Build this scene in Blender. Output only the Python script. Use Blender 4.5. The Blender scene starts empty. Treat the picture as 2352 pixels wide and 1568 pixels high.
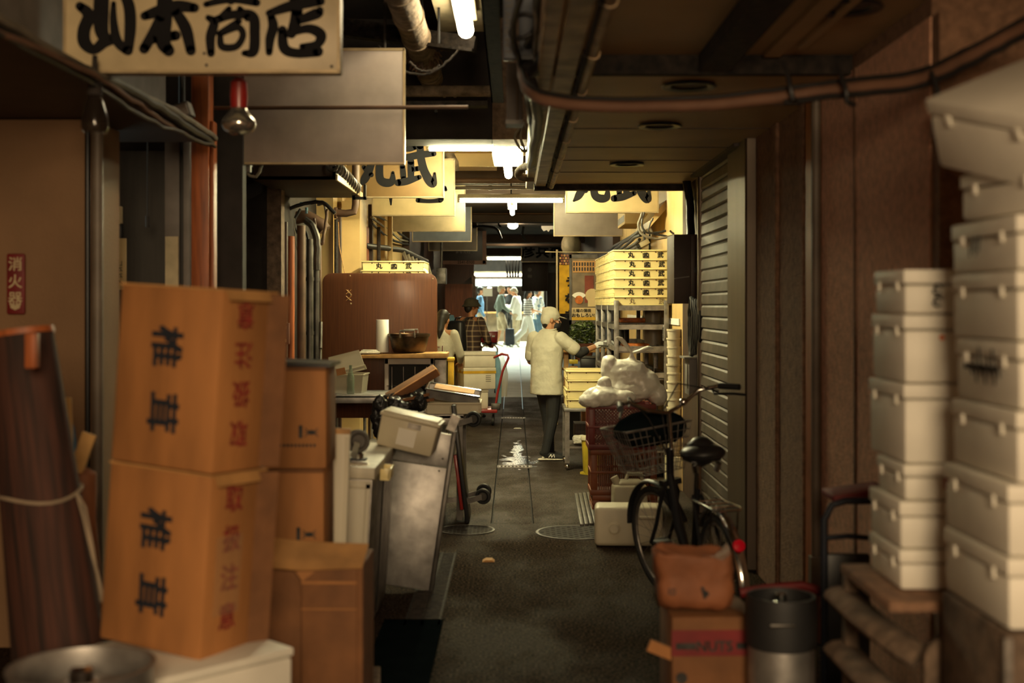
import bpy, bmesh, math, random
from mathutils import Vector, Matrix, Euler, noise
random.seed(7)
S = bpy.context.scene
C = S.collection
R = math.radians
PI = math.pi
# ------------------------------------------------------------------ camera
F, VX, VY, EYE = 2900.0, 1180.0, 700.0, 1.6      # focal length in px, vanishing point of the alley, eye height
cd = bpy.data.cameras.new('camera'); cam = bpy.data.objects.new('camera', cd); C.objects.link(cam)
cam.location = (0, 0, EYE); cam.rotation_euler = (PI/2, 0, 0)
cd.sensor_width = 36; cd.lens = F/2352*36
cd.shift_x = (1176-VX)/2352; cd.shift_y = -(784-VY)/2352
cd.clip_end = 200
cd.dof.use_dof = True; cd.dof.focus_distance = 13.2; cd.dof.aperture_fstop = 1.9; cd.dof.aperture_blades = 0
S.camera = cam
S.view_settings.view_transform = 'Standard'; S.view_settings.look = 'None'
S.view_settings.gamma = 1; S.view_settings.use_curve_mapping = False
S.view_settings.exposure = 0.0
S.cycles.max_bounces = 7; S.cycles.diffuse_bounces = 3; S.cycles.glossy_bounces = 3
S.cycles.transparent_max_bounces = 8; S.cycles.transmission_bounces = 4
S.cycles.sample_clamp_indirect = 3.0; S.cycles.use_denoising = True
S.cycles.caustics_reflective = False; S.cycles.caustics_refractive = False

def hexc(h, k=1.0):
    h = h.lstrip('#')
    def l(u):
        u /= 255
        return (u/12.92 if u <= .04045 else ((u+.055)/1.055)**2.4)*k
    return tuple(l(int(h[i:i+2], 16)) for i in (0, 2, 4))
# ------------------------------------------------------------------ world: dim warm dusk at the near end, brighter cool day at the far end
w = bpy.data.worlds.new('world'); S.world = w; w.use_nodes = True
nt = w.node_tree; nt.nodes.clear()
tc = nt.nodes.new('ShaderNodeTexCoord'); sp = nt.nodes.new('ShaderNodeSeparateXYZ')
mr = nt.nodes.new('ShaderNodeMapRange'); mr.inputs[1].default_value = -.2; mr.inputs[2].default_value = .5
mx = nt.nodes.new('ShaderNodeMix'); mx.data_type = 'RGBA'
mx.inputs[6].default_value = (.30, .165, .088, 1); mx.inputs[7].default_value = (.75, .9, .8, 1)
bg = nt.nodes.new('ShaderNodeBackground'); bg.inputs[1].default_value = .7
ow = nt.nodes.new('ShaderNodeOutputWorld')
L = nt.links.new
L(tc.outputs['Generated'], sp.inputs[0]); L(sp.outputs[1], mr.inputs[0]); L(mr.outputs[0], mx.inputs[0])
L(mx.outputs[2], bg.inputs[0]); L(bg.outputs[0], ow.inputs[0])
# ------------------------------------------------------------------ large area lights
def area(name, loc, rot, sx, sy, power, col):
    l = bpy.data.lights.new(name, 'AREA'); l.shape = 'RECTANGLE'; l.size = sx; l.size_y = sy; l.energy = power; l.color = col
    o = bpy.data.objects.new(name, l); C.objects.link(o); o.location = loc; o.rotation_euler = rot
    return o
area('street_skylight', (0, 39.0, 6.2), (R(-38), 0, 0), 9, 4, 5200, (.86, 1.0, .80))            # daylight over the street at the far end
area('near_key_light', (.5, -2.6, 2.7), (R(83), 0, R(4)), 1.8, 1.5, 325, (1.0, .74, .44))   # unseen warm key light, added behind the camera to brighten the foreground
# ------------------------------------------------------------------ materials
MATS = {}
def M(name, rgb, rough=.6, metal=0., var=.18, scale=7., bump=0., bscale=40., emit=0., trans=0., alpha=1., coat=0., stretch=None, spec=.5, dark=None, ior=None):
    if name in MATS: return MATS[name]
    if isinstance(rgb, str): rgb = hexc(rgb)
    m = bpy.data.materials.new(name); m.use_nodes = True; n = m.node_tree.nodes; l = m.node_tree.links.new
    b = n['Principled BSDF']
    b.inputs['Roughness'].default_value = rough; b.inputs['Metallic'].default_value = metal
    b.inputs['Specular IOR Level'].default_value = spec
    if trans: b.inputs['Transmission Weight'].default_value = trans
    if ior: b.inputs['IOR'].default_value = ior
    if alpha < 1: b.inputs['Alpha'].default_value = alpha
    if coat: b.inputs['Coat Weight'].default_value = coat; b.inputs['Coat Roughness'].default_value = .15
    t = n.new('ShaderNodeTexCoord'); mp = n.new('ShaderNodeMapping')
    if stretch: mp.inputs['Scale'].default_value = stretch
    l(t.outputs['Object'], mp.inputs[0])
    nz = n.new('ShaderNodeTexNoise'); nz.inputs['Scale'].default_value = scale; nz.inputs['Detail'].default_value = 5
    l(mp.outputs[0], nz.inputs[0])
    rp = n.new('ShaderNodeMapRange'); rp.inputs[1].default_value = .3; rp.inputs[2].default_value = .7
    l(nz.outputs[0], rp.inputs[0])
    mix = n.new('ShaderNodeMix'); mix.data_type = 'RGBA'
    d = dark if dark else tuple(c*(1-2*var) for c in rgb)
    mix.inputs[6].default_value = (*d, 1); mix.inputs[7].default_value = (*[min(1, c*(1+var*.6)) for c in rgb], 1)
    l(rp.outputs[0], mix.inputs[0]); l(mix.outputs[2], b.inputs['Base Color'])
    if bump:
        nb = n.new('ShaderNodeTexNoise'); nb.inputs['Scale'].default_value = bscale; nb.inputs['Detail'].default_value = 6
        l(mp.outputs[0], nb.inputs[0])
        bp = n.new('ShaderNodeBump'); bp.inputs['Strength'].default_value = bump; bp.inputs['Distance'].default_value = .02
        l(nb.outputs[0], bp.inputs['Height']); l(bp.outputs[0], b.inputs['Normal'])
    if emit:
        b.inputs['Emission Color'].default_value = (*rgb, 1); b.inputs['Emission Strength'].default_value = emit
    MATS[name] = m
    return m
M('cardboard', '#a8713f', .75, bump=.12, bscale=25, stretch=(1, 1, .25))
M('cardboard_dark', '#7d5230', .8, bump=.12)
M('cardboard_pale', '#c08e55', .75, bump=.1)
M('kraft', '#8e5635', .7, bump=.5, bscale=9)  # tone lowered to imitate weak light on the front bag
M('foam', '#e4dfd2', .55, var=.05, bump=.06, bscale=120)
M('foam_warm', '#dcd2bc', .55, var=.06, bump=.06, bscale=120)
M('ink', (.012, .011, .012), .85, var=.1, spec=.15)
M('ink_worn', (.035, .03, .028), .65, var=.5, scale=30)
M('ink_navy', (.012, .018, .03), .6)
M('ink_red', '#8e2c2c', .6, var=.3, scale=40)
M('tray_cream', '#f8e3a0', .42, var=.04)
M('tray_white', '#d9ccae', .45, var=.06)
M('hole', (.09, .05, .025), .8)
M('steel', (.42, .40, .38), .46, .85, var=.22, scale=9, bump=.05, bscale=18)
M('steel_dull', (.34, .31, .28), .48, .85, var=.3, scale=12, bump=.08)
M('steel_dark', (.12, .11, .10), .45, .8, var=.3)
M('chrome', (.75, .74, .72), .14, 1, var=.08)
M('black_rubber', (.012, .012, .013), .6)
M('black_metal', (.018, .018, .02), .35, .3)
M('black_plastic', (.015, .015, .017), .4)
M('grey_rubber', '#5a5550', .7)
M('white_paint', '#d3cbb5', .5, var=.12, stretch=(1, 1, .15), scale=10, bump=.08)
M('white_paper', '#efe9dc', .7, var=.04)
M('sign_board', '#c9b58f', .45, var=.14, scale=5)
M('iron_black', (.02, .015, .012), .85, var=.4, scale=22, bump=.4, spec=.15)
M('sign_tan', '#86683f', .5, var=.1, scale=5)
M('sign_cream', '#d2b988', .45, var=.10, scale=5)
M('sign_back', '#a89a90', .5, var=.14, scale=4)
M('sign_blue', '#5f6570', .5, var=.1)
M('sign_dark', '#2c2520', .5)
M('edge_metal', '#b5a07c', .4, .4)
M('wood_board', '#60361c', .42, var=.16, scale=5, stretch=(14, 1, .6), coat=.15)
M('wood_pale', '#b88a50', .55, var=.2, stretch=(2, 12, 2))
M('wood_orange', '#a85a2c', .5, var=.25, stretch=(9, 9, .5), scale=6)
M('wood_dark', '#3b2417', .5, var=.3, stretch=(9, 9, .6))
M('wood_roll', '#45251a', .8, var=.45, stretch=(10, 10, .35), scale=5)
M('plaster', '#8a6a4c', .8, var=.10, scale=2.2, bump=.15, bscale=60)
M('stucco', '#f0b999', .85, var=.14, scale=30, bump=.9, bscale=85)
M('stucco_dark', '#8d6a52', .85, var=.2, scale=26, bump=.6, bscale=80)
M('wall_cream', '#cfae73', .6, var=.10, scale=3)
M('tile_cream', '#d5b77c', .35, var=.06, scale=3)
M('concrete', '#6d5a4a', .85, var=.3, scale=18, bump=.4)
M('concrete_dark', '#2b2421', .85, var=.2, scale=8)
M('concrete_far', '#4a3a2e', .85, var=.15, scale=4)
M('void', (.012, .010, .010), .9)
M('door_grey', '#3a3733', .55, var=.12, stretch=(6, 6, .5))
M('panel_grey', '#77716c', .6, var=.15)
M('soffit', '#c2a47a', .5, var=.10, scale=2.5)
M('awning_brown', '#3c2a20', .6)
M('gutter', '#a58a66', .5, .3, var=.3, scale=8)
M('dusty_iron', '#2f2620', .85, var=.45, scale=22, bump=.5)
M('lagging', '#93806a', .85, var=.3, scale=14, bump=.9, bscale=30)
M('pipe_brown', '#5d4330', .6, var=.2)
M('pipe_pink', '#7b5946', .65, var=.15)
M('pipe_grey', '#75695c', .5, var=.15)
M('cable', (.02, .018, .018), .5)
M('cable_grey', '#7d7466', .6)
M('shutter', (.14, .11, .088), .5, .2, var=.2, scale=5)
M('aluminium', (.17, .13, .10), .42, .7, var=.1, stretch=(1, 1, .1))
M('red_sign', '#7a1a1c', .6)
M('red_paint', '#9c2420', .4, coat=.3)
M('red_crate', '#6e201b', .45, var=.15)
M('orange_crate', '#84431f', .45, var=.15)
M('yellow_paint', '#d4a520', .5)
M('yellow_bucket', '#d9bd3a', .4)
M('yellow_cloth', '#d3a01c', .8)
M('blue_paint', '#111a2c', .55)
M('blue_cloth', '#7fa9bd', .8)
M('blue_cord', '#3d6f94', .5)
M('copper', (.10, .06, .032), .38, .8, var=.5, scale=9)
M('plastic_clear', '#cfc4ab', .3, var=.04, alpha=.42)
M('tape_clear', '#c9b490', .15, var=.02, alpha=.16)
M('plastic_milky', '#d8ccb0', .45, var=.05, trans=.12)
M('bag_white', '#f2ecdf', .30, var=.04, bump=.6, bscale=6)
M('bag_black', (.022, .02, .02), .18, bump=.9, bscale=22)
M('glass_green', '#7c8a74', .08, var=.03, alpha=.5)
M('glass_dark', '#2a221c', .1, var=.1, alpha=.75)
M('bulb_silver', (.62, .58, .52), .16, .9)
M('skin', '#c08a63', .5, var=.06, scale=14)
M('skin_tan', '#a97350', .5, var=.06, scale=14)
M('hair_black', (.018, .014, .012), .45, var=.3, stretch=(3, 3, 3))
M('hair_silver', '#b9ad96', .5, var=.3, scale=30)
M('hair_grey', '#5d6063', .5, var=.3, scale=30)
M('coat_white', '#cfc8b0', .75, var=.06, bump=.9, bscale=7)
M('cloth_white', '#eeeeea', .8, var=.05, bump=.4, bscale=9)
M('cloth_dark', (.018, .017, .018), .8, bump=.4, bscale=10)
M('cloth_grey', '#6f7a72', .8, var=.1, bump=.4, bscale=9)
M('cloth_blue', '#5d86ad', .8, bump=.4, bscale=9)
M('cloth_beige', '#bfae92', .8, bump=.4, bscale=9)
M('cloth_jeans', '#4e6a80', .8)
M('hat_olive', '#38301f', .9)
M('tyre', (.012, .012, .012), .7, bump=.3, bscale=60)
M('saddle', (.015, .014, .014), .42)
M('reflector_red', '#d9102c', .2, emit=0)
M('reflector_orange', '#e8752a', .25)
M('net_blue', '#12181a', .9, spec=.0)
M('leaf', '#4c5c24', .5, var=.35, scale=30)
M('poster_red', '#7c3420', .6)
M('poster_grey', '#7b6a55', .6)
M('tube_glow', (1.0, .91, .51), .4, emit=340)
M('tube_mid', (1.0, .91, .51), .4, emit=130)
M('tube_cool', (1.0, .86, .56), .4, emit=28.0)
M('round_glow', (1.0, .82, .50), .4, emit=160)
M('bright_panel', (.80, 1.0, .93), .5, emit=2.5)
M('paving', '#b9b6a6', .45, var=.1, scale=3, bump=.1)
M('screen_bright', (.93, 1.0, .97), .5, emit=.35)
M('lamp_housing', '#c9bb98', .5)
M('towel', '#ded6c4', .9, bump=.7, bscale=60)
M('tan_paper', '#c39557', .7, bump=.4, bscale=14)
M('rope', '#9c8a74', .8)
M('suitcase', '#2b3444', .45)
M('cooked', '#c4691f', .5, var=.3, scale=20, bump=.4)
M('brown_plastic', '#5c3020', .5)
def plaid():
    m = M('plaid', '#4a2c20', .8); n = m.node_tree.nodes; l = m.node_tree.links.new
    b = n['Principled BSDF']; t = n.new('ShaderNodeTexCoord')
    cols = []
    for ax in (0, 2):
        wv = n.new('ShaderNodeTexWave'); wv.bands_direction = 'XYZ'[ax]; wv.inputs['Scale'].default_value = 4.2
        l(t.outputs['Object'], wv.inputs[0])
        pw = n.new('ShaderNodeMath'); pw.operation = 'POWER'; pw.inputs[1].default_value = 9; l(wv.outputs[1], pw.inputs[0]); cols.append(pw)
    ad = n.new('ShaderNodeMath'); ad.operation = 'ADD'; l(cols[0].outputs[0], ad.inputs[0]); l(cols[1].outputs[0], ad.inputs[1])
    ml = n.new('ShaderNodeMath'); ml.operation = 'MULTIPLY'; ml.inputs[1].default_value = .5; ml.use_clamp = True; l(ad.outputs[0], ml.inputs[0])
    mi = n.new('ShaderNodeMix'); mi.data_type = 'RGBA'; mi.inputs[6].default_value = (*hexc('#33201a'), 1); mi.inputs[7].default_value = (*hexc('#b09878'), 1)
    l(ml.outputs[0], mi.inputs[0]); l(mi.outputs[2], b.inputs['Base Color'])
plaid()
def striped():
    m = M('stripes', '#e4e0da', .8); n = m.node_tree.nodes; l = m.node_tree.links.new
    b = n['Principled BSDF']; t = n.new('ShaderNodeTexCoord'); wv = n.new('ShaderNodeTexWave'); wv.bands_direction = 'Z'; wv.inputs['Scale'].default_value = 5
    l(t.outputs['Object'], wv.inputs[0])
    g = n.new('ShaderNodeMath'); g.operation = 'GREATER_THAN'; g.inputs[1].default_value = .62; l(wv.outputs[1], g.inputs[0])
    mi = n.new('ShaderNodeMix'); mi.data_type = 'RGBA'; mi.inputs[6].default_value = (.82, .8, .76, 1); mi.inputs[7].default_value = (.06, .05, .07, 1)
    l(g.outputs[0], mi.inputs[0]); l(mi.outputs[2], b.inputs['Base Color'])
striped()
def floral():
    m = M('floral', '#cfdbe0', .8); n = m.node_tree.nodes; l = m.node_tree.links.new
    b = n['Principled BSDF']; t = n.new('ShaderNodeTexCoord'); v = n.new('ShaderNodeTexNoise'); v.inputs['Scale'].default_value = 16
    l(t.outputs['Object'], v.inputs[0])
    g = n.new('ShaderNodeMath'); g.operation = 'GREATER_THAN'; g.inputs[1].default_value = .56; l(v.outputs[0], g.inputs[0])
    mi = n.new('ShaderNodeMix'); mi.data_type = 'RGBA'; mi.inputs[6].default_value = (.78, .84, .85, 1); mi.inputs[7].default_value = (.12, .2, .3, 1)
    l(g.outputs[0], mi.inputs[0]); l(mi.outputs[2], b.inputs['Base Color'])
floral()
def asphalt():
    """Dark gritty asphalt, damp: broad noise drives the roughness, puddles lie along the middle gutter."""
    m = bpy.data.materials.new('asphalt'); m.use_nodes = True; MATS['asphalt'] = m
    n = m.node_tree.nodes; l = m.node_tree.links.new; b = n['Principled BSDF']
    g = n.new('ShaderNodeNewGeometry')
    n1 = n.new('ShaderNodeTexNoise'); n1.inputs['Scale'].default_value = 75; n1.inputs['Detail'].default_value = 4
    n2 = n.new('ShaderNodeTexNoise'); n2.inputs['Scale'].default_value = 1.7; n2.inputs['Detail'].default_value = 6; n2.inputs['Roughness'].default_value = .6
    mp = n.new('ShaderNodeMapping'); mp.inputs['Scale'].default_value = (1, .55, 1); l(g.outputs['Position'], mp.inputs[0])
    l(g.outputs['Position'], n1.inputs[0]); l(mp.outputs[0], n2.inputs[0])
    cr = n.new('ShaderNodeMix'); cr.data_type = 'RGBA'; cr.inputs[6].default_value = (.006, .004, .003, 1); cr.inputs[7].default_value = (.13, .085, .055, 1)
    ct = n.new('ShaderNodeMapRange'); ct.inputs[1].default_value = .45; ct.inputs[2].default_value = .78; l(n1.outputs[0], ct.inputs[0]); l(ct.outputs[0], cr.inputs[0]); l(cr.outputs[2], b.inputs['Base Color'])
    rr = n.new('ShaderNodeMapRange'); rr.inputs[1].default_value = .42; rr.inputs[2].default_value = .62; rr.inputs[3].default_value = .50; rr.inputs[4].default_value = .85
    l(n2.outputs[0], rr.inputs[0])
    # puddle mask: an ellipse on the gutter slabs, its outline broken by noise
    sx = n.new('ShaderNodeSeparateXYZ'); l(g.outputs['Position'], sx.inputs[0])
    acc = None
    for (cx, cy, rx, ry) in ((.03, 12.9, .17, .5), (.04, 13.9, .07, .8)):
        a1 = n.new('ShaderNodeMath'); a1.operation = 'SUBTRACT'; a1.inputs[1].default_value = cx; l(sx.outputs[0], a1.inputs[0])
        a2 = n.new('ShaderNodeMath'); a2.operation = 'DIVIDE'; a2.inputs[1].default_value = rx; l(a1.outputs[0], a2.inputs[0])
        a3 = n.new('ShaderNodeMath'); a3.operation = 'SUBTRACT'; a3.inputs[1].default_value = cy; l(sx.outputs[1], a3.inputs[0])
        a4 = n.new('ShaderNodeMath'); a4.operation = 'DIVIDE'; a4.inputs[1].default_value = ry; l(a3.outputs[0], a4.inputs[0])
        cv = n.new('ShaderNodeCombineXYZ'); l(a2.outputs[0], cv.inputs[0]); l(a4.outputs[0], cv.inputs[1])
        ln = n.new('ShaderNodeVectorMath'); ln.operation = 'LENGTH'; l(cv.outputs[0], ln.inputs[0])
        if acc is None: acc = ln.outputs['Value']
        else:
            mn = n.new('ShaderNodeMath'); mn.operation = 'MINIMUM'; l(acc, mn.inputs[0]); l(ln.outputs['Value'], mn.inputs[1]); acc = mn.outputs[0]
    n3 = n.new('ShaderNodeTexNoise'); n3.inputs['Scale'].default_value = 7; n3.inputs['Detail'].default_value = 3; l(mp.outputs[0], n3.inputs[0])
    ad = n.new('ShaderNodeMath'); ad.operation = 'MULTIPLY_ADD'; ad.inputs[1].default_value = 3.4; ad.inputs[2].default_value = -1.6; l(n3.outputs[0], ad.inputs[0])
    sm = n.new('ShaderNodeMath'); sm.operation = 'ADD'; l(acc, sm.inputs[0]); l(ad.outputs[0], sm.inputs[1])
    pm = n.new('ShaderNodeMapRange'); pm.inputs[1].default_value = .85; pm.inputs[2].default_value = 1.05; pm.inputs[3].default_value = 1; pm.inputs[4].default_value = 0; l(sm.outputs[0], pm.inputs[0])
    rm = n.new('ShaderNodeMix'); rm.data_type = 'FLOAT'; rm.inputs[3].default_value = .05; l(pm.outputs[0], rm.inputs[0]); l(rr.outputs[0], rm.inputs[2]); l(rm.outputs[0], b.inputs['Roughness'])
    bp = n.new('ShaderNodeBump'); bp.inputs['Distance'].default_value = .012
    inv = n.new('ShaderNodeMath'); inv.operation = 'MULTIPLY_ADD'; inv.inputs[1].default_value = -.9; inv.inputs[2].default_value = .95; l(pm.outputs[0], inv.inputs[0]); l(inv.outputs[0], bp.inputs['Strength'])
    l(n1.outputs[0], bp.inputs['Height']); l(bp.outputs[0], b.inputs['Normal'])
    sl = n.new('ShaderNodeMath'); sl.operation = 'MULTIPLY_ADD'; sl.inputs[1].default_value = .45; l(pm.outputs[0], sl.inputs[0]); wz = n.new('ShaderNodeMapRange'); wz.inputs[1].default_value = 8.5; wz.inputs[2].default_value = 10.5; wz.inputs[3].default_value = .015; wz.inputs[4].default_value = .22; l(sx.outputs[1], wz.inputs[0]); l(wz.outputs[0], sl.inputs[2]); l(sl.outputs[0], b.inputs['Specular IOR Level'])
asphalt()
# ------------------------------------------------------------------ mesh builder
class MB:
    def __init__(self): self.v = []; self.f = []; self.m = []; self.M = Matrix()
    def add(self, vs, fs, mat=0):
        o = len(self.v); self.v += [self.M @ Vector(p) for p in vs]
        self.f += [tuple(i+o for i in f) for f in fs]; self.m += [mat]*len(fs); return self
    def box(self, c, s, mat=0, rot=None, taper=(1, 1)):
        x, y, z = (a/2 for a in s); tx, ty = taper
        vs = [Vector(p) for p in ((-x, -y, -z), (x, -y, -z), (x, y, -z), (-x, y, -z), (-x*tx, -y*ty, z), (x*tx, -y*ty, z), (x*tx, y*ty, z), (-x*tx, y*ty, z))]
        q = Euler(rot).to_matrix() if rot else Matrix.Identity(3)
        return self.add([q @ p+Vector(c) for p in vs], [(0, 3, 2, 1), (4, 5, 6, 7), (0, 1, 5, 4), (1, 2, 6, 5), (2, 3, 7, 6), (3, 0, 4, 7)], mat)
    def span(self, a, b, mat=0):
        return self.box([(i+j)/2 for i, j in zip(a, b)], [abs(j-i) for i, j in zip(a, b)], mat)
    def bar(self, p0, p1, wx, wy, mat=0, up=(0, 0, 1)):
        p0, p1 = Vector(p0), Vector(p1); d = (p1-p0); t = d.normalized(); u = Vector(up)
        if abs(t.dot(u)) > .98: u = Vector((0, 1, 0))
        a = t.cross(u).normalized()*(wx/2); b = a.cross(t).normalized()*(wy/2)
        vs = [p+s*a+q*b for p in (p0, p1) for s, q in ((-1, -1), (1, -1), (1, 1), (-1, 1))]
        return self.add(vs, [(3, 2, 1, 0), (4, 5, 6, 7), (0, 1, 5, 4), (1, 2, 6, 5), (2, 3, 7, 6), (3, 0, 4, 7)], mat)
    def tube(self, pts, r, n=10, mat=0, closed=False, flat=1.0):
        pts = [Vector(p) for p in pts]; k = len(pts)
        rs = r if isinstance(r, (list, tuple)) else [r]*k
        vs = []; fr = None
        for i, p in enumerate(pts):
            if closed: t = (pts[(i+1) % k]-pts[i-1])
            else: t = pts[min(i+1, k-1)]-pts[max(i-1, 0)]
            t.normalize()
            if fr is None:
                u = Vector((0, 0, 1)) if abs(t.z) < .9 else Vector((0, 1, 0))
                fr = t.cross(u).normalized()
            else:
                fr = (fr-t*fr.dot(t)).normalized()
            b = t.cross(fr)
            for j in range(n):
                a = 2*PI*j/n; vs.append(p+(fr*math.cos(a)+b*math.sin(a)*flat)*rs[i])
        fs = []
        for i in range(k if closed else k-1):
            i2 = (i+1) % k
            for j in range(n): fs.append((i*n+j, i*n+(j+1) % n, i2*n+(j+1) % n, i2*n+j))
        if not closed: fs += [tuple(range(n))[::-1], tuple((k-1)*n+j for j in range(n))]
        return self.add(vs, fs, mat)
    def cyl(self, p0, p1, r0, r1=None, n=16, mat=0):
        return self.tube([p0, p1], [r0, r0 if r1 is None else r1], n, mat)
    def lathe(self, prof, c=(0, 0, 0), n=24, mat=0, axis=None, sx=1., sy=1.):
        q = Vector((0, 0, 1)).rotation_difference(Vector(axis)).to_matrix() if axis else Matrix.Identity(3)
        vs = []; k = len(prof)
        for r, z in prof:
            for j in range(n):
                a = 2*PI*j/n; vs.append(q @ Vector((max(r, 1e-4)*math.cos(a)*sx, max(r, 1e-4)*math.sin(a)*sy, z))+Vector(c))
        fs = [(i*n+j, i*n+(j+1) % n, (i+1)*n+(j+1) % n, (i+1)*n+j) for i in range(k-1) for j in range(n)]
        fs += [tuple(range(n))[::-1], tuple((k-1)*n+j for j in range(n))]
        return self.add(vs, fs, mat)
    def ell(self, c, r, mat=0, n=14, rot=None):
        q = Euler(rot).to_matrix() if rot else Matrix.Identity(3)
        vs = []; h = n//2+1
        for i in range(h):
            a = PI*(i+.02)/(h-1+.04)
            for j in range(n):
                b = 2*PI*j/n; vs.append(q @ Vector((r[0]*math.sin(a)*math.cos(b), r[1]*math.sin(a)*math.sin(b), -r[2]*math.cos(a)))+Vector(c))
        fs = [(i*n+j, i*n+(j+1) % n, (i+1)*n+(j+1) % n, (i+1)*n+j) for i in range(h-1) for j in range(n)]
        fs += [tuple(range(n))[::-1], tuple((h-1)*n+j for j in range(n))]
        return self.add(vs, fs, mat)
    def cap(self, p0, r0, p1, r1, n=12, mat=0, flat=1.):
        p0, p1 = Vector(p0), Vector(p1); t = (p1-p0).normalized(); pts = []; rs = []
        for a in (80, 55, 25, 0): pts.append(p0-t*r0*math.sin(R(a))); rs.append(r0*math.cos(R(a)))
        for a in (0, 25, 55, 80): pts.append(p1+t*r1*math.sin(R(a))); rs.append(r1*math.cos(R(a)))
        return self.tube(pts, rs, n, mat, flat=flat)
    def rings(self, rg, n=16, mat=0):
        """rg: (centre, rx, ry) ellipses in the XY plane, joined upward."""
        vs = []
        for c, rx, ry in rg:
            for j in range(n):
                a = 2*PI*j/n; vs.append(Vector((c[0]+rx*math.cos(a), c[1]+ry*math.sin(a), c[2])))
        k = len(rg)
        fs = [(i*n+j, i*n+(j+1) % n, (i+1)*n+(j+1) % n, (i+1)*n+j) for i in range(k-1) for j in range(n)]
        fs += [tuple(range(n))[::-1], tuple((k-1)*n+j for j in range(n))]
        return self.add(vs, fs, mat)
    def prism(self, poly, y0, y1, mat=0):
        """poly of (x, z) points, extruded along y."""
        k = len(poly)
        vs = [(x, y0, z) for x, z in poly]+[(x, y1, z) for x, z in poly]
        fs = [tuple(range(k)), tuple(range(2*k-1, k-1, -1))]+[(i, i+k, (i+1) % k+k, (i+1) % k) for i in range(k)]
        return self.add(vs, fs, mat)
    def quad(self, a, b, c, d, mat=0): return self.add([a, b, c, d], [(0, 1, 2, 3)], mat)
    def disc(self, c, r, nrm, mat=0, n=14):
        q = Vector((0, 0, 1)).rotation_difference(Vector(nrm)).to_matrix()
        return self.add([q @ Vector((r*math.cos(2*PI*j/n), r*math.sin(2*PI*j/n), 0))+Vector(c) for j in range(n)], [tuple(range(n))], mat)
    def build(self, name, mat, parent=None, bevel=0, seg=2, ang=38, remesh=0, smooth=0, sub=0, disp=0, dscale=.1, loc=None, rot=None, flatten=False):
        me = bpy.data.meshes.new(name); bm = bmesh.new()
        bv = [bm.verts.new(p) for p in self.v]
        for f, mi in zip(self.f, self.m):
            try: bf = bm.faces.new([bv[i] for i in f]); bf.material_index = mi
            except ValueError: pass
        bmesh.ops.recalc_face_normals(bm, faces=bm.faces)
        if bevel:
            es = [e for e in bm.edges if len(e.link_faces) == 2 and e.calc_face_angle(0) > R(30)]
            bmesh.ops.bevel(bm, geom=es, offset=bevel, segments=seg, profile=.5, affect='EDGES', clamp_overlap=True)
        bm.to_mesh(me); bm.free()
        for m in (mat if isinstance(mat, (list, tuple)) else [mat]): me.materials.append(MATS[m])
        me.shade_smooth(); me.set_sharp_from_angle(angle=R(ang))
        if flatten: me.shade_flat()
        o = bpy.data.objects.new(name, me); C.objects.link(o)
        if parent: o.parent = parent
        if loc: o.location = loc
        if rot: o.rotation_euler = rot
        if remesh:
            md = o.modifiers.new('remesh', 'REMESH'); md.mode = 'VOXEL'; md.voxel_size = remesh; md.use_smooth_shade = True
        if smooth:
            md = o.modifiers.new('smooth', 'SMOOTH'); md.iterations = smooth; md.factor = .5
        if sub:
            md = o.modifiers.new('subd', 'SUBSURF'); md.levels = md.render_levels = sub
        if disp:
            tx = bpy.data.textures.new(name, 'CLOUDS'); tx.noise_scale = dscale; tx.noise_depth = 3
            md = o.modifiers.new('disp', 'DISPLACE'); md.texture = tx; md.strength = disp; md.texture_coords = 'LOCAL'
        return o
def tag(o, label, cat, group=None, kind=None):
    o['label'] = label; o['category'] = cat
    if group: o['group'] = group
    if kind: o['kind'] = kind
    return o
def thing(name, label, cat, loc=(0, 0, 0), rot=0, group=None):
    o = bpy.data.objects.new(name, None); C.objects.link(o); o.location = loc; o.empty_display_size = .1
    o.rotation_euler = tuple(rot) if hasattr(rot, "__len__") else (0, 0, rot)
    return tag(o, label, cat, group)
def struct(o): o['kind'] = 'structure'; return o
KIDS = {}
def dup(root, loc, rot=None, label=None):
    """Copy a thing with its parts and their sub-parts."""
    if root.name not in KIDS:
        KIDS[root.name] = [(c, list(c.children)) for c in root.children]
    r = root.copy(); C.objects.link(r); r.location = loc
    if rot is not None: r.rotation_euler = tuple(rot) if hasattr(rot, "__len__") else (0, 0, rot)
    if label: r['label'] = label
    for ch, gs in KIDS[root.name]:
        c = ch.copy(); C.objects.link(c); c.parent = r
        for g in gs:
            d = g.copy(); C.objects.link(d); d.parent = c
    return r
def at(px, py, d): return Vector(((px-VX)*d/F, d, EYE+(VY-py)*d/F))
def X(px, d): return (px-VX)*d/F
def Z(py, d): return EYE+(VY-py)*d/F
def D(py): return F*EYE/(py-VY)                 # distance at which the floor shows at this row
_txt = {}
def text_mesh(s, size=1., bold=0.):
    k = (s, bold)
    if k not in _txt:
        cu = bpy.data.curves.new('t', 'FONT'); cu.body = s; cu.offset = bold; cu.resolution_u = 3; cu.align_x = 'CENTER'
        o = bpy.data.objects.new('t', cu); C.objects.link(o)
        me = bpy.data.meshes.new_from_object(o.evaluated_get(bpy.context.evaluated_depsgraph_get()))
        vs = [v.co.copy() for v in me.vertices]; fs = [tuple(p.vertices) for p in me.polygons]
        bpy.data.objects.remove(o); bpy.data.curves.remove(cu); bpy.data.meshes.remove(me)
        if vs:
            cx = (min(v.x for v in vs)+max(v.x for v in vs))/2; cy = (min(v.y for v in vs)+max(v.y for v in vs))/2
            vs = [Vector((v.x-cx, v.y-cy, 0)) for v in vs]
        _txt[k] = (vs, fs)
    vs, fs = _txt[k]
    return [v*size for v in vs], fs
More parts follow.
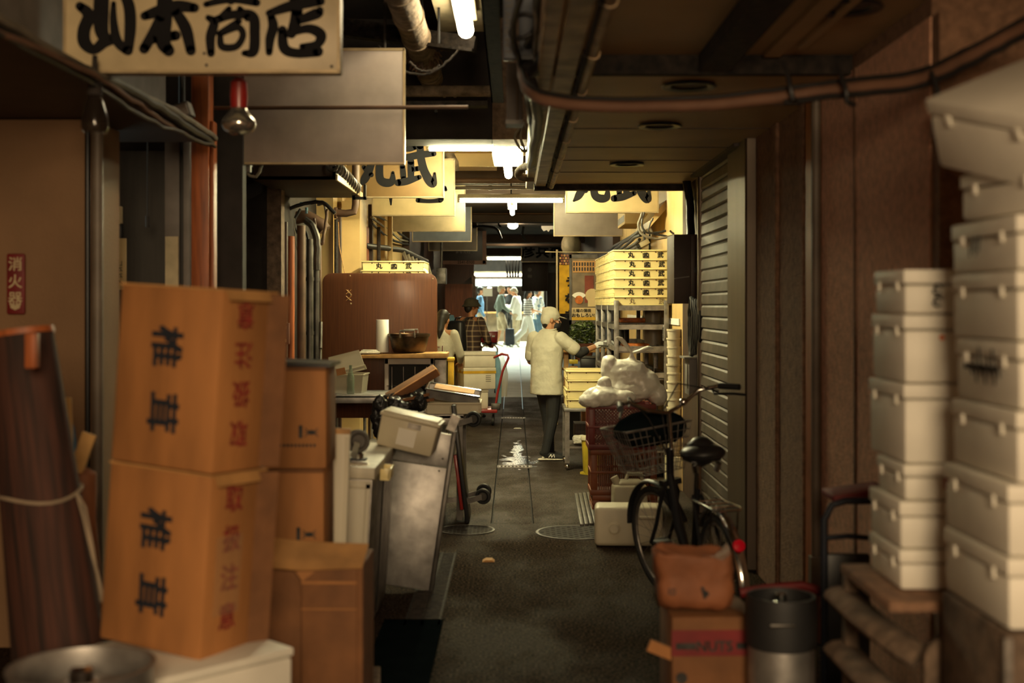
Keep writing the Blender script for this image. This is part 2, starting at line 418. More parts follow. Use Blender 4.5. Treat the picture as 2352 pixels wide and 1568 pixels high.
def put_text(mb, s, c, size, nrm=(0, -1, 0), roll=0., bold=.02, mat=0, sx=1., sy=1.):
    """Flat lettering centred at c on a face with the outward normal nrm (upright, or rolled clockwise by roll)."""
    vs, fs = text_mesh(s, size)
    nz = Vector(nrm).normalized(); up = Vector((0, 0, 1)) if abs(nz.z) < .9 else Vector((0, 1, 0))
    up = (up-nz*up.dot(nz)).normalized(); rt = up.cross(nz)
    cr, sr = math.cos(-roll), math.sin(-roll)
    e = max(0, bold)*size*.9
    for k, (dx, dy) in enumerate(((0, 0), (e, e), (-e, e), (e, -e), (-e, -e)) if bold > 0 else ((0, 0),)):
        out = []
        for v in vs:
            x, y = v.x*sx+dx, v.y*sy+dy
            x, y = x*cr-y*sr, x*sr+y*cr
            out.append(Vector(c)+rt*x+up*y+nz*(.0015+.0001*k))
        mb.add(out, fs, mat)
def brush(mb, strokes, tf, y, mat=0):
    """Brush strokes: each a list of (x, z, width); tf maps them to the sign's plane; y is the plane they lie on."""
    for k, st in enumerate(strokes):
        pts = []
        n = len(st)
        for i in range(n-1):
            p0, p1, p2, p3 = st[max(i-1, 0)], st[i], st[i+1], st[min(i+2, n-1)]
            for q in range(7):
                t = q/7
                pts.append([.5*((2*b)+(-a+c)*t+(2*a-5*b+4*c-d)*t*t+(-a+3*b-3*c+d)*t**3) for a, b, c, d in zip(p0, p1, p2, p3)])
        pts.append(list(st[-1]))
        L_, R_ = [], []
        for i, p in enumerate(pts):
            a = pts[max(i-1, 0)]; b = pts[min(i+1, len(pts)-1)]
            dx, dz = b[0]-a[0], b[1]-a[1]; ln = math.hypot(dx, dz) or 1
            nx, nz_ = -dz/ln, dx/ln; h = p[2]/2
            L_.append((p[0]+nx*h, p[1]+nz_*h)); R_.append((p[0]-nx*h, p[1]-nz_*h))
        yy = y-.0012-.0002*k
        vs = [(*tf(*q), 0) for q in L_]+[(*tf(*q), 0) for q in R_]
        vs = [(a, yy, b) for a, b, _ in vs]; m = len(pts)
        mb.add(vs, [(i, i+1, i+1+m, i+m) for i in range(m-1)], mat)
        for e in (pts[0], pts[-1]):
            mb.add([(lambda q: (q[0], yy, q[1]))(tf(e[0]+e[2]/2*math.cos(2*PI*j/14), e[1]+e[2]/2*math.sin(2*PI*j/14))) for j in range(14)], [tuple(range(14))], mat)
ORD = ['topmost', 'second from top', 'third from top', 'fourth from top', 'fifth from top', 'lowest']
# ================================================================== THE SETTING
def slab(name, boxes, mat, bevel=0):
    b = MB()
    for a, c in boxes: b.span(a, c)
    return struct(b.build(name, mat, bevel=bevel, seg=1))
# floor: one apron near the camera, then slabs on both sides of a covered gutter, rising gently to the street
GL, GR, YG = -.16, .14, 9.25
b = MB()
b.span((-4, -2, -.12), (4, YG, 0))
def run(x0, x1, y0, y1):
    if y0 < 21 and y1 > 25: run(x0, x1, y0, 21.35); run(x0, x1, 21.35, y1); return
    def zz(y): return 0 if y <= 20 else (y-20)/14*.42
    ys = [y0, 20, y1] if y0 < 20 < y1 else [y0, y1]
    for a, c in zip(ys[:-1], ys[1:]):
        v = [(x, y, zz(y)-d) for d in (.12, 0) for x, y in ((x0, a), (x1, a), (x1, c), (x0, c))]
        b.add(v, [(3, 2, 1, 0), (4, 5, 6, 7), (0, 1, 5, 4), (1, 2, 6, 5), (2, 3, 7, 6), (3, 0, 4, 7)], 1 if a > 21 else 0)
run(-4, GL-.009, YG, 34.4); run(GR+.009, 4, YG, 34.4)
ys = [YG]
while ys[-1] < 34.4: ys.append(min(34.4, ys[-1]+2.42))
for a, c in zip(ys[:-1], ys[1:]):
    if a < 20 < c: run(GL+.004, GR-.004, a+.006, 20); run(GL+.004, GR-.004, 20, c)
    else: run(GL+.004, GR-.004, a+.006, c)
struct(b.build('floor', ['asphalt', 'paving']))
b = MB(); b.span((-4, YG, -.2), (4, 20, -.05)); struct(b.build('floor_gutter', 'void'))
slab('floor_street', [((-14, 34.4, .2), (14, 44, .42))], 'paving')
# ceilings
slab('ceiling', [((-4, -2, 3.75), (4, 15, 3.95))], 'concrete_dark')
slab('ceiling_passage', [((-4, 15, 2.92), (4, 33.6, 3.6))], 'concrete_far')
slab('ceiling_beam', [((-2.2, 9.5, Z(320, 9.5)), (X(1130, 9.5), 9.9, 3.75))], 'concrete_dark')
slab('ceiling_column', [((X(1131, 9.5), 9.45, Z(322, 9.5)), (.6, 9.9, 3.75))], 'concrete')
slab('ceiling_beam', [((-2.2, 14.2, 2.98), (2.2, 14.6, 3.3)), ((-2.2, 18.3, 2.80), (2.2, 18.6, 2.92)), ((-2.2, 24, 2.78), (2.2, 24.3, 2.92)), ((-2.2, 29.5, 2.75), (2.2, 29.8, 2.92))], 'concrete_far')
slab('ceiling_lintel', [((-2.2, 12.8, 3.16), (2.2, 13.2, 3.75))], 'wall_cream')
# right wall with shutter opening
XR = 1.45
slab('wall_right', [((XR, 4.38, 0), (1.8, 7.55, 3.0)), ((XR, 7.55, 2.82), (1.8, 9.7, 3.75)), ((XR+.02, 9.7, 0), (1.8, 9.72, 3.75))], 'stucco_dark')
slab('wall_right_pier', [((XR, 9.72, 0), (1.8, 10.84, 3.75))], 'awning_brown')
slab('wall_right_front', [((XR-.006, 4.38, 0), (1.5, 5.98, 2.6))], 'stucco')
slab('trim_1', [((XR-.012, 5.32, 0), (XR, 5.345, 2.6))], 'stucco_dark')
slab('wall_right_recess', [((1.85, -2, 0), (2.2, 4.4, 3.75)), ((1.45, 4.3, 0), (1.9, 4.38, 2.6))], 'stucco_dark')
slab('wall_right_far', [((XR, 10.84, 0), (1.8, 17.2, 3.75))], 'wall_cream')
slab('wall_right_shops', [((1.35, 17.2, 0), (1.8, 33.6, 3.6))], 'wood_dark')
# left walls
slab('wall_left_front', [((-3.6, 5.9, 0), (X(213, 5.9), 6.3, 2.465))], 'plaster')
slab('wall_left_outer', [((-3.7, -2, 0), (-3.3, 6, 3.75))], 'plaster')
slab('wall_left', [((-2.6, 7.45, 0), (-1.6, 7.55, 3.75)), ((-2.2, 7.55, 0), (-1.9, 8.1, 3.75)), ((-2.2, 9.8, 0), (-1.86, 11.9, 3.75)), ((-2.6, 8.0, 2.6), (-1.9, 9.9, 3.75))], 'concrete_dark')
slab('wall_left_pillar', [((-1.98, 8.02, 0), (-1.84, 8.2, 2.6)), ((-1.9, 9.72, 0), (X(646, 9.72), 9.86, 2.55))], 'concrete')
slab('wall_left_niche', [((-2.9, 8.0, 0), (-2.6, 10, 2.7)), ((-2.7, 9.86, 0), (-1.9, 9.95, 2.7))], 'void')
slab('wall_left_pilaster', [((-2.2, 11.9, 0), (X(765, 11.9), 12.2, 3.75)), ((X(786, 12.2), 12.15, 0), (X(828, 12.2)-.0, 12.7, 2.6)), ((-2.2, 12.2, 0), (X(786, 12.2), 12.6, 3.75)), ((-2.2, 14.0, 0), (X(884, 14), 14.4, 2.65))], 'wall_cream')
slab('wall_left_far', [((-2.2, 12.5, 0), (-1.52, 17.2, 3.75))], 'wall_cream')
slab('wall_left_shops', [((-2.2, 17.2, 0), (-1.42, 33.6, 3.6))], 'wood_dark')
slab('trim_2', [((X(774, 11.85), 11.8, 0), (X(784, 11.85), 11.88, 2.5)), ((-1.52, 13.2, 0), (-1.48, 13.3, 2.65))], 'wood_dark')
slab('trim_3', [((-1.53, 12.74, 1.7), (-1.50, 13.1, 2.4))], 'wood_orange')
# the dark partitions that narrow the far end of the passage to one bright opening
d = 31.0
slab('wall_far_left', [((-2.2, 26, 0), (X(1088, 26), 26.3, 2.92))], 'wood_dark')
slab('wall_far_right', [((X(1256, d), 30.9, 0), (2.2, 31.3, 2.92))], 'wood_dark')
slab('trim_4', [((X(1084, 25.9), 25.85, 0.2), (X(1092, 25.9), 25.95, 2.2))], 'concrete')
# across the street: shop front
slab('wall_street', [((-14, 43.6, .4), (14, 44, 8)), ((-14, 42.2, 2.2), (14, 43.6, 8))], 'concrete_dark')
b = MB(); b.span((X(1060, 42), 42.06, Z(656, 42)), (X(1300, 42), 42.2, Z(641, 42)))
tag(b.build('fascia_panel', 'bright_panel'), 'bright white fascia panel glowing above the shoppers at the end of the alley', 'lightbox')
for nm, x0, x1, y, lab in (('tube_lamp', 1090, 1198, 631, 'long fluorescent tube just above the glowing shop fascia'), ('tube_lamp', 1255, 1283, 630, 'short bright tube seen right of the brown hanging board')):
    t = thing(nm, lab, 'lamp', (X((x0+x1)/2, 42.1), 42.12, Z(y, 42.1)), 0, 'far fluorescent tubes')
    w_ = (x1-x0)*42/F
    MB().cyl((-w_/2, 0, 0), (w_/2, 0, 0), .045, n=10).build('tube', 'tube_cool', t)
    MB().box((0, 0, .08), (w_+.05, .1, .06)).build('housing', 'lamp_housing', t)
# shutter: slats between two guides
b = MB()
y0, y1 = 8.28, 9.66
z = .1; n = 0
while z < 2.78:
    h = .088
    b.add([(XR-.005, y0, z), (XR-.02, y0, z+.012), (XR-.016, y0, z+h-.014), (XR-.005, y0, z+h), (XR-.005, y1, z), (XR-.02, y1, z+.012), (XR-.016, y1, z+h-.014), (XR-.005, y1, z+h)],
          [(0, 4, 5, 1), (1, 5, 6, 2), (2, 6, 7, 3)])
    z += h
b.span((XR+.03, y0, 0), (XR+.06, y1, 2.8)); 
struct(b.build('door_1', 'shutter', ang=20))
slab('door_frame', [((XR-.05, 7.9, 0), (XR+.05, 8.28, 2.82)), ((XR-.06, 7.58, 0), (XR+.05, 7.88, 2.82)), ((XR-.04, 9.66, 0), (XR+.05, 9.72, 2.82))], 'aluminium', bevel=.012)
slab('door_box', [((XR-.09, 7.8, 2.58), (XR+.1, 9.72, 2.84))], 'awning_brown')
# pillar strips, wood strip and conduit on the right wall
slab('trim_5', [((XR-.035, 5.98, 0), (XR+.02, 6.13, 2.6))], 'wood_orange', bevel=.008)
b = MB(); b.cyl((XR-.03, 5.93, .42), (XR-.03, 5.93, 2.6), .022, n=12); b.span((XR-.06, 5.9, .25), (XR-.005, 5.96, .42))
tag(b.build('conduit', 'pipe_grey'), 'pale vertical conduit running beside the orange wood strip on the right wall', 'pipe')
slab('trim_6', [((XR-.02, 6.9, 0), (XR+.02, 7.0, 2.6)), ((XR-.03, 6.2, 0), (XR+.02, 6.32, 2.6))], 'stucco_dark', bevel=.008)
# right canopy
zc = 2.6
slab('ceiling_canopy', [((.17, 5.45, zc), (XR+.4, 10.5, zc+.06)), ((.17, -1, zc+.07), (1.95, 5.42, zc+.14)), ((.10, -1, zc+.02), (.17, 10.5, zc+.30))], 'soffit', bevel=.004)
slab('trim_7', [((.17, 5.40, zc-.012), (XR+.4, 5.46, zc+.08)), ((.17, 10.44, zc-.05), (XR, 10.54, zc+.10))], 'dusty_iron')
b = MB()
for y in (6.3, 7.15, 8.0, 8.72, 9.5): b.span((.24, y-.004, zc-.004), (XR, y+.004, zc+.001))
struct(b.build('trim_8', 'awning_brown'))
slab('trim_9', [((.79, -1, zc-.006), (.92, 5.40, zc+.07))], 'dusty_iron')
slab('trim_10', [((1.06, 3.2, zc+.05), (1.13, 5.36, zc+.075)), ((1.17, 3.2, zc+.05), (1.2, 5.2, zc+.075))], 'soffit')
# canopy edge: flat fascia boards and two gutter pipes
slab('trim_11', [((.175, 2, zc-.02), (.265, 10.48, zc-.002))], 'gutter', bevel=.005)
slab('trim_12', [((.10, 2, zc-.035), (.165, 10.5, zc+.02))], 'gutter', bevel=.006)
for xx, lab in ((.31, 'dusty gutter pipe along the canopy edge, nearer the shutter side'), (.285, 'thin second pipe hugging the pale fascia board under the canopy')):
    b = MB(); r = .022 if xx > .3 else .012
    b.cyl((xx, 2, zc-.022), (xx, 10.46, zc-.022), r, n=12)
    for k in range(9): b.cyl((xx, 3.2+k*.85, zc-.022), (xx, 3.24+k*.85, zc-.022), r+.006, n=12)
    tag(b.build('gutter_pipe', 'gutter' if xx > .3 else 'dusty_iron'), lab, 'pipe')
LAB = ['dark round downlight nearest the camera, at top right of the canopy', 'round downlight of the canopy just above the sagging pipe', 'round downlight just below the sagging pipe', 'round downlight closest to the far edge of the canopy']
for (px, py), lab in zip(((1948, 12), (1583, 193), (1515, 285), (1440, 374)), LAB):
    zz = zc if py > 100 else zc+.07
    dd = F*(zz-EYE)/(VY-py)
    t = thing('downlight', lab, 'downlight', (X(px, dd), dd, zz), 0, 'recessed downlights in the canopy')
    MB().lathe([(.075, .0), (.115, -.004), (.125, -.012), (.118, -.018), (.085, -.014), (.075, .0)], n=28).build('trim_ring', 'black_metal', t)
    MB().lathe([(.0, -.003), (.082, -.003), (.082, .0), (0, .0)], n=24).build('lens', 'panel_grey', t)
# ================================================================== OVERHEAD
# fluorescent lamps
def strip_lamp(p0, p1, label, r=.016, glow='tube_glow', drop=.05, wide=.09, group='fluorescent lamps over the alley'):
    p0, p1 = Vector(p0), Vector(p1); c = (p0+p1)/2
    t = thing('fluorescent_lamp', label, 'lamp', c, 0, group)
    a, e = p0-c, p1-c
    MB().bar(a+Vector((0, 0, drop)), e+Vector((0, 0, drop)), wide, .045).build('housing', 'lamp_housing', t, bevel=.006)
    MB().cyl(a*.965, e*.965, r, n=12).build('tube', glow, t)
    for q in (a, e): MB().box(q*.985+Vector((0, 0, .018)), (.03, .03, .07)).build('end_cap', 'lamp_housing', t)
    MB().cyl((0, 0, drop+.02), (0, 0, 3.74-c.z), .008, n=6).build('hanger', 'cable', t)
    return t
d = 10.0
strip_lamp(at(982, 341, d), at(1214, 341, d), 'long crosswise fluorescent tube, upper one, beside the hanging cables', .018)
d = 14.3
t2 = strip_lamp(at(1052, 461, d), at(1296, 461, d), 'crosswise fluorescent tube, lower one, spanning between the two shop signs', .018, 'tube_mid')
strip_lamp(at(1166, 378, 10.4), at(1168, 402, 11.5), 'lengthwise fluorescent tube seen end-on below the upper crosswise lamp', .035, wide=.26, drop=.10)
strip_lamp(at(1176, 468, 15.0), at(1177, 490, 16.2), 'lengthwise tube seen end-on below the lower crosswise lamp', .03, 'tube_mid', wide=.12, drop=.07)
strip_lamp((-.30, 6.35, 3.32), (-.30, 7.95, 3.32), 'wide fluorescent lamp running lengthwise at top of the frame', .05, 'tube_cool', drop=.09, wide=.14)
strip_lamp(at(1118, 593, 33), at(1197, 593, 33), 'far crosswise fluorescent tube over the end of the passage', .035, 'tube_cool', drop=.09)
for px, py, lab in ((1178, 516, 'nearer of two glowing round lamps on the dark passage ceiling'), (1178, 550, 'farther of two glowing round lamps on the dark passage ceiling')):
    d = F*(2.90-EYE)/(VY-py)
    t = thing('ceiling_lamp', lab, 'lamp', (X(px, d), d, 2.92), 0, 'round lamps on the passage ceiling')
    MB().ell((0, 0, -.03), (.085, .085, .06)).build('globe', 'round_glow', t)
    MB().lathe([(.05, 0), (.06, -.015), (.0, -.02)], n=16).build('base', 'lamp_housing', t)
# hanging shop signs -------------------------------------------------
def sign(label, x0, x1, ytop, ybot, d, mat, th=.05, depth_edge='edge_metal', name='hanging_sign', group='shop signs hung across the alley', hang=3.75):
    w, h = (x1-x0)*d/F, (ybot-ytop)*d/F
    c = at((x0+x1)/2, ybot, d)
    t = thing(name, label, 'sign', c, 0, group)
    MB().span((-w/2, 0, 0), (w/2, th, h)).build('board', mat, t, bevel=.004)
    b = MB(); e = .012
    b.span((-w/2-.006, -.004, -.008), (w/2+.006, th+.004, e-.008)); b.span((-w/2-.006, -.004, h-e), (w/2+.006, th+.004, h+.004))
    b.span((-w/2-.008, -.004, 0), (-w/2+.004, th+.004, h)); b.span((w/2-.004, -.004, 0), (w/2+.008, th+.004, h))
    b.build('edge_trim', depth_edge, t)
    for s in (-1, 1): MB().cyl((s*w*.38, th/2, h), (s*w*.38, th/2, hang-c.z), .008, n=6).build('hanger', 'dusty_iron', t)
    return t, w, h, c
MARU = [[(.05, .70, .12), (.30, .74, .13), (.52, .78, .12)], [(.40, 1.0, .13), (.38, .72, .14), (.30, .42, .15), (.14, .14, .16), (.0, .0, .05)],
        [(.50, .78, .12), (.60, .76, .14), (.58, .45, .15), (.60, .16, .16), (.76, .06, .17), (.94, .10, .15), (.97, .32, .06)], [(.12, .46, .08), (.24, .36, .13), (.34, .26, .10)]]
BU = [[(.12, .92, .10), (.30, .93, .12), (.46, .98, .11)], [(.02, .68, .11), (.30, .72, .13), (.62, .78, .14), (.94, .80, .10)],
      [(.58, 1.0, .13), (.60, .70, .15), (.68, .38, .16), (.82, .12, .17), (.93, .04, .14), (.96, .30, .05)], [(.80, .98, .08), (.90, .90, .11)],
      [(.34, .60, .13), (.34, .36, .13), (.34, .14, .12)], [(.36, .40, .10), (.52, .42, .10)], [(.12, .48, .10), (.14, .30, .11), (.15, .16, .10)], [(.0, .06, .13), (.24, .10, .14), (.56, .20, .09)]]
# nearest sign: four brush characters
SG = {0: [[(575, -70, 75), (570, 60, 80), (572, 170, 72), (600, 235, 50)], [(450, 35, 45), (500, 85, 62), (474, 170, 66), (478, 240, 66), (530, 280, 50), (590, 235, 60), (650, 215, 55)],
          [(690, -60, 50), (728, 40, 60), (734, 160, 60), (722, 285, 50)], [(640, 20, 26), (640, 120, 40), (660, 230, 50), (715, 285, 46)]],
      1: [[(815, 90, 45), (900, 62, 62), (1000, 36, 62), (1095, 45, 48)], [(930, -70, 75), (925, 100, 82), (918, 230, 76), (950, 285, 60)], [(905, 95, 50), (862, 190, 55), (812, 275, 52)],
          [(985, 60, 50), (1045, 160, 62), (1075, 285, 52)], [(865, 225, 40), (990, 200, 52)]],
      2: [[(1160, 25, 30), (1300, -5, 42), (1445, 15, 40)], [(1300, -70, 60), (1300, 0, 50)], [(1172, 100, 30), (1205, 130, 48), (1185, 210, 50), (1188, 300, 40)],
          [(1200, 120, 40), (1310, 84, 44), (1420, 92, 54), (1434, 190, 54), (1426, 290, 52), (1375, 300, 30)], [(1290, 50, 30), (1235, 110, 38)], [(1350, 50, 30), (1395, 100, 40)],
          [(1240, 190, 30), (1250, 262, 38), (1330, 262, 36), (1368, 200, 34), (1340, 155, 34), (1255, 185, 30)], [(1345, 120, 34), (1230, 190, 26)]],
      3: [[(1650, -80, 60), (1662, 20, 56)], [(1515, 75, 36), (1650, 32, 55), (1805, 8, 44)], [(1525, 90, 40), (1538, 150, 52), (1520, 220, 48), (1515, 295, 36)],
          [(1672, 60, 60), (1664, 120, 60), (1640, 190, 50)], [(1670, 120, 40), (1780, 78, 56), (1800, 60, 40)],
          [(1590, 170, 46), (1600, 270, 54), (1670, 300, 48), (1790, 290, 54)], [(1600, 200, 30), (1730, 162, 46), (1805, 195, 56), (1785, 250, 44), (1700, 262, 30)]]}
d = 5.0
t, w, h, c = sign('big pale near sign with four bold black brush characters, top left', 150, 777, -60, 163, d, 'sign_board', .06)
b = MB()
for k in SG:
    kx = 800/1960*d/F
    brush(b, [[(X(q[0]*800/1960, d)-c.x, Z(q[1]*800/1960, d)-c.z, q[2]*kx*1.12) for q in st] for st in SG[k]], lambda x, z: (x, z), -.001)
b.build('lettering', 'ink', t)
b = MB()
for px, py in ((158, 139), (470, 123), (475, 150), (762, 153)): b.disc((X(px, d)-c.x, -.006, Z(py, d)-c.z), .006, (0, -1, 0))
b.build('screws', 'ink_worn', t)
t['label'] = 'large pale sign with four black brush characters, nearest at top left'
sign('blank grey-brown sign panel with a pale right edge, behind the four-character sign', 560, 927, 112, 374, 7.5, 'sign_back', .04)
d = 11.4
t, w, h, c = sign('cream sign with two bold brush characters, left side, partly behind the blank panel', 826, 1018, 318, 452, d, 'sign_tan', .05)
b = MB()
for st, x0, x1, ya, yb in ((MARU, 826, 905, 335, 425), (BU, 914, 1002, 335, 425)):
    brush(b, [[(p[0], p[1], p[2]) for p in s] for s in st], lambda x, z: (0, 0), 0) if False else None
    sx, sz = (x1-x0)*d/F, (yb-ya)*d/F; ox, oz = X(x0, d)-c.x, Z(yb, d)-c.z
    sc = (sx+sz)/2
    brush(b, [[(p[0]*sx, p[1]*sz, p[2]*sc*1.35) for p in s] for s in st], lambda x, z: (x+ox, z+oz), -.001)
b.build('lettering', 'ink', t)
d = 12.3
t, w, h, c = sign('pale yellow sign half hidden below the two-character sign, ends of strokes showing', 856, 1043, 365, 494, d, 'sign_cream', .05)
b = MB()
sc = .2
def loc(px, py): return (X(px, d)-c.x, Z(py, d)-c.z)
brush(b, [[(*loc(896, 400), .05), (*loc(897, 440), .045), (*loc(898, 470), .015)], [(*loc(930, 420), .05), (*loc(930, 452), .03)],
          [(*loc(960, 400), .05), (*loc(962, 458), .045)], [(*loc(960, 460), .045), (*loc(985, 462), .04), (*loc(1012, 460), .045)], [(*loc(1012, 400), .05), (*loc(1014, 458), .045)], [(*loc(1022, 430), .03), (*loc(1024, 436), .03)]], lambda x, z: (x, z), -.001)
b.build('lettering', 'ink', t)
sign('glossy blank tan sign panel, third back on the left side', 904, 1067, 405, 530, 14.6, 'sign_board', .05)
sign('blue-grey blank sign panel behind the glossy tan one', 948, 1082, 470, 554, 17, 'sign_blue', .05, hang=2.92)
sign('brown blank sign panel behind the blue-grey one', 985, 1095, 498, 575, 20, 'sign_back', .05, hang=2.92)
d = 22.5
t, w, h, c = sign('dark black sign with a pale frame and a row of digits on its lower edge', 1012, 1116, 520, 606, d, 'sign_dark', .06, 'pipe_pink', hang=2.92)
b = MB(); b.span((-w/2, -.003, 0), (w/2, 0, .06)); b.span((w/2-.06, -.003, 0), (w/2, 0, h)); b.build('border', 'pipe_pink', t)
b = MB(); put_text(b, '2541-0300', (.05, -.004, .03), .07, bold=.01); b.build('lettering', 'ink', t)
b = MB(); put_text(b, 'まるたけ', (0, -.001, .22), .07, bold=.01); b.build('lettering', 'panel_grey', t)
d = 11.9
t, w, h, c = sign('cream sign with two bold brush characters, right side, top hidden by the canopy', 1301, 1511, 360, 487, d, 'sign_cream', .05)
b = MB()
for st, x0, x1 in ((MARU, 1318, 1398), (BU, 1410, 1494)):
    sx, sz = (x1-x0)*d/F, 88*d/F; ox, oz = X(x0, d)-c.x, Z(461, d)-c.z
    brush(b, [[(p[0]*sx, p[1]*sz, p[2]*sx*1.4) for p in s] for s in st], lambda x, z: (x+ox, z+oz), -.001)
b.build('lettering', 'ink', t)
sign('blank stained tan sign panel on the right behind the cream sign', 1273, 1430, 420, 541, 15.2, 'sign_back', .05, 'edge_metal')
d = 29.0
t, w, h, c = sign('far grey sign with three thin brush characters over the passage', 1198, 1300, 556, 601, d, 'panel_grey', .06, hang=2.92)
b = MB(); put_text(b, '彦兵衛', (-.03, -.003, h*.55), .33, bold=.03); b.build('lettering', 'ink', t)
t, w, h, c = sign('plain dark brown board hung below the three-character far sign', 1199, 1258, 600, 668, 29.5, 'wood_dark', .06, 'wood_dark', hang=2.92)
b = MB(); b.disc((-.12, -.004, h*.72), .05, (0, -1, 0)); b.span((-.17, -.004, h*.45), (-.07, -.001, h*.55)); b.build('notice', 'pipe_grey', t)
sign('light grey panel right of the dark hanging board, far back', 1258, 1284, 598, 625, 30.5, 'panel_grey', .05, 'panel_grey', hang=2.92)
# steel, pipes and ducts under the ceiling ------------------------------------------
def pipe(name, label, pts, r, mat, cat='pipe', rings=None, group=None, n=14, kind=None):
    b = MB(); b.tube(pts, r, n)
    for (p, q, rr) in rings or []: b.cyl(p, q, rr, n=n)
    return tag(b.build(name, mat), label, cat, group, kind)
def sag(p0, p1, dz, n=14):
    p0, p1 = Vector(p0), Vector(p1)
    return [p0.lerp(p1, i/n)-Vector((0, 0, dz*4*(i/n)*(1-i/n))) for i in range(n+1)]
def wig(pts, a, n=6, seed=1):
    """a slightly wandering cable through pts"""
    rnd = random.Random(seed); pts = [Vector(p) for p in pts]; out = []
    for i in range(len(pts)-1):
        p0, p1, p2, p3 = pts[max(i-1, 0)], pts[i], pts[i+1], pts[min(i+2, len(pts)-1)]
        for q in range(n):
            t = q/n
            v = .5*((2*p1)+(-p0+p2)*t+(2*p0-5*p1+4*p2-p3)*t*t+(-p0+3*p1-3*p2+p3)*t**3)
            out.append(v+Vector((rnd.uniform(-a, a), rnd.uniform(-a, a), rnd.uniform(-a, a))))
    out.append(pts[-1]); return out
zz = 3.3
x_ = -.62
pipe('lagged_duct', 'thick lagged pipe running lengthwise under the ceiling with a frayed patch', [(x_-.03, 3, zz), (x_, 6, zz), (x_, 9.3, zz), (x_, 9.48, zz)], .088, 'lagging', 'pipe',
     [((x_, 5+k*.6, zz), (x_, 5.03+k*.6, zz), .095) for k in range(8)], n=20)
b = MB()
rnd = random.Random(3)
for k in range(60):
    a = rnd.uniform(0, 2*PI); p = Vector((x_+.095*math.cos(a)*.9, 8.5+rnd.uniform(-.10, .10), zz+.095*math.sin(a)*.9))
    e = p+Vector((math.cos(a)*.03+rnd.uniform(-.03, .03), rnd.uniform(-.05, .05), math.sin(a)*.03-.03))
    b.tube([p, (p+e)/2+Vector((rnd.uniform(-.02, .02), 0, .01)), e], .006, 5)
tag(b.build('frayed_insulation', 'pipe_brown'), 'tuft of frayed brown fibre insulation on the lagged ceiling pipe', 'insulation', kind='stuff')
d = 9.0
pipe('crossing_pipe', 'dusty insulated pipe crossing the alley below the dark ceiling', [Vector((-1.9, 9.0, Z(210, 9))), at(1132, 209, d)], .04, 'lagging', 'pipe', [(at(1018, 210, d), at(1024, 210, d), .044), (at(1042, 210, d), at(1048, 210, d), .044)])
d = 8.3
b = MB(); b.bar(at(780, 60, d), at(1092, 105, 8.0), .05, .11); b.bar(at(780, 82, d)-Vector((0, .05, 0)), at(1092, 122, 8.0)-Vector((0, .05, 0)), .12, .02)
tag(b.build('angle_iron', 'iron_black'), 'dark dusty steel angle slanting across under the ceiling', 'beam')
b = MB(); b.span((-.145, 2.5, 2.92), (-.135, 8.25, 3.5)); b.span((-.145, 2.5, 2.92), (-.065, 8.25, 2.932)); b.span((-.145, 2.5, 3.49), (-.065, 8.25, 3.5))
tag(b.build('channel_beam', 'iron_black'), 'dark steel channel running lengthwise in the top centre', 'beam')
pipe('thin_rod', 'thin brown rod crossing in front of the blank panel', [at(440, 248, 7.1), at(1075, 246, 7.1)], .011, 'pipe_brown', 'rod')
b = MB(); b.bar(Vector((-1.9, 8.7, Z(243, 8.7))), at(1120, 240, 8.7), .12, .035)
tag(b.build('flat_bar', 'dusty_iron'), 'dust-fringed flat bar crossing just below the insulated pipe', 'beam')
for i, (x0, x1, dz, y, sd) in enumerate(((870, 1052, .16, 105, 1), (940, 1010, .05, 140, 2))):
    pipe('sagging_cable', ['dusty cable sagging below the lagged pipe', 'short frayed cable looped under the slanting steel angle'][i], wig(sag(at(x0, y, 7.6), at(x1, y+10, 7.6), dz), .004, 2, sd), .007, 'dusty_iron', 'cable', n=7)
for i, (px, dd) in enumerate(((1008, 7.9), (970, 8.1))):
    pipe('hanger_rod', ['hanger rod nearer the lamp above the steel angle', 'hanger rod beside the lagged pipe above the steel angle'][i], [at(px, 0, dd)+Vector((0, 0, .3)), at(px, 100, dd)], .008, 'black_metal', 'rod', n=6)
b = MB(); b.span((-.62, 7.6, 3.56), (-.34, 8.6, 3.74)); tag(b.build('wooden_batten', 'wood_dark'), 'short dark batten fixed to the ceiling near the lengthwise lamp', 'batten')
b = MB(); b.span((-.5, 5.2, 3.46), (-.18, 8.6, 3.51)); tag(b.build('lamp_tray', 'lamp_housing'), 'pale metal tray above the lengthwise lamp', 'panel')
pipe('black_cable', 'black cable dropping to the left end of the upper crosswise lamp', wig([at(1002, 255, 9.4), at(996, 290, 10.2), at(972, 335, 11.8)], .003, 6, 4), .012, 'cable', 'cable', n=7)
# far overhead
d = 13.0
pipe('lagged_elbow', 'wrapped elbow pipe beside the left cream sign under the lit ceiling', [at(1000, 345, d), at(1030, 352, d), at(1042, 375, d), at(1043, 392, d)], .055, 'lagging', 'pipe')
b = MB(); b.span(at(1048, 392, 13.4), at(1140, 330, 13.0)); tag(b.build('duct_box', 'wall_cream'), 'boxy duct on the lit ceiling left of the end-on tube', 'duct')
pipe('crossing_pipe', 'tan pipe crossing between the two crosswise lamps', [Vector((-1.52, 13.6, Z(415, 13.6))), Vector((1.45, 13.6, Z(415, 13.6)))], .028, 'pipe_brown', 'pipe')
pipe('crossing_pipe', 'thinner grey pipe with a clamp just above the lower crosswise lamp', [Vector((-1.52, 13.9, Z(432, 13.9))), Vector((1.45, 13.9, Z(430, 13.9)))], .018, 'pipe_grey', 'pipe', [(at(1122, 431, 13.9), at(1130, 431, 13.9), .028)])
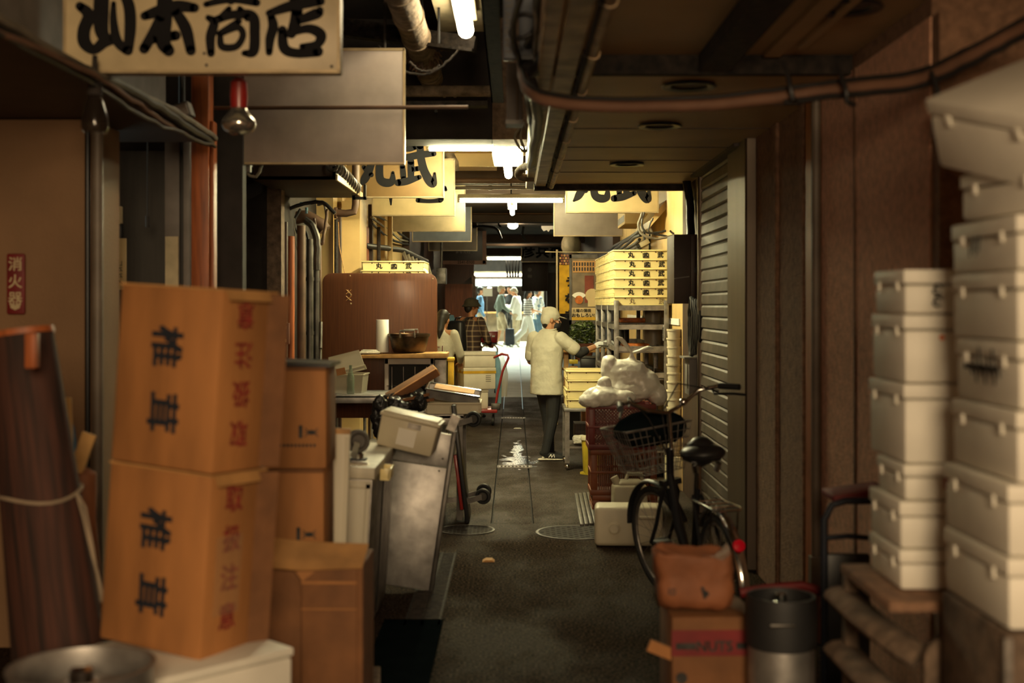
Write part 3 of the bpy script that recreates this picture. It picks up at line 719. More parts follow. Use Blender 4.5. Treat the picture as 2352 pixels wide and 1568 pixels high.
for i, (py, dd, m) in enumerate(((488, 18.2, 'pipe_brown'), (503, 21, 'pipe_brown'), (562, 25.5, 'concrete_far'), (637, 33, 'cable'))):
    if i < 3: pipe('passage_pipe', ['first brown pipe across the dark passage ceiling', 'second brown pipe across the dark passage ceiling', 'long conduit across the ceiling above the far grey sign'][i], [(-1.4, dd, Z(py, dd)), (1.35, dd, Z(py, dd))], .03, m, 'pipe')
for i, (pts, sd) in enumerate((([(1085, 521), (1110, 519), (1140, 525), (1152, 548)], 5), ([(1148, 470), (1143, 490), (1146, 515), (1150, 520)], 6), ([(1203, 520), (1200, 540), (1208, 552)], 7))):
    pipe('ceiling_cable', ['black cable curving left of the two round lamps', 'cable hanging from the lower crosswise lamp', 'thin cable right of the two round lamps'][i], wig([at(a, c, 20) for a, c in pts], .003, 6, sd), .02, 'cable', 'cable', n=7)
b = MB(); p = at(1257, 524, 21)
b.prism([(-.10, .04), (.10, .04), (.10, -.02), (.05, -.02), (.02, -.06), (-.01, -.03), (-.06, -.05), (-.10, .0)], 0, .004)
tag(b.build('torn_paper', 'white_paper', loc=p), 'torn white paper scrap hanging from the passage ceiling', 'paper')
# bulbs at the left ----------------------------------------------------
d = 5.25
t = thing('reflector_bulb', 'silver reflector bulb in a red socket below the near sign', 'lamp', at(549, 310, d))
MB().lathe([(.0, 0), (.03, .002), (.062, .02), (.072, .042), (.068, .06), (.045, .09), (.028, .115), (.024, .14), (0, .142)], n=28).build('bulb', 'bulb_silver', t)
MB().lathe([(.026, .11), (.034, .112), (.037, .16), (.034, .22), (.02, .235), (0, .236)], n=22).build('socket', 'red_paint', t)
MB().tube([(0, 0, .23), (-.01, 0, .29), (-.05, .02, .33), (-.10, .05, .42), (-.10, .08, 1.4)], .006, 8).build('wire', 'cable', t)
d = 4.9
t = thing('glass_lamp', 'dark unlit glass lamp hanging at the left below the near sign', 'lamp', at(218, 305, d))
MB().lathe([(.045, 0), (.052, .02), (.05, .06), (.035, .12), (.024, .15), (0, .152)], n=24).build('glass_shade', 'glass_dark', t)
MB().lathe([(.018, .14), (.03, .145), (.03, .17), (.022, .18), (.03, .19), (.03, .215), (.012, .225), (.010, .30), (0, .30)], n=20).build('socket', 'dusty_iron', t)
# left awning with its cable bundle
d0, d1 = 2.5, 6.75
b = MB(); za = 2.47; xa = EYE-za
xe = -1.62
b.span((-3.0, d0, za), (xe, d1, za+.035)); b.span((xe-.02, d0, za-.02), (xe, d1, za+.04))
tag(b.build('left_awning', 'awning_brown'), 'dark awning sloping away at the upper left above the plaster wall', 'awning')
slab('wall_left_fascia', [((-3.0, d0, za+.04), (-1.86, d1, 3.75))], 'panel_grey')
CB = ['grey cable in the bundle along the left awning edge', 'black cable in the bundle along the left awning edge', 'tan cable in the bundle along the left awning edge', 'thin cable drooping under the left awning edge']
for i, (m, r) in enumerate((('cable_grey', .016), ('cable', .02), ('pipe_pink', .012), ('cable', .010))):
    pts = [(xe+.012+.014*math.sin(i*2+k), d0+k*.53, za+.03-.022*i+.014*math.sin(k*1.3+i)) for k in range(9)]
    pipe('awning_cable', CB[i], wig(pts, .006, 4, i), r, m, 'cable', group='cables along the left awning', n=8)
t = thing('junction_box', 'pale slanted junction box tied to the cables of the left awning', 'box', at(403, 262, 6.3), (0, R(-18), 0))
MB().box((0, 0, 0), (.17, .09, .075)).build('case', 'panel_grey', t, bevel=.008)
MB().box((.0, -.048, .0), (.15, .008, .055)).build('cover', 'sign_back', t, bevel=.004)
# brown awning box with coil spring
d0, d1 = 9.0, 10.5
zb = EYE+285*9.06/F
xb = X(830, 10.5)
b = MB(); b.span((-1.86, d0, zb), (xb, d1, zb+.03)); b.span((-1.86, d0, zb), (xb, d0+.03, zb+.14)); b.span((xb-.03, d0, zb), (xb, d1, zb+.10))
t = tag(b.build('awning_box', 'awning_brown', bevel=.004), 'brown box awning on the left below the blank sign panel', 'awning')
b = MB(); b.span((xb-.002, d0, zb-.002), (xb+.012, d1, zb+.04)); b.build('edge_strip', 'edge_metal', t)
b = MB()
p0, p1 = at(762, 375, 8.9), at(818, 435, 10.2)
n_ = 150; pts = []
ax = (p1-p0).normalized(); u = ax.cross(Vector((0, 0, 1))).normalized(); v = ax.cross(u)
for i in range(n_): a = i/n_*2*PI*11; pts.append(p0.lerp(p1, i/n_)+(u*math.cos(a)+v*math.sin(a))*.045)
b.tube(pts, .012, 7); tag(b.build('spring_hose', 'steel_dull'), 'coiled grey spring hose on the corner of the brown awning box', 'hose')
t = thing('bracket', 'black bracket at the outer corner of the brown awning box', 'bracket', at(824, 458, 10.3))
MB().span((-.05, -.03, 0), (-.025, .03, .12)).build('plate', 'black_metal', t); MB().span((-.05, -.03, 0), (.06, .03, .02)).build('foot_plate', 'black_metal', t); MB().span((.04, -.03, 0), (.06, .03, .12)).build('side_plate', 'black_metal', t)
d = 10.9
pipe('elbow_pipe', 'brown drain pipe that drops past the awning box and turns left', [at(817, 372, d), at(817, 470, d), at(813, 486, d), at(795, 490, d), at(770, 489, d)], .032, 'pipe_brown', 'pipe', [(at(774, 489, d), at(768, 489, d), .05)])
# wires near the red-brown post
for i, (pts, sd) in enumerate((([(510, 250), (530, 300), (515, 330), (540, 345)], 1), ([(495, 345), (540, 370), (580, 405), (600, 385), (596, 372)], 2), ([(505, 300), (560, 350), (575, 395)], 3))):
    pipe('loose_wire', ['dark wire loop behind the silver bulb', 'grey wire curling under the blank sign panel', 'wire running from the wooden post to the brown awning'][i], wig([at(a, c, 7.6+.1*i) for a, c in pts], .006, 5, sd), .009, ['cable', 'cable_grey', 'cable'][i], 'cable', n=7)
b = MB(); b.box((0, 0, 0), (.04, .05, .06)); tag(b.build('wire_connector', 'panel_grey', bevel=.006, loc=at(569, 385, 7.7)), 'small pale connector among the wires under the blank panel', 'connector')
# right canopy cables -------------------------------------------------
pts = [at(1196, 150, 5.6), at(1214, 210, 4.9), at(1290, 238, 4.7), at(1440, 245, 4.6), at(1640, 240, 4.5), at(1800, 222, 4.4), at(1930, 205, 4.3), at(2100, 186, 4.1), at(2230, 130, 3.9), at(2360, 62, 3.7), at(2460, 20, 3.5)]
pipe('sagging_pipe', 'thick tan pipe sagging across below the canopy to the right wall', wig(pts, .001, 6, 9), .021, 'pipe_pink', 'pipe', n=12)
up = Vector((0, -.005, .027)); dn = Vector((0, -.012, -.022))
pipe('sagging_cable', 'black cable riding on top of the thick tan pipe', wig([Vector(p)+up for p in pts], .002, 6, 10), .009, 'cable', 'cable', n=8)
pipe('sagging_cable', 'black cable slung below the right half of the thick tan pipe', wig([Vector(p)+dn for p in pts[5:]], .002, 6, 11), .011, 'cable', 'cable', n=8)
for i, (px, py, dd) in enumerate(((1815, 205, 4.38), (1940, 210, 4.27), (2155, 225, 4.0))):
    pipe('cable_strap', ['black strap holding the tan pipe near the wood strip', 'black strap holding the tan pipe over the stucco wall', 'black strap with a small tag hanging from the pipe near the foam boxes'][i], wig([at(px-15, py-60, dd+.02), at(px, py-10, dd-.04), at(px+6, py+20, dd-.04), at(px+22, py+30, dd)], .002, 4, i), .009, 'cable', 'cable', group='straps on the sagging pipe', n=7)
t = thing('wall_tag', 'small dark reddish tag hanging on the right wall below the pipe', 'tag', at(2151, 285, 4.25))
MB().span((-.017, -.012, -.045), (.017, .012, .045)).build('plate', 'brown_plastic', t, bevel=.005); MB().tube([(0, 0, .045), (.004, 0, .08), (0, 0, .13)], .004, 6).build('cord', 'cable', t)
# dark cable tangle along the canopy's left edge
CL = ['outermost black cable of the tangle on the canopy edge', 'second black cable of the tangle on the canopy edge', 'loose black loop of the tangle on the canopy edge', 'thick dark hose of the tangle on the canopy edge', 'thin grey cable of the tangle on the canopy edge']
for i, (pts, r, m) in enumerate((([(1205, -40, 4.4), (1178, 70, 5.0), (1190, 130, 5.3), (1206, 200, 5.6), (1216, 262, 6.2), (1222, 330, 7.5)], .012, 'cable'),
                                 ([(1240, -40, 4.4), (1232, 60, 5.0), (1205, 130, 5.6), (1214, 235, 6.0), (1228, 300, 7.0), (1226, 380, 8.5)], .018, 'cable'),
                                 ([(1245, 38, 4.9), (1190, 34, 4.9), (1176, 60, 5.0), (1182, 90, 5.1), (1240, 70, 5.1)], .010, 'cable'),
                                 ([(1262, 100, 5.0), (1228, 165, 5.3), (1212, 150, 5.3), (1225, 215, 5.5), (1235, 280, 6.2), (1224, 345, 7.3), (1218, 380, 8.6)], .026, 'cable'),
                                 ([(1228, -30, 4.7), (1229, 60, 4.8), (1228, 130, 5.2)], .007, 'cable_grey'))):
    pipe('canopy_cable', CL[i], wig([at(a, c, e) for a, c, e in pts], .003, 6, i), r, m, 'cable', group='cables on the canopy edge', n=9)
d = 9.2
pipe('cable_coil', 'pale looped cables hanging beside the right end of the upper lamp', wig([at(1205, 280, d), at(1184, 310, d), at(1190, 335, d), at(1208, 348, d), at(1213, 320, d), at(1204, 285, d), at(1196, 315, d), at(1206, 345, d)], .003, 6, 3), .010, 'cable_grey', 'cable', n=7)
pipe('flexible_hose', 'wrapped flexible hose curling at the tip of the canopy edge', wig([at(1228, 340, 9), at(1222, 378, 9.3), at(1200, 385, 9.5), at(1190, 400, 9.6), at(1205, 408, 9.6), at(1225, 408, 9.6)], .002, 6, 4), .030, 'lagging', 'hose', n=10)
d = 6.4
t = thing('conduit_box', 'grey conduit box hanging at the canopy edge under the cables', 'box', at(1186, 280, d))
MB().span((-.05, 0, 0), (.03, .14, .30)).build('case', 'panel_grey', t, bevel=.006); MB().span((-.055, -.006, -.01), (.034, .146, .012)).build('lower_lip', 'steel_dark', t); MB().cyl((.005, -.006, .01), (.005, -.006, .29), .006, n=8).build('side_pipe', 'pipe_grey', t)
d = 5.3
t = thing('cable_housing', 'dark blue-grey housing with faint vertical lettering at the canopy edge', 'box', at(1169, 135, d))
MB().span((-.025, 0, 0), (.028, .06, .40)).build('case', 'sign_blue', t, bevel=.006)
b = MB(); put_text(b, 'LM RMY LU', (.0, -.001, .15), .05, roll=-PI/2, bold=.01); b.build('lettering', 'panel_grey', t)
t = thing('cable_housing', 'second dark housing right of the lettered one behind the black loop', 'box', at(1208, 130, d+.1))
MB().span((-.03, 0, 0), (.03, .06, .38)).build('case', 'sign_blue', t, bevel=.006); MB().span((-.034, -.004, -.012), (.034, .064, .01)).build('lower_lip', 'black_metal', t)
# ================================================================== LEFT SIDE
def foam_box(label, loc, rot, w, d, h, group, lid=.045, mat='foam', tape=None, marks=None):
    """origin at the base centre; -y is the front"""
    t = thing('foam_box', label, 'box', loc, rot, group)
    b = MB(); hb = h-lid
    b.box((0, 0, hb/2), (w-.008, d-.008, hb), taper=(1.006, 1.006))
    b.build('body', mat, t, bevel=.012)
    b = MB(); b.box((0, 0, h-lid/2+.001), (w, d, lid-.004))
    for s in (-1, 1): b.box((-w/2-.001, s*d*.30, h-lid-.004), (.010, .022, .03))
    b.build('lid', mat, t, bevel=.009)
    if tape:
        b = MB(); b.span((-w/2-.002, -d/2-.002, h-lid-.03), (w/2+.002, d/2+.002, h-lid+.005)); b.build('tape', tape, t)
    if marks:
        b = MB(); marks(b, w, d, h); b.build('lettering', 'ink', t)
    return t
def carton(t, w, d, h, mat='cardboard', flapgap=True):
    MB().box((0, 0, h/2), (w, d, h)).build('body', mat, t, bevel=.006)
    b = MB()
    for s in (-1, 1): b.box((s*w/4, 0, h+.002), (w/2-.003, d, .005))
    b.build('top_flap', mat, t)
    b = MB(); b.box((0, -d/2-.0006, h*.96), (.055, .0012, h*.1)); b.box((0, 0, h+.0055), (.055, d, .001)); b.build('tape', 'cardboard_pale', t)
# shiitake cartons ----------------------------------------------------------------
th = R(-27)
def mushroom_box(label, loc, rot, upper):
    t = thing('mushroom_carton', label, 'box', loc, rot, 'mushroom cartons')
    w, d, h = .40, .26, .545
    b = MB(); b.box((0, 0, h/2), (w, d, h)); b.build('body', 'cardboard', t, bevel=.007)
    b = MB(); b.box((w/2+.012, d/2-.02, h/2), (.004, .085, h*.98), rot=(0, 0, R(-32))); b.build('side_flap', 'cardboard_dark', t)  # dark board paints the shade of the carton's open side
    b = MB(); b.box((0, -.0, h+.001), (w+.006, d+.004, .006)); b.box((w/2+.014, -.02, h-.015), (.003, .2, .03), rot=(0, R(-28), 0)); b.build('top_flap', 'cardboard_pale', t)
    b = MB()
    for s, z in (('椎', .365), ('茸', .165)): put_text(b, s, (-.0, -d/2, z), .128, roll=PI/2, bold=.03)
    b.build('lettering', 'ink_navy', t)
    b = MB()
    ch = '意注扱取' if upper else '取扱注意'
    for k, s in enumerate(ch): put_text(b, s, (w/2, -.02, h*.86-k*.118), .085, nrm=(1, 0, 0), roll=PI if upper else 0, bold=.02)
    b.build('side_lettering', 'ink_red', t)
    if not upper:
        b = MB(); b.quad((w/2+.002, -.09, .12), (w/2+.002, .03, .12), (w/2+.002, .03, .36), (w/2+.002, -.09, .36)); b.build('clear_tape', 'tape_clear', t)
    return t
base = Vector((-1.045, 3.93, .556))
lean = R(3.6)
def leanrot(): return (Matrix.Rotation(lean, 3, 'Y') @ Matrix.Rotation(th, 3, 'Z')).to_euler()
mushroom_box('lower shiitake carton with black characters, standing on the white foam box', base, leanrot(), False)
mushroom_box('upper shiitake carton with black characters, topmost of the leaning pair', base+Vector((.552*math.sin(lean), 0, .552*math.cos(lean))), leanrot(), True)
fb = R(46)
c = Vector((-1.0, 3.53, 0)); ex = Vector((math.cos(fb), math.sin(fb), 0)); ey = Vector((-math.sin(fb), math.cos(fb), 0))
c = c+ex*.235+ey*.235
foam_box('white foam box right under the leaning shiitake cartons', c+Vector((0, 0, .285)), fb, .47, .47, .268, 'foam boxes under the cartons', .03)
foam_box('bottom foam box on the floor below the shiitake cartons', c, fb, .47, .47, .285, 'foam boxes under the cartons', .03)
# beer keg
t = thing('keg', 'stainless steel keg with a raised rim and valve, bottom left corner', 'keg', (-1.14, 3.33, 0))
r = .19
MB().lathe([(0, .0), (r*.88, .0), (r*.9, .03), (r, .06), (r, .20), (r+.008, .215), (r, .23), (r, .40), (r+.008, .415), (r, .43), (r, .53), (r*.93, .57), (r*.6, .595), (.05, .60), (0, .60)], n=40).build('body', 'steel', t)
MB().lathe([(r*.95, .55), (r*.97, .60), (r*.97, .635), (r*1.0, .645), (r*1.0, .652), (r*.94, .652), (r*.92, .635), (r*.91, .57), (r*.95, .55)], n=40).build('rim', 'steel', t)
b = MB(); b.lathe([(.045, .59), (.045, .605), (.032, .61), (.03, .64), (.022, .645), (0, .645)], n=20); b.build('valve', 'chrome', t)
# rolled brown mat, tied with string
t = thing('rolled_mat', 'dark brown roll tied with white string, leaning at the far left', 'roll', (-1.42, 4.1, 0), (R(-3), R(-8), 0))
b = MB(); b.rings([((0, 0, 0), .155, .12), ((0, 0, .5), .15, .115), ((0, 0, 1.1), .125, .10), ((0, 0, 1.52), .105, .085)], 30); b.build('roll', 'wood_roll', t, ang=60)
b = MB(); b.rings([((0, 0, 1.515), .11, .09), ((0, 0, 1.535), .108, .088)], 30); b.build('frayed_end', 'wood_orange', t)
b = MB(); b.tube([(.136*math.cos(a), .11*math.sin(a), .98+.02*math.sin(a*2+.4)) for a in [k*2*PI/24 for k in range(24)]], .006, 6, closed=True)
b.tube([(.13, -.03, .98), (.15, -.05, .90), (.16, -.04, .78), (.18, -.05, .66), (.19, -.04, .55)], .005, 6); b.tube([(.13, -.03, .98), (.16, -.05, .93), (.165, -.04, .80), (.175, -.05, .62)], .004, 6)
b.build('string', 'rope', t)
t = tag(MB().box((.0, 0, 0), (.035, .035, .11)).build('wood_wedge', 'wood_orange', loc=at(74, 805, 3.95), bevel=.004), 'small wooden wedge tucked at the top of the brown roll', 'wedge')
t = thing('paper_bundle', 'crumpled tan paper bundle standing behind the brown roll', 'paper', (-1.60, 4.62, 0))
b = MB(); rnd = random.Random(5)
b.rings([((0, 0, 0), .10, .07), ((.01, 0, .5), .09, .07), ((-.01, 0, .85), .08, .06), ((.02, 0, 1.02), .07, .05)], 14); b.build('bag', 'kraft', t, disp=.03, dscale=.08, sub=1)
b = MB(); b.cyl((-.03, 0, 1.0), (-.04, .0, 1.26), .022, n=10); b.box((.03, -.02, 1.06), (.05, .02, .15), rot=(0, R(20), 0)); b.build('paper_roll', 'tan_paper', t)
tag(MB().tube(wig([at(92, 870, 5.0), at(115, 905, 5.0), at(145, 935, 5.0), at(160, 965, 5.0), at(170, 1000, 5.0), at(172, 1060, 5.0)], .002, 6, 1), .008, 7).build('blue_rope', 'blue_cord'), 'blue cord hanging behind the brown roll', 'cord')
# signs on the left walls
d = 5.88
t = thing('extinguisher_sign', 'red fire extinguisher sign with white characters on the plaster wall', 'sign', at(36, 722, d))
w, h = 43*d/F, 140*d/F
MB().span((-w/2, -.004, 0), (w/2, .015, h)).build('plate', 'red_sign', t, bevel=.012)
b = MB()
for k, s in enumerate('消火器'): put_text(b, s, (0, -.004, h*.83-k*.081), .068, bold=.015)
b.prism([(-.022, h*.155), (.022, h*.155), (.022, h*.11), (0, h*.07), (-.022, h*.11)], -.0065, -.0045)
b.build('lettering', 'sign_board', t)
pipe('wall_pipe', 'grey vertical drain pipe at the edge of the plaster wall', [(X(229, 5.9), 5.87, 0), (X(229, 5.9), 5.87, 2.4)], .026, 'pipe_grey', 'pipe')
pipe('wall_pipe', 'thin dark pipe beside the grey drain at the plaster wall edge', [(X(208, 5.9), 5.86, 0), (X(208, 5.9), 5.86, 2.45)], .013, 'black_metal', 'pipe')
b = MB(); b.span((X(236, 7.4), 7.38, 0), (X(440, 7.4), 7.44, 2.5)); struct(b.build('door_2', 'door_grey'))
b = MB(); b.span((X(378, 7.34), 7.34, 0), (X(412, 7.34), 7.38, 2.7)); b.span((X(425, 7.34), 7.3, 0), (X(440, 7.34), 7.4, 2.7)); struct(b.build('trim_13', 'panel_grey', bevel=.004))
tag(MB().span((X(380, 7.33), 7.325, Z(660, 7.33)), (X(410, 7.33), 7.339, Z(543, 7.33))).build('grey_patch', 'lamp_housing'), 'pale rough patch on the grey jamb behind the cartons', 'patch')
b = MB(); b.span((X(441, 7.0), 6.98, 0), (X(481, 7.0), 7.1, 3.6)); b.span((X(482, 7.0), 7.0, 0), (X(491, 7.0), 7.08, 2.62)); tag(b.build('wooden_post', 'wood_orange', bevel=.006), 'orange-brown wooden post behind the cartons on the left', 'post')
pipe('wall_pipe', 'vertical dark pipe beside the wooden post, below the red socket', [(X(424, 7.0), 6.95, 2.6), (X(424, 7.0), 6.95, 3.6)], .02, 'black_metal', 'pipe')
d = 7.31
t = thing('name_plate', 'narrow white vertical name plate with handwritten characters on the grey door', 'sign', at(274, 665, d))
w, h = 32*d/F, 118*d/F
MB().span((-w/2, 0, 0), (w/2, .012, h)).build('plate', 'sign_cream', t, bevel=.003)
b = MB()
for k, s in enumerate('山本本入'): put_text(b, s, (0, 0, h*.52-k*.036), .04, bold=.01)
b.build('lettering', 'ink_worn', t)
t = thing('switch_box', 'small beige switch box with two windows above the name plate', 'switch', at(267, 513, d))
MB().span((-.028, 0, 0), (.028, .04, .10)).build('case', 'sign_board', t, bevel=.005)
b = MB(); b.span((-.018, -.003, .055), (.018, 0, .085)); b.span((-.018, -.003, .015), (.018, 0, .045)); b.build('window_pane', 'brown_plastic', t); MB().span((-.03, .0, -.09), (.03, .05, -.002)).build('lower_case', 'black_plastic', t, bevel=.006)
pipe('pull_string', 'thin dark pull cord with a knob hanging on the grey door', [at(339, 300, 6.95)+Vector((0, 0, 1.1)), at(339, 500, 6.95)], .004, 'cable', 'cord', [(at(339, 496, 6.95), at(339, 522, 6.95), .012)], n=6)
# vertical pipes and rods at the dark niche
PIPES = [(655, .022, 'wood_dark', 'brown rod'), (668, .03, 'wood_orange', 'wooden batten'), (692, .035, 'pipe_brown', 'brown drain pipe'), (712, .03, 'steel_dark', 'dark ribbed pipe'), (727, .026, 'steel_dark', 'dark pipe'), (735, .016, 'pipe_brown', 'thin brown pipe')]
for k, (px, r, m, lab) in enumerate(PIPES):
    dd = 9.9+k*.22
    x = X(px, dd)
    pipe('standing_pipe', '%s standing in the dark niche, %s from the concrete edge' % (lab, ['first', 'second', 'third', 'fourth', 'fifth', 'sixth'][k]), [(x, dd, 0), (x, dd, 2.25-.1*(k % 2))], r, m, 'pipe', [((x, dd, .9+.45*q), (x, dd, .93+.45*q), r+.005) for q in range(3)] if m == 'steel_dark' else None, 'pipes standing in the dark niche')
d = 10.8
pipe('lagged_pipe', 'fat wrapped pipe end bending down above the standing pipes', wig([at(680, 500, d), at(705, 498, d), at(735, 515, d), at(747, 528, d)], .001, 6, 1), .055, 'pipe_brown', 'pipe', n=14)
TL = ['cable loop left in the tangle above the standing pipes', 'tan cable in the tangle above the standing pipes', 'cable loop hanging right in the tangle by the cream pilaster', 'thin string drooping in front of the standing pipes', 'dark cable along the top of the niche tangle', 'fat hose bending down beside the standing pipes']
for i, (pts, r, m) in enumerate((([(690, 480), (676, 510), (688, 540), (700, 530), (710, 560), (705, 600)], .012, 'cable'), ([(730, 470), (745, 470), (750, 500), (742, 545), (735, 560)], .012, 'cable_grey'),
                                 ([(752, 480), (745, 530), (740, 560), (728, 548), (722, 500)], .012, 'pipe_brown'), ([(676, 500), (680, 560), (697, 612), (708, 580), (712, 590), (690, 640)], .004, 'cable_grey'),
                                 ([(640, 490), (690, 470), (740, 465), (770, 490)], .016, 'cable'), ([(700, 505), (718, 520), (728, 560), (728, 620)], .03, 'steel_dark'))):
    pipe('niche_cable', TL[i], wig([at(a, c, 10.7-.05*i) for a, c in pts], .003, 6, i), r, m, 'cable', n=8)
t = thing('blue_clip', 'small pale blue plastic clip hanging in the cable tangle', 'clip', at(704, 482, 10.5)); MB().cyl((0, 0, -.03), (0, 0, .02), .012, n=8).build('body', 'blue_cloth', t); MB().box((-.01, 0, .055), (.09, .02, .02)).build('strap', 'blue_cloth', t)
d = 9.6
t = thing('outlet_box', 'brown power outlet box with pale sockets on a wooden strip in the niche', 'outlet', at(656, 790, d))
MB().span((-.02, 0, -.1), (.015, .02, .32)).build('strip', 'wood_pale', t, loc=(-.04, 0, 0))
MB().span((-.03, -.03, 0), (.03, .02, .16)).build('case', 'brown_plastic', t, bevel=.004)
for k in range(3): MB().span((-.014, -.034, .015+k*.05), (.014, -.03, .04+k*.05)).build('socket', 'sign_cream' if k != 1 else 'black_plastic', t)
pipe('leaning_rod', 'black and steel rod leaning beside the brown board', [at(735, 890, 10.2), at(737, 740, 10.4)], .012, 'steel_dark', 'rod', [(at(736, 800, 10.3), at(737, 740, 10.4), .016)])
pipe('leaning_plank', 'dark plank leaning inside the niche', [(-2.3, 9.3, .9), (-1.93, 9.2, 1.45)], .025, 'wood_dark', 'plank')
# trays -----------------------------------------------------------------------------
TW, TD, TH = .57, .62, .084
def make_tray(label, group, loc, printed=True, mat='tray_cream', holes=True, w=TW, d=TD, h=TH):
    t = thing('tray', label, 'tray', loc, 0, group)
    b = MB(); wt = .006
    b.span((-w/2+.012, -d/2+.012, 0), (w/2-.012, d/2-.012, .006))
    for s in (-1, 1):
        b.add([(s*(w/2-.012), -d/2+.012, 0), (s*(w/2-.012), d/2-.012, 0), (s*(w/2-.004), d/2-.004, h-.006), (s*(w/2-.004), -d/2+.004, h-.006)], [(0, 1, 2, 3)])
        b.add([(-w/2+.012, s*(d/2-.012), 0), (w/2-.012, s*(d/2-.012), 0), (w/2-.004, s*(d/2-.004), h-.006), (-w/2+.004, s*(d/2-.004), h-.006)], [(0, 1, 2, 3)])
        b.add([(s*(w/2-.02), -d/2+.02, .006), (s*(w/2-.02), d/2-.02, .006), (s*(w/2-.014), d/2-.014, h-.004), (s*(w/2-.014), -d/2+.014, h-.004)], [(3, 2, 1, 0)])
        b.add([(-w/2+.02, s*(d/2-.02), .006), (w/2-.02, s*(d/2-.02), .006), (w/2-.014, s*(d/2-.014), h-.004), (-w/2+.014, s*(d/2-.014), h-.004)], [(3, 2, 1, 0)])
        for k in range(5):
            y = -d/2+.06+k*(d-.12)/4; b.span((s*(w/2-.012), y-.01, .004), (s*(w/2+.006), y+.01, h-.006))
    b.build('body', mat, t)
    b = MB(); e = .016
    for s in (-1, 1):
        b.span((s*(w/2-.016), -d/2-.004, h-.012), (s*(w/2+.008), d/2+.004, h)); b.span((-w/2-.004, s*(d/2-.016), h-.012), (w/2+.004, s*(d/2+.006), h))
        b.span((s*(w/2-.010), -d/2+.03, .026), (s*(w/2+.003), d/2-.03, .032))
    b.build('rim', mat, t, bevel=.003)
    b = MB()
    yy = -d/2+.004
    if printed:
        k = (h-.006)/h
        put_text(b, '丸', (-.125, yy+.003, h*.46), .058, nrm=(0, -1, -.1), bold=.03); put_text(b, '武', (.145, yy+.003, h*.46), .058, nrm=(0, -1, -.1), bold=.03)
        c0 = (.012, yy+.0035, h*.46)
        q = .028
        for (a, bb, cc, dd) in ((-q, q, q-.007, q), (-q, q, -q, -q+.007), (-q, -q+.006, -q, q), (q-.006, q, -q, q)):
            b.span((c0[0]+a, c0[1]-.001, c0[2]+cc), (c0[0]+bb, c0[1]+.001, c0[2]+dd))
        put_text(b, '武', (c0[0], c0[1], c0[2]), .042, nrm=(0, -1, -.1), bold=.05)
    if b.f: b.build('lettering', 'ink', t)
    if holes:
        b = MB()
        for x in (-.19, -.03, .10, .235): b.disc((x, yy-.002, h*.75), .006, (0, -1, 0))
        b.build('holes', 'hole', t)
    return t
d = 11.6
t0 = make_tray('cream tray printed 丸武, topmost of the pair behind the brown board', 'cream trays behind the brown board', (X(902, d), d+TD/2, Z(599, d)-TH))
dup(t0, (X(902, d), d+TD/2, Z(599, d)-2*TH), 0, 'cream tray just under the topmost one behind the brown board')
for k in range(2, 5): dup(t0, (X(902, d), d+TD/2, Z(599, d)-(k+1)*TH), 0, 'cream tray, %s in the stack behind the brown board' % ORD[k])
t = thing('tray_trolley', 'cream tubular trolley holding trays behind the brown board', 'trolley', (X(902, d), d+TD/2, 0))
zt = Z(599, d)-5*TH
for sx in (-1, 1):
    for sy in (-1, 1): MB().cyl((sx*.26, sy*.28, 0), (sx*.26, sy*.28, zt-.03), .014, n=10).build('leg', 'steel_dull', t)
MB().box((0, 0, zt-.015), (.56, .6, .028)).build('shelf', 'steel_dull', t)
MB().tube([(.30, -.30, zt-.02), (.325, -.30, zt+.2), (.325, -.30, Z(650, d)), (.31, -.30, Z(625, d)), (.28, -.29, Z(618, d))], .018, 10).build('handle', 'tray_cream', t)
MB().box((0, 0, .3), (.53, .57, .02)).build('lower_shelf', 'steel_dull', t)
# brown board
d = 10.95
x0, x1, z0, z1 = X(740, d), X(1004, d), .62, Z(627, d)
w = x1-x0; h = z1-z0; r = .085
pl = [(-w/2, 0), (w/2, 0)]+[(w/2-r+r*math.cos(a), h-r+r*math.sin(a)) for a in [k*PI/16 for k in range(9)]]+[(-w/2+r+r*math.cos(a), h-r+r*math.sin(a)) for a in [PI/2+k*PI/16 for k in range(9)]]
t = thing('brown_board', 'large brown wooden board with rounded corners, standing behind the pot', 'board', ((x0+x1)/2, d, z0))
MB().prism(pl, 0, .018).build('panel', 'wood_board', t, bevel=.003)
b = MB()
for px, py in ((804, 633), (994, 640)): b.ell((X(px, d)-(x0+x1)/2, -.002, Z(py, d)-z0), (.007, .005, .007), n=8)
for px, py in ((802, 672), (806, 677), (803, 688), (806, 697)): b.ell((X(px, d)-(x0+x1)/2, -.002, Z(py, d)-z0), (.008, .006, .008), n=8)
b.build('nail_heads', 'edge_metal', t)
b = MB()
for px, py in ((801, 670), (801, 685)):
    for a in (R(40), R(-40)): b.tube([(X(px, d)-(x0+x1)/2-.03*math.cos(a), -.006, Z(py, d)-z0-.03*math.sin(a)), (X(px, d)-(x0+x1)/2+.03*math.cos(a), -.006, Z(py, d)-z0+.03*math.sin(a))], .003, 5)
b.tube([(X(800, d)-(x0+x1)/2, -.006, Z(668, d)-z0), (X(768, d)-(x0+x1)/2, .3, Z(560, d)-z0), (X(755, d)-(x0+x1)/2, .6, Z(500, d)-z0)], .004, 6)
b.build('wire', 'wood_pale', t)
for s in (-1, 1): MB().span((s*w*.42-.02, .018, -z0), (s*w*.42+.02, .06, .5)).build('leg', 'wood_dark', t)
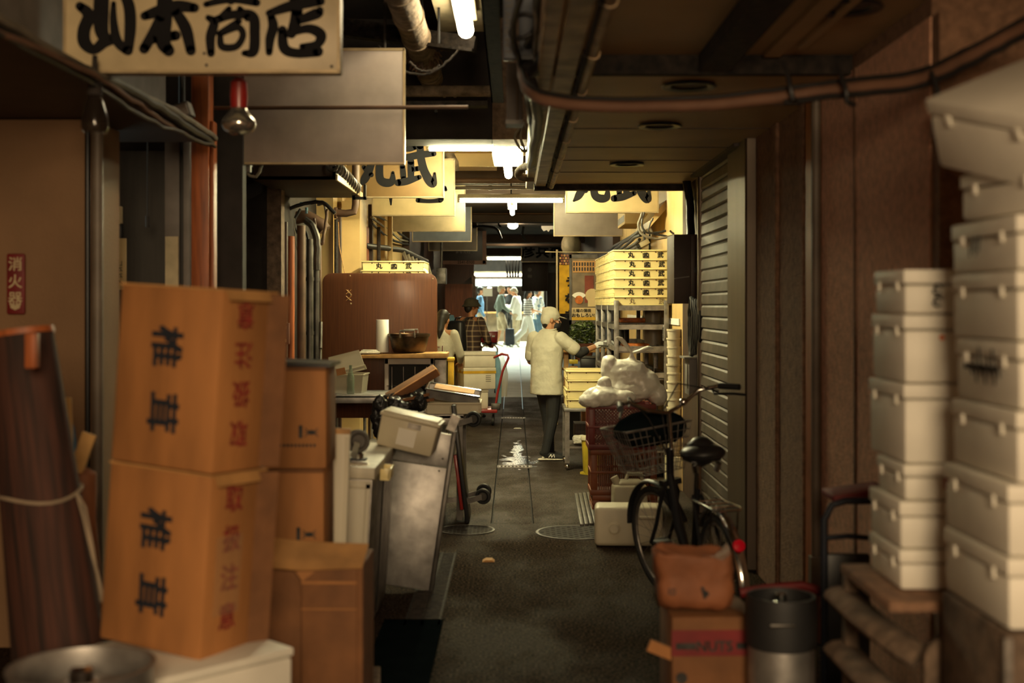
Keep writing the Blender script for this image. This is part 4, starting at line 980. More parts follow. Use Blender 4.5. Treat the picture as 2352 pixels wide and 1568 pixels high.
# condenser unit with a timber top
d = 10.62
x0, x1 = X(883, d), X(997, d); zb, zt = .42, Z(823, d)
cx = (x0+x1)/2; w = x1-x0; h = zt-zb; dp = .30
t = thing('condenser_unit', 'beige outdoor condenser unit with a wire guard under the copper pot', 'condenser', (cx, d+dp/2, zb))
b = MB(); b.span((-w/2, -dp/2, h-.05), (w/2, dp/2, h)); b.span((-w/2, -dp/2, 0), (w/2, dp/2, .05)); b.span((-w/2, -dp/2, 0), (-w/2+.035, dp/2, h)); b.span((w/2-.035, -dp/2, 0), (w/2, dp/2, h)); b.span((-w/2, dp/2-.01, 0), (w/2, dp/2, h))
b.build('case', 'sign_back', t, bevel=.006)
MB().span((-w/2+.03, -dp/2+.06, .04), (w/2-.03, -dp/2+.07, h-.04)).build('dark_grille', 'void', t)
b = MB()
for k in range(4): x = -w/2+.035+(w-.07)*(k+.3)/3.6; b.cyl((x, -dp/2-.005, .08), (x, -dp/2-.005, h-.07), .0035, n=6)
for z in (.12, .26, .40, .5): b.cyl((-w/2+.02, -dp/2-.003, min(z, h-.08)), (w/2-.02, -dp/2-.003, min(z, h-.08)), .0035, n=6)
b.build('wire_guard', 'chrome', t)
MB().lathe([(.03, 0), (.15, .01), (.15, .02), (.03, .03)], c=(0, -dp/2+.05, h*.5), axis=(0, -1, 0)).build('fan', 'black_plastic', t)
for s in (-1, 1): MB().span((s*w*.4-.03, -dp/2, -zb), (s*w*.4+.03, dp/2, 0)).build('foot', 'concrete', t)
b = MB(); b.span((x1+.002, d+.02, .35), (x1+.10, d+.30, zt-.01)); tag(b.build('side_case', 'steel_dull', bevel=.006), 'grey metal case tucked against the right side of the condenser', 'case')
b = MB(); b.span((x1+.11, d+.1, .8), (x1+.155, d+.30, zt-.005)); b.span((x1+.105, d+.095, zt-.03), (x1+.16, d+.305, zt)); tag(b.build('yellow_case', 'yellow_paint', bevel=.005), 'yellow box end seen right of the condenser under the plank', 'box')
b = MB(); b.span((x1+.115, d+.1, .3), (x1+.16, d+.30, .79)); tag(b.build('crate_stand', 'steel_dull', bevel=.005), 'dull metal stand under the yellow box end', 'stand')
b = MB(); b.prism([(X(828, d), zt+.004), (X(1026, d), zt+.004), (X(1028, d), zt+.045), (X(1005, d), zt+.048), (X(828, d), zt+.03)], d-.06, d+.31)
tag(b.build('plank_top', 'wood_pale', bevel=.004), 'pale wooden plank lying on the condenser under the pot', 'plank')
zp = zt+.048
t = thing('folded_towel', 'folded white towel on the left end of the pale plank', 'towel', (X(848, d), d+.1, zp-.012))
MB().box((0, 0, .012), (.17, .2, .02)).build('lower_fold', 'towel', t, bevel=.009); MB().box((-.005, .01, .026), (.14, .16, .014)).build('upper_fold', 'towel', t, bevel=.006)
t = thing('paper_roll', 'upright white paper roll beside the copper pot', 'roll', (X(875, d), d+.12, zp))
MB().lathe([(.02, 0), (.053, 0), (.054, .005), (.054, .272), (.052, .277), (.02, .277), (.02, .26), (0, .26)], n=32).build('paper', 'white_paper', t)
MB().cyl((0, 0, .255), (0, 0, .278), .02, n=16).build('core', 'cardboard', t)
t = thing('pot', 'dark tarnished copper pot with two loop handles on the pale plank', 'pot', (X(937, d), d+.115, zp))
MB().lathe([(0, 0), (.12, 0), (.135, .01), (.15, .05), (.162, .10), (.168, .135), (.18, .138), (.18, .158), (.168, .160), (.158, .14), (.14, .04), (.11, .014), (0, .014)], n=40).build('body', 'copper', t)
for y in (-.17, .17):
    MB().tube([(-.06, y, .13), (-.06, y*1.12, .155), (-.06, y*1.12, .185), (.06, y*1.12, .19), (.06, y*1.12, .155), (.06, y, .13)], .008, 8).build('handle', 'steel_dull', t)
# steel bench
d0, d1 = 9.98, 10.58
x0, x1 = -1.58, X(894, d0)
zt = Z(907, d0)
t = thing('steel_bench', 'steel bench on the left with clear tubs on top', 'bench', ((x0+x1)/2, (d0+d1)/2, 0))
w = x1-x0
b = MB(); b.box((0, 0, zt-.012), (w, d1-d0, .024)); b.box((0, -(d1-d0)/2+.01, zt-.035), (w, .02, .06)); b.build('top', 'steel', t, bevel=.003)
for sx in (-1, 1):
    for sy in (-1, 1): MB().box((sx*(w/2-.06), sy*.24, zt/2), (.06, .05, zt-.03)).build('leg', 'steel_dull', t)
b = MB(); b.box((0, 0, .36), (w-.05, .52, .02)); b.build('shelf', 'steel_dull', t)
t = thing('cardboard_sheets', 'flat cardboard sheets lying on the shelf of the steel bench', 'cardboard', ((x0+x1)/2-.02, 10.27, .371), 0)
for k in range(3): MB().box((0, .01*k, .012+.026*k), (w-.2, .5, .022)).build('sheet', 'cardboard_dark', t)
# tubs on the bench
def tub(t, w, d, h, name='body', mat='plastic_clear', lip=True):
    b = MB(); s = .9; th_ = .004
    for q in (-1, 1):
        b.add([(q*w/2*s, -d/2*s, 0), (q*w/2*s, d/2*s, 0), (q*w/2, d/2, h), (q*w/2, -d/2, h)], [(0, 1, 2, 3)]); b.add([(-w/2*s, q*d/2*s, 0), (w/2*s, q*d/2*s, 0), (w/2, q*d/2, h), (-w/2, q*d/2, h)], [(0, 1, 2, 3)])
    b.add([(-w/2*s, -d/2*s, 0), (w/2*s, -d/2*s, 0), (w/2*s, d/2*s, 0), (-w/2*s, d/2*s, 0)], [(0, 1, 2, 3)])
    b.build(name, mat, t)
    b = MB()
    for q in (-1, 1): b.span((q*w/2-.008, -d/2-.008, h-.01), (q*w/2+.008, d/2+.008, h)); b.span((-w/2-.008, q*d/2-.008, h-.01), (w/2+.008, q*d/2+.008, h))
    b.build('rim', mat, t, bevel=.003)
dd = 10.2
t = thing('plastic_tub', 'clear plastic tub standing on the steel bench', 'tub', (X(795, dd), dd+.1, zt), R(-4), 'clear tubs on the bench'); tub(t, .30, .26, .155)
t = thing('plastic_tub', 'clear plastic tub tipped over on top of the standing tub', 'tub', (X(786, dd), dd+.14, zt+.30), (R(170), R(-14), R(6)), 'clear tubs on the bench'); tub(t, .28, .24, .14)
tag(MB().box((0, 0, 0), (.075, .003, .055), rot=(0, R(-12), 0)).build('paper_slip', 'cardboard', loc=(X(783, 10.15), 10.15, Z(853, 10.15))), 'small brown paper slip stuck on the standing tub', 'paper')
t = thing('bottle', 'pale green empty glass bottle on the steel bench in front of the tub', 'bottle', (X(809, dd), dd-.1, zt))
MB().lathe([(0, 0), (.028, 0), (.031, .01), (.029, .05), (.031, .11), (.028, .14), (.014, .19), (.011, .215), (.013, .218), (.013, .23), (.009, .23), (.009, .2), (0, .2)], n=24).build('glass', 'glass_green', t)
# brown printed cartons behind the shiitake cartons
d = 4.95
def crab_box(label, loc, rz):
    t = thing('printed_carton', label, 'box', loc, rz, 'plain brown cartons behind the shiitake pair')
    w, dp, h = .285, .30, .395
    MB().box((0, 0, h/2), (w, dp, h)).build('body', 'cardboard', t, bevel=.006)
    b = MB(); b.box((0, -dp/2-.004, h-.004), (w, .012, .012)); b.box((0, .01, h+.002), (w-.01, dp-.02, .004)); b.build('top_edge', 'cardboard_dark', t)
    b = MB(); b.lathe([(0, 0), (.016, 0), (.016, .001), (0, .001)], c=(.085, -dp/2-.0008, .142), axis=(0, -1, 0), n=16, sy=.6)
    for q in range(4):
        for sg in (-1, 1): b.bar((.085+sg*.012, -dp/2-.0015, .148-.004*q), (.085+sg*(.026+.002*(q % 2)), -dp/2-.0015, .160-.012*q), .003, .001, up=(0, 1, 0))
    b.span((.035, -dp/2-.002, .12), (.05, -dp/2-.0008, .17))
    for k in range(14): b.span((-.10+k*.0148, -dp/2-.002, .085), (-.091+k*.0148, -dp/2-.0008, .097))
    b.build('lettering', 'ink_worn', t)
    return t
t0 = crab_box('brown carton with small crest print, topmost, behind the shiitake cartons', (X(664, d), d+.15, Z(1076, d)), R(1))
dup(t0, (X(660, d)-.002, d+.15, Z(1076, d)-.40), R(1), 'brown carton with small crest print just below the topmost one')
dup(t0, (X(658, d), d+.15, Z(1076, d)-.80), R(1), 'brown carton on the floor at the bottom of the crest-printed stack')
tag(MB().box((0, 0, 0), (.30, .32, .014)).build('loose_cover', 'black_plastic', loc=(X(670, d), d+.15, Z(1076, d)+.409), rot=(0, R(2), 0)), 'thin dark lid lying on the topmost crest-printed carton', 'lid')
# open carton in front
d = 4.42
x0, x1 = X(578, d), X(833, d); w = x1-x0; zt = Z(1298, d)
t = thing('open_carton', 'open brown carton with a bright bent top flap, front left', 'box', ((x0+x1)/2, d, 0), R(-1))
xm = w/2-.215
b = MB(); b.add([(-w/2, .05, 0), (xm, .06, 0), (xm, .06, zt-.02), (-w/2, .05, zt-.01)], [(0, 1, 2, 3)]); b.span((-w/2, .05, 0), (xm, .30, zt-.03)); b.build('left_panel', 'cardboard_dark', t)
b = MB(); b.span((xm, 0, 0), (w/2-.02, .30, zt-.005)); b.build('body', 'cardboard_dark', t, bevel=.005)  # body in darker board to paint the dim light down here
b = MB(); b.span((w/2-.02, .005, 0), (w/2, .30, zt)); b.build('side_panel', 'cardboard_dark', t)
b = MB(); b.add([(-w/2-.01, .0, zt+.0), (-.02, -.012, zt-.012), (w/2, -.01, zt-.004), (w/2+.004, .13, zt+.052), (0, .13, zt+.058), (-w/2+.02, .13, zt+.075)], [(0, 1, 4, 5), (1, 2, 3, 4)])
b.add([(-w/2-.01, .0, zt-.004), (-.02, -.012, zt-.016), (w/2, -.01, zt-.008), (w/2+.004, .13, zt+.048), (0, .13, zt+.054), (-w/2+.02, .13, zt+.071)], [(5, 4, 1, 0), (4, 3, 2, 1)]); b.build('top_flap', 'cardboard_pale', t)  # paler board paints light falling on the bent flap
b = MB(); b.add([(xm-.02, -.003, zt-.02), (xm+.05, -.004, zt-.02), (xm+.005, -.006, zt-.055)], [(0, 1, 2)]); b.span((xm+.0, -.003, zt-.065), (w/2-.02, -.0006, zt-.055)); b.span((xm, -.003, zt-.155), (w/2-.02, -.0006, zt-.15)); b.build('crease_highlight', 'cardboard', t)  # pale strips paint light along the crease edges
# white board and white cabinet
d = 5.35
t = thing('white_board', 'white painted board standing upright beside the brown cartons', 'board', (X(756, d), d, 0), (0, R(2.0), 0))
MB().span((-.052, 0, 0), (.052, .028, Z(985, d))).build('panel', 'white_paint', t, bevel=.004)
MB().span((.032, -.006, 0), (.048, 0, Z(985, d)-.03)).build('edge_strip', 'white_paint', t)
MB().span((-.052, -.002, Z(985, d)-.02), (.052, .03, Z(985, d)+.002)).build('worn_top', 'wood_pale', t)
d = 5.9
zt = Z(1072, d); ztilt = R(3.2)
x1 = X(834, d); w = .62; dp = 1.02
t = thing('white_cabinet', 'tilted white wooden cabinet with a thick pale top, left of the steel panel', 'cabinet', (x1, d+dp/2, .0), (0, ztilt, 0))
MB().span((-w, -dp/2, .02), (0, dp/2, zt-.06)).build('body', 'steel_dull', t, bevel=.004)
MB().span((-w, -dp/2-.018, .03), (-.006, -dp/2-.001, zt-.065)).build('front_panel', 'white_paint', t, bevel=.003)
b = MB(); b.span((-.028, -dp/2-.026, .03), (-.006, -dp/2-.018, zt-.07)); b.span((-w, -dp/2-.026, zt-.10), (-.006, -dp/2-.018, zt-.075)); b.build('front_frame', 'white_paint', t, bevel=.002)
MB().span((-w-.01, -dp/2-.03, zt-.055), (.012, dp/2, zt)).build('top', 'white_paint', t, bevel=.006)
b = MB(); b.span((.013, -.30, zt-.085), (.06, -.28, zt-.035)); b.span((.013, -.12, zt-.085), (.06, -.10, zt-.035)); b.span((.05, -.30, zt-.085), (.062, -.10, zt-.035)); b.span((.013, -.30, zt-.09), (.06, -.10, zt-.08)); b.build('side_handle', 'tray_cream', t, bevel=.003)
MB().span((.001, -dp/2+.5, .05), (.006, -dp/2+.51, zt-.08)).build('side_seam', 'void', t)
zc_ = zt-.012
def caster(parent, c, ax, r=.05, wd=.028, name='caster', down=-1):
    """swivel caster: wheel centred at c, axle along ax"""
    c = Vector(c); a = Vector(ax).normalized()
    wh = MB(); wh.lathe([(0, -wd/2), (r*.55, -wd/2), (r*.62, -wd*.3), (r*.72, -wd/2), (r*.92, -wd*.45), (r, -wd*.2), (r, wd*.2), (r*.92, wd*.45), (r*.72, wd/2), (r*.62, wd*.3), (r*.55, wd/2), (0, wd/2)], c=c, axis=a, n=28)
    o = wh.build('wheel', 'grey_rubber' if name == 'g' else 'black_rubber', parent)
    MB().cyl(c-a*wd*.56, c+a*wd*.56, r*.5, n=18).build('hub', 'steel_dark', o)
    return o
d = 6.15
t = thing('swivel_castor', 'loose swivel caster with a grey wheel lying on the white cabinet', 'caster', (X(822, d), d, zc_-.0))
caster(t, (.0, 0, .105), (.35, -1, .1), .058, .036, 'g')
b = MB(); b.bar((-.02, -.03, .03), (.004, -.045, .105), .03, .006, up=(0, 1, 0)); b.bar((.0, .03, .03), (.01, .035, .105), .03, .006, up=(0, 1, 0)); b.cyl((0, 0, .02), (0, 0, .045), .028, n=16); b.build('fork', 'chrome', t)
MB().box((-.0, 0, .012), (.085, .085, .02)).build('plate', 'blue_paint', t, bevel=.004)
d = 6.0
t = thing('flat_part', 'flat pale plastic part lying in front of the loose caster', 'part', (X(826, d), d-.02, zc_+.0))
MB().box((0, 0, .012), (.10, .06, .016), rot=(0, R(6), R(10))).build('slab', 'tray_white', t, bevel=.006); MB().box((0, -.01, .026), (.08, .04, .008), rot=(0, R(8), R(14))).build('clip', 'steel_dull', t, bevel=.003)
# leaning steel panel
d = 7.02
t = thing('steel_sheet', 'leaning scratched stainless steel door panel, left of the aisle', 'panel', (X(985, d), d, .012), (R(-4), R(8.2), 0))
w, h = .31, Z(1075, d)-.01
MB().span((-w, 0, 0), (0, .03, h)).build('sheet', 'steel', t, bevel=.003)
MB().span((-w-.02, .002, h+.004), (0, .032, h+.19)).build('upper_band', 'steel', t, bevel=.003)
MB().span((.001, -.004, -.005), (.026, .05, h+.21)).build('edge_tube', 'steel_dark', t, bevel=.004)
b = MB(); b.ell((-.04, -.004, h-.02), (.006, .004, .006), n=8); b.ell((-.03, -.004, h+.05), (.006, .004, .006), n=8); b.build('screws', 'steel_dark', t)
MB().bar((-w-.014, -.02, .10), (-w-.004, -.02, .20), .012, .012).build('pull', 'wood_pale', t)
b = MB(); b.box((-.0, .0, h+.255), (.05, .05, .09), rot=(0, R(14), 0)); b.build('corner_bracket', 'steel_dull', t)
d = 6.85
t = thing('lidded_bin', 'translucent plastic bin with a lid, tilted on the cabinet by the steel panel', 'bin', at(933, 1030, d), (R(0), R(13), R(-3)))
w, dp, h = .30, .24, .165
b = MB(); b.box((0, 0, h/2), (w, dp, h), taper=(1.05, 1.05)); b.build('body', 'plastic_milky', t, bevel=.014)
b = MB(); b.box((0, 0, h+.008), (w*1.10, dp*1.12, .018)); b.box((0, 0, h+.022), (w*1.0, dp*1.0, .012)); b.build('lid', 'plastic_milky', t, bevel=.006)
b = MB(); b.box((.03, -dp/2*1.05-.001, h*.86), (.07, .003, .028)); b.build('clip', 'steel_dull', t)
b = MB(); b.box((.0, -dp/2*1.03-.001, h*.45), (.10, .002, .09)); b.build('label_sheet', 'white_paper', t)
# cart with trays and junk
d0, d1 = 9.3, 10.05
x0, x1 = -.98, X(1065, d0); zt = Z(952, d0); w = x1-x0
t = thing('steel_cart', 'low steel table carrying trays and plastic junk beside the aisle', 'table', ((x0+x1)/2, (d0+d1)/2, 0))
b = MB(); b.box((0, 0, zt-.015), (w, d1-d0, .03)); b.box((0, -(d1-d0)/2+.01, zt-.04), (w, .02, .07)); b.build('top', 'steel_dull', t, bevel=.003)
for sx in (-1, 1):
    for sy in (-1, 1): MB().box((sx*(w/2-.03), sy*((d1-d0)/2-.03), zt/2), (.045, .045, zt-.03)).build('leg', 'steel_dark', t)
b = MB(); b.box((0, -(d1-d0)/2+.03, .16), (w-.05, .03, .04)); b.box((w/2-.03, 0, .16), (.03, d1-d0-.06, .04)); b.build('lower_rail', 'steel_dull', t)
d = 9.35
t = make_tray('plain pale tray on the steel table under the steel baking tray', 'trays on the low steel table', (X(1040, d), d+.17, zt+.001), False, 'tray_white', False, .40, .36, .085)
t = thing('baking_tray', 'deep steel baking tray tilted on top of the plain pale tray', 'tray', (X(1037, d), d+.17, zt+.10), (R(4), R(9), 0), 'trays on the low steel table')
b = MB(); w_, d_, h_ = .40, .34, .07
for q in (-1, 1):
    b.add([(q*w_*.46, -d_*.46, 0), (q*w_*.46, d_*.46, 0), (q*w_/2, d_/2, h_), (q*w_/2, -d_/2, h_)], [(0, 1, 2, 3)]); b.add([(-w_*.46, q*d_*.46, 0), (w_*.46, q*d_*.46, 0), (w_/2, q*d_/2, h_), (-w_/2, q*d_/2, h_)], [(0, 1, 2, 3)])
b.span((-w_*.46, -d_*.46, 0), (w_*.46, d_*.46, .004)); b.build('pan', 'steel', t)
b = MB()
for q in (-1, 1): b.cyl((q*w_/2, -d_/2, h_), (q*w_/2, d_/2, h_), .008, n=8); b.cyl((-w_/2, q*d_/2, h_), (w_/2, q*d_/2, h_), .008, n=8)
b.build('rim', 'chrome', t)
tag(MB().box((0, 0, 0), (.30, .24, .012)).build('card_sheet', 'cardboard_pale', loc=(X(1042, d), d+.17, zt+.172), rot=(R(4), R(9), 0)), 'brown card sheet lying inside the steel baking tray', 'card')
t = thing('long_carton', 'long flattened dark carton leaning up across the junk to the condenser', 'box', at(905, 915, 9.5), (R(8), R(-31), R(8)))
MB().box((.17, 0, .02), (.42, .22, .055)).build('body', 'cardboard_dark', t, bevel=.004); MB().box((.17, -.10, .05), (.42, .03, .006)).build('flap', 'cardboard', t); MB().box((.384, 0, .02), (.008, .2, .045)).build('open_end', 'cardboard_pale', t)
t = thing('flat_cartons', 'folded dark cardboard under the long leaning carton', 'cardboard', at(915, 930, 9.45), (0, R(-8), 0))
for k in range(2): MB().box((.1, 0, .012+.03*k), (.36-.06*k, .26, .02), rot=(0, R(-5*k), 0)).build('sheet', 'cardboard_dark', t)
b = MB(); rnd = random.Random(8)
for k in range(12): b.ell((rnd.uniform(-.14, .14), rnd.uniform(-.08, .08), rnd.uniform(.04, .10)), (rnd.uniform(.06, .10), .08, rnd.uniform(.05, .08)))
o = b.build('black_bag', 'bag_black', remesh=.012, smooth=1, disp=.05, dscale=.06, loc=(X(935, 9.4), 9.42, zt+.005)); tag(o, 'crumpled shiny black plastic bag on the low steel table', 'bag')
b = MB(); b.ell((0, 0, .05), (.07, .05, .16)); b.ell((.03, 0, -.05), (.08, .05, .1)); tag(b.build('clear_wrap', 'bag_black', remesh=.012, disp=.05, dscale=.05, loc=(X(873, 9.2), 9.2, zt-.05)), 'crumpled dark plastic wrap hanging at the left edge of the low table', 'bag')
# platform dolly stood on edge
d = 9.15
t = thing('platform_dolly', 'black platform dolly stood on edge with wheels pointing at the aisle', 'dolly', (X(1062, d)+.07, d+.05, .02), (0, R(-7), 0))
MB().span((-.05, -.02, .0), (-.02, .40, .86)).build('deck', 'black_plastic', t, bevel=.006)
MB().span((-.075, -.03, .1), (-.052, .02, .5)).build('red_edge', 'red_paint', t, bevel=.004)
for z in (.17, .74):
    for y in (.0, .26):
        o = caster(t, (.10, y+.03, z), (.2, 1, 0), .058, .03)
        MB().bar((-.02, y+.03, z-.02), (.10, y+.03, z), .04, .03, up=(0, 1, 0)).build('fork', 'steel_dark', t)
# foam boxes on the red hand cart
d = 16.7
t = thing('hand_cart', 'red hand cart with a bent handle carrying white foam boxes', 'cart', (X(1090, d), d+.25, 0))
zt = Z(940, d)
MB().span((-.24, -.27, zt-.045), (.30, .30, zt)).build('deck', 'red_paint', t, bevel=.008)
MB().tube([(.27, -.2, zt), (.30, -.2, zt+.2), (.37, -.2, zt+.5), (.45, -.2, zt+.68), (.44, -.2, zt+.715), (.36, -.2, zt+.73), (.25, -.15, zt+.68), (.22, .0, zt+.6)], .016, 10).build('handle', 'red_paint', t)
MB().span((.22, -.26, zt-.01), (.34, -.16, zt+.08)).build('hinge', 'steel_dark', t, bevel=.01)
for x in (-.16, .24):
    for y in (-.2, .22): caster(t, (x, y, .06), (1, 0, .0), .06, .03)
FL = ['pale foam box on the red hand cart, lowest of its three', 'foam box with yellow tape in the middle of the hand cart stack', 'pale foam box on top of the hand cart stack']
foam_box(FL[0], (X(1078, d), d+.24, zt), R(14), .42, .40, .262, 'foam boxes on the red hand cart', .04, 'foam_warm')
foam_box(FL[1], (X(1093, d), d+.24, zt+.264), R(14), .44, .42, .288, 'foam boxes on the red hand cart', .05, 'foam_warm', 'yellow_paint', lambda b, w, d, h: [b.span((.08, -d/2-.0075, h*.35+k*.025), (.15, -d/2-.006, h*.37+k*.025)) for k in range(4)])
foam_box(FL[2], (X(1094, d), d+.24, zt+.554), R(14), .43, .41, .205, 'foam boxes on the red hand cart', .05, 'foam_warm')
b = MB(); b.rings([((0, 0, 0), .03, .02), ((-.02, 0, .3), .05, .02), ((-.03, 0, .55), .05, .02), ((-.05, 0, .7), .03, .02)], 10); tag(b.build('blue_cloth', 'blue_cloth', disp=.03, dscale=.1, loc=(X(1146, d+.3), d+.35, zt+.05)), 'pale blue cloth hanging behind the foam boxes on the hand cart', 'cloth')
b = MB(); b.rings([((0, 0, 0), .05, .02), ((.0, 0, .3), .06, .03), ((-.03, 0, .6), .03, .03)], 10); tag(b.build('clear_bag', 'plastic_clear', disp=.03, dscale=.1, loc=(X(1156, d+.3), d+.4, Z(915, d))), 'clear plastic bag hanging from the hand cart handle', 'bag')
# clear umbrellas / plastic sheets and clutter under the far left signs
rnd = random.Random(4)
for k in range(7):
    p = at(925+k*9, 575+k*4, 14+k*.4); q = p+Vector((.10, .1, -.28))
    tag(MB().cyl(p, q, .022, .006, n=8).build('umbrella', 'plastic_clear'), 'clear folded umbrella, %s in the row under the tan signs' % ['first', 'second', 'third', 'fourth', 'fifth', 'sixth', 'seventh'][k], 'umbrella', 'clear umbrellas hung in a row')
pipe('umbrella_rail', 'dark cable run that the clear umbrellas hang from', [(-1.52, 12.9, Z(573, 13.8)), at(924, 574, 14), at(980, 600, 16.4), (-1.42, 17.3, Z(606, 17.3))], .03, 'cable', 'rail')
for k in range(3): pipe('wall_cable', ['upper wall cable along the lit left shops', 'middle wall cable along the lit left shops', 'lower wall cable along the lit left shops'][k], wig([(-1.44, 12.8+q*1.6, 2.52-.06*k+.03*math.sin(q*2+k)) for q in range(7)], .006, 4, k), .014, ['cable', 'cable_grey', 'cable'][k], 'cable', n=7)
pipe('cream_pipe', 'cream vertical pipe on the lit left wall behind the trays', [(X(896, 13.6), 13.6, 0), (X(896, 13.6), 13.6, 2.6)], .028, 'wall_cream', 'pipe')
for k, px in enumerate((772, 863)): pipe('wall_pole', ['dark rusty pole on the cream pilaster', 'dark pole in the lit doorway behind the trays'][k], [(X(px+7, 12.0+k), 11.8+k*1.2, 0), (X(px+7, 12.0+k), 11.8+k*1.2, 2.4)], .018, 'dusty_iron', 'pole')
# ================================================================== RIGHT SIDE
# long steel rack with four stacks of cream trays
y0, y1 = 11.55, 14.15
x0, x1 = X(1416, y0), X(1531, y0)
zt = Z(702, y0)
t = thing('steel_rack', 'long steel rack beside the worker, loaded with cream trays', 'rack', ((x0+x1)/2, (y0+y1)/2, 0))
ox, oy = (x0+x1)/2, (y0+y1)/2
ws = x1-x0
for y in (y0, y0+.87, y0+1.73, y1):
    for x in (x0, x1): MB().box((x-ox, y-oy+.02, (zt+.05)/2), (.042, .042, zt+.05)).build('post', 'steel_dull', t, bevel=.003)
for z in (zt-.02, Z(751, y0), Z(801, y0), Z(862, y0)):
    b = MB()
    for y in (y0, y1): b.box((0, y-oy+.02, z), (ws, .03, .045))
    for x in (x0, x1): b.box((x-ox, .02, z), (.03, y1-y0, .045))
    b.build('rail', 'steel_dull', t)
for z in (Z(804, y0)-.02, Z(872, y0), .25): MB().box((0, .02, z), (ws-.04, y1-y0-.05, .012)).build('shelf', 'steel_dull', t)
wx = X(1483, y0)
RK = ['front stack', 'second stack from the front', 'third stack from the front', 'rearmost stack']
t0 = None
for s in range(4):
    for k in range(6):
        z = zt+.004+(5-k)*(TH+.001); y = y0+.03+s*.655+TD/2
        px = wx+.004*((k*7+s*3) % 4-1.5)
        lab = 'cream tray, %s of the %s on the steel rack' % (ORD[k], RK[s])
        if s == 0 and k == 5:
            # worn print on the lowest tray
            t = make_tray(lab+', print worn to outlines', 'cream trays on the steel rack', (px, y, z), False)
            b = MB(); put_text(b, '丸', (-.125, -TD/2+.006, TH*.46), .058, nrm=(0, -1, -.1), bold=-.005); put_text(b, '武', (.145, -TD/2+.006, TH*.46), .058, nrm=(0, -1, -.1), bold=-.005); b.build('lettering', 'pipe_brown', t)
        elif t0 is None: t0 = make_tray(lab+', print sharp', 'cream trays on the steel rack', (px, y, z))
        else: dup(t0, (px, y, z), 0, lab)
for k, (px, py, dd, w, m) in enumerate(((1450, 748, 12.2, .24, 'cooked'), (1440, 797, 12.2, .26, 'cooked'), (1490, 862, 12.3, .26, 'cooked'))):
    zz = (Z(751, y0)+.024, Z(804, y0)-.012, Z(872, y0)+.008)[k]
    t = thing('food_slab', ['orange-brown slab on the upper rail of the steel rack', 'orange-brown slab on the middle shelf of the steel rack', 'bright orange food heap on the lower shelf of the steel rack'][k], 'food', (ox-.02+.03*k, dd+.1, zz), 0)
    if k == 0: MB().box((0, 0, .004), (ws-.02, .4, .008)).build('wire_tray', 'steel_dark', t)
    MB().box((0, 0, .03), (w, .3, .045)).build('slab', m, t, bevel=.012)
for k in range(5):
    p0, p1 = at(1375+k*6, 793+k*2.2, 12.4+k*.05), at(1500-k*5, 797+k*.5, 12.0)
    tag(MB().cyl(p0+Vector((0, 0, .0)), p1, .006, n=6).build('skewer', 'steel_dark'), 'thin dark skewer on the middle shelf, %s of five' % ['first', 'second', 'third', 'fourth', 'fifth'][k], 'skewer', 'skewers on the rack shelf')
for k in range(3):
    z = Z(751, y0)+.05 if k < 2 else Z(804, y0)
    tag(MB().lathe([(0, 0), (.05, 0), (.055, .01), (.055, .16), (.05, .17), (0, .17)], n=20).build('dark_can', 'steel_dark', loc=(ox-.08+.1*(k % 2), 13.1+.5*k, Z(804, y0)-.012 if k < 2 else Z(872, y0)+.007)), ['dark can standing on the middle shelf of the rack', 'second dark can further back on the middle shelf of the rack', 'dark can on the lower shelf of the rack'][k], 'can', 'cans on the rack')
b = MB(); b.rings([((0, 0, 0), .09, .05), ((-.01, 0, .3), .08, .05), ((.02, 0, .55), .03, .03)], 12); tag(b.build('clear_bag', 'plastic_clear', disp=.04, dscale=.08, loc=(X(1510, 12), 12.3, Z(800, 12)+.02)), 'clear plastic bag hanging in the upper bay of the steel rack', 'bag')
# wall things behind the rack
d = 13.6
slab('trim_14', [((XR-.012, 11.0, Z(738, d)), (XR, 16, Z(726, d)))], 'white_paper')
t = thing('wall_outlet', 'grey wall outlet behind the right post of the steel rack', 'outlet', (X(1541, 10.95)-.004, 11.3, Z(765, 11.2)))
MB().span((-.02, -.05, -.07), (.0, .05, .07)).build('plate', 'panel_grey', t, bevel=.004)
b = MB()
for k in range(3): b.span((-.028, -.02, -.045+k*.035), (-.02, .02, -.02+k*.035))
b.build('socket', 'steel_dark', t)
# steel table with four cream trays
d0, d1 = 12.2, 12.84
x0, x1 = X(1296, d0), X(1296, d0)+.46
zt = Z(938, d0)
t = thing('steel_table', 'small steel table on casters with plain cream trays, beside the worker', 'table', ((x0+x1)/2, (d0+d1)/2, 0))
w = x1-x0
MB().box((0, 0, zt-.015), (w, d1-d0, .03)).build('top', 'steel', t, bevel=.003)
for sx in (-1, 1):
    for sy in (-1, 1):
        o = MB().box((sx*(w/2-.03), sy*((d1-d0)/2-.03), zt/2+.03), (.045, .045, zt-.08)).build('leg', 'steel_dull', t)
        MB().ell((sx*(w/2-.03), sy*((d1-d0)/2-.03), .03), (.024, .024, .03)).build('foot', 'chrome', o)
MB().box((0, 0, .22), (w-.06, d1-d0-.06, .02)).build('shelf', 'steel_dull', t)
tag(MB().box((0, 0, 0), (.30, .3, .20)).build('wooden_box', 'wood_dark', bevel=.004, loc=((x0+x1)/2+.03, 12.55, .332)), 'dark wooden box on the shelf below the small steel table', 'box')
tA = None
for k in range(4):
    dx = (0, .012, -.004, .006)[k]
    lab = 'plain cream tray, %s of the four on the small steel table' % ['topmost', 'second from top', 'third from top', 'lowest'][k]
    loc_ = ((x0+x1)/2+dx+.015, (d0+d1)/2, zt+.002+(3-k)*.091)
    if tA is None: tA = make_tray(lab, 'plain trays on the small steel table', loc_, False, w=.44, d=.58, h=.088)
    else: dup(tA, loc_, 0, lab)
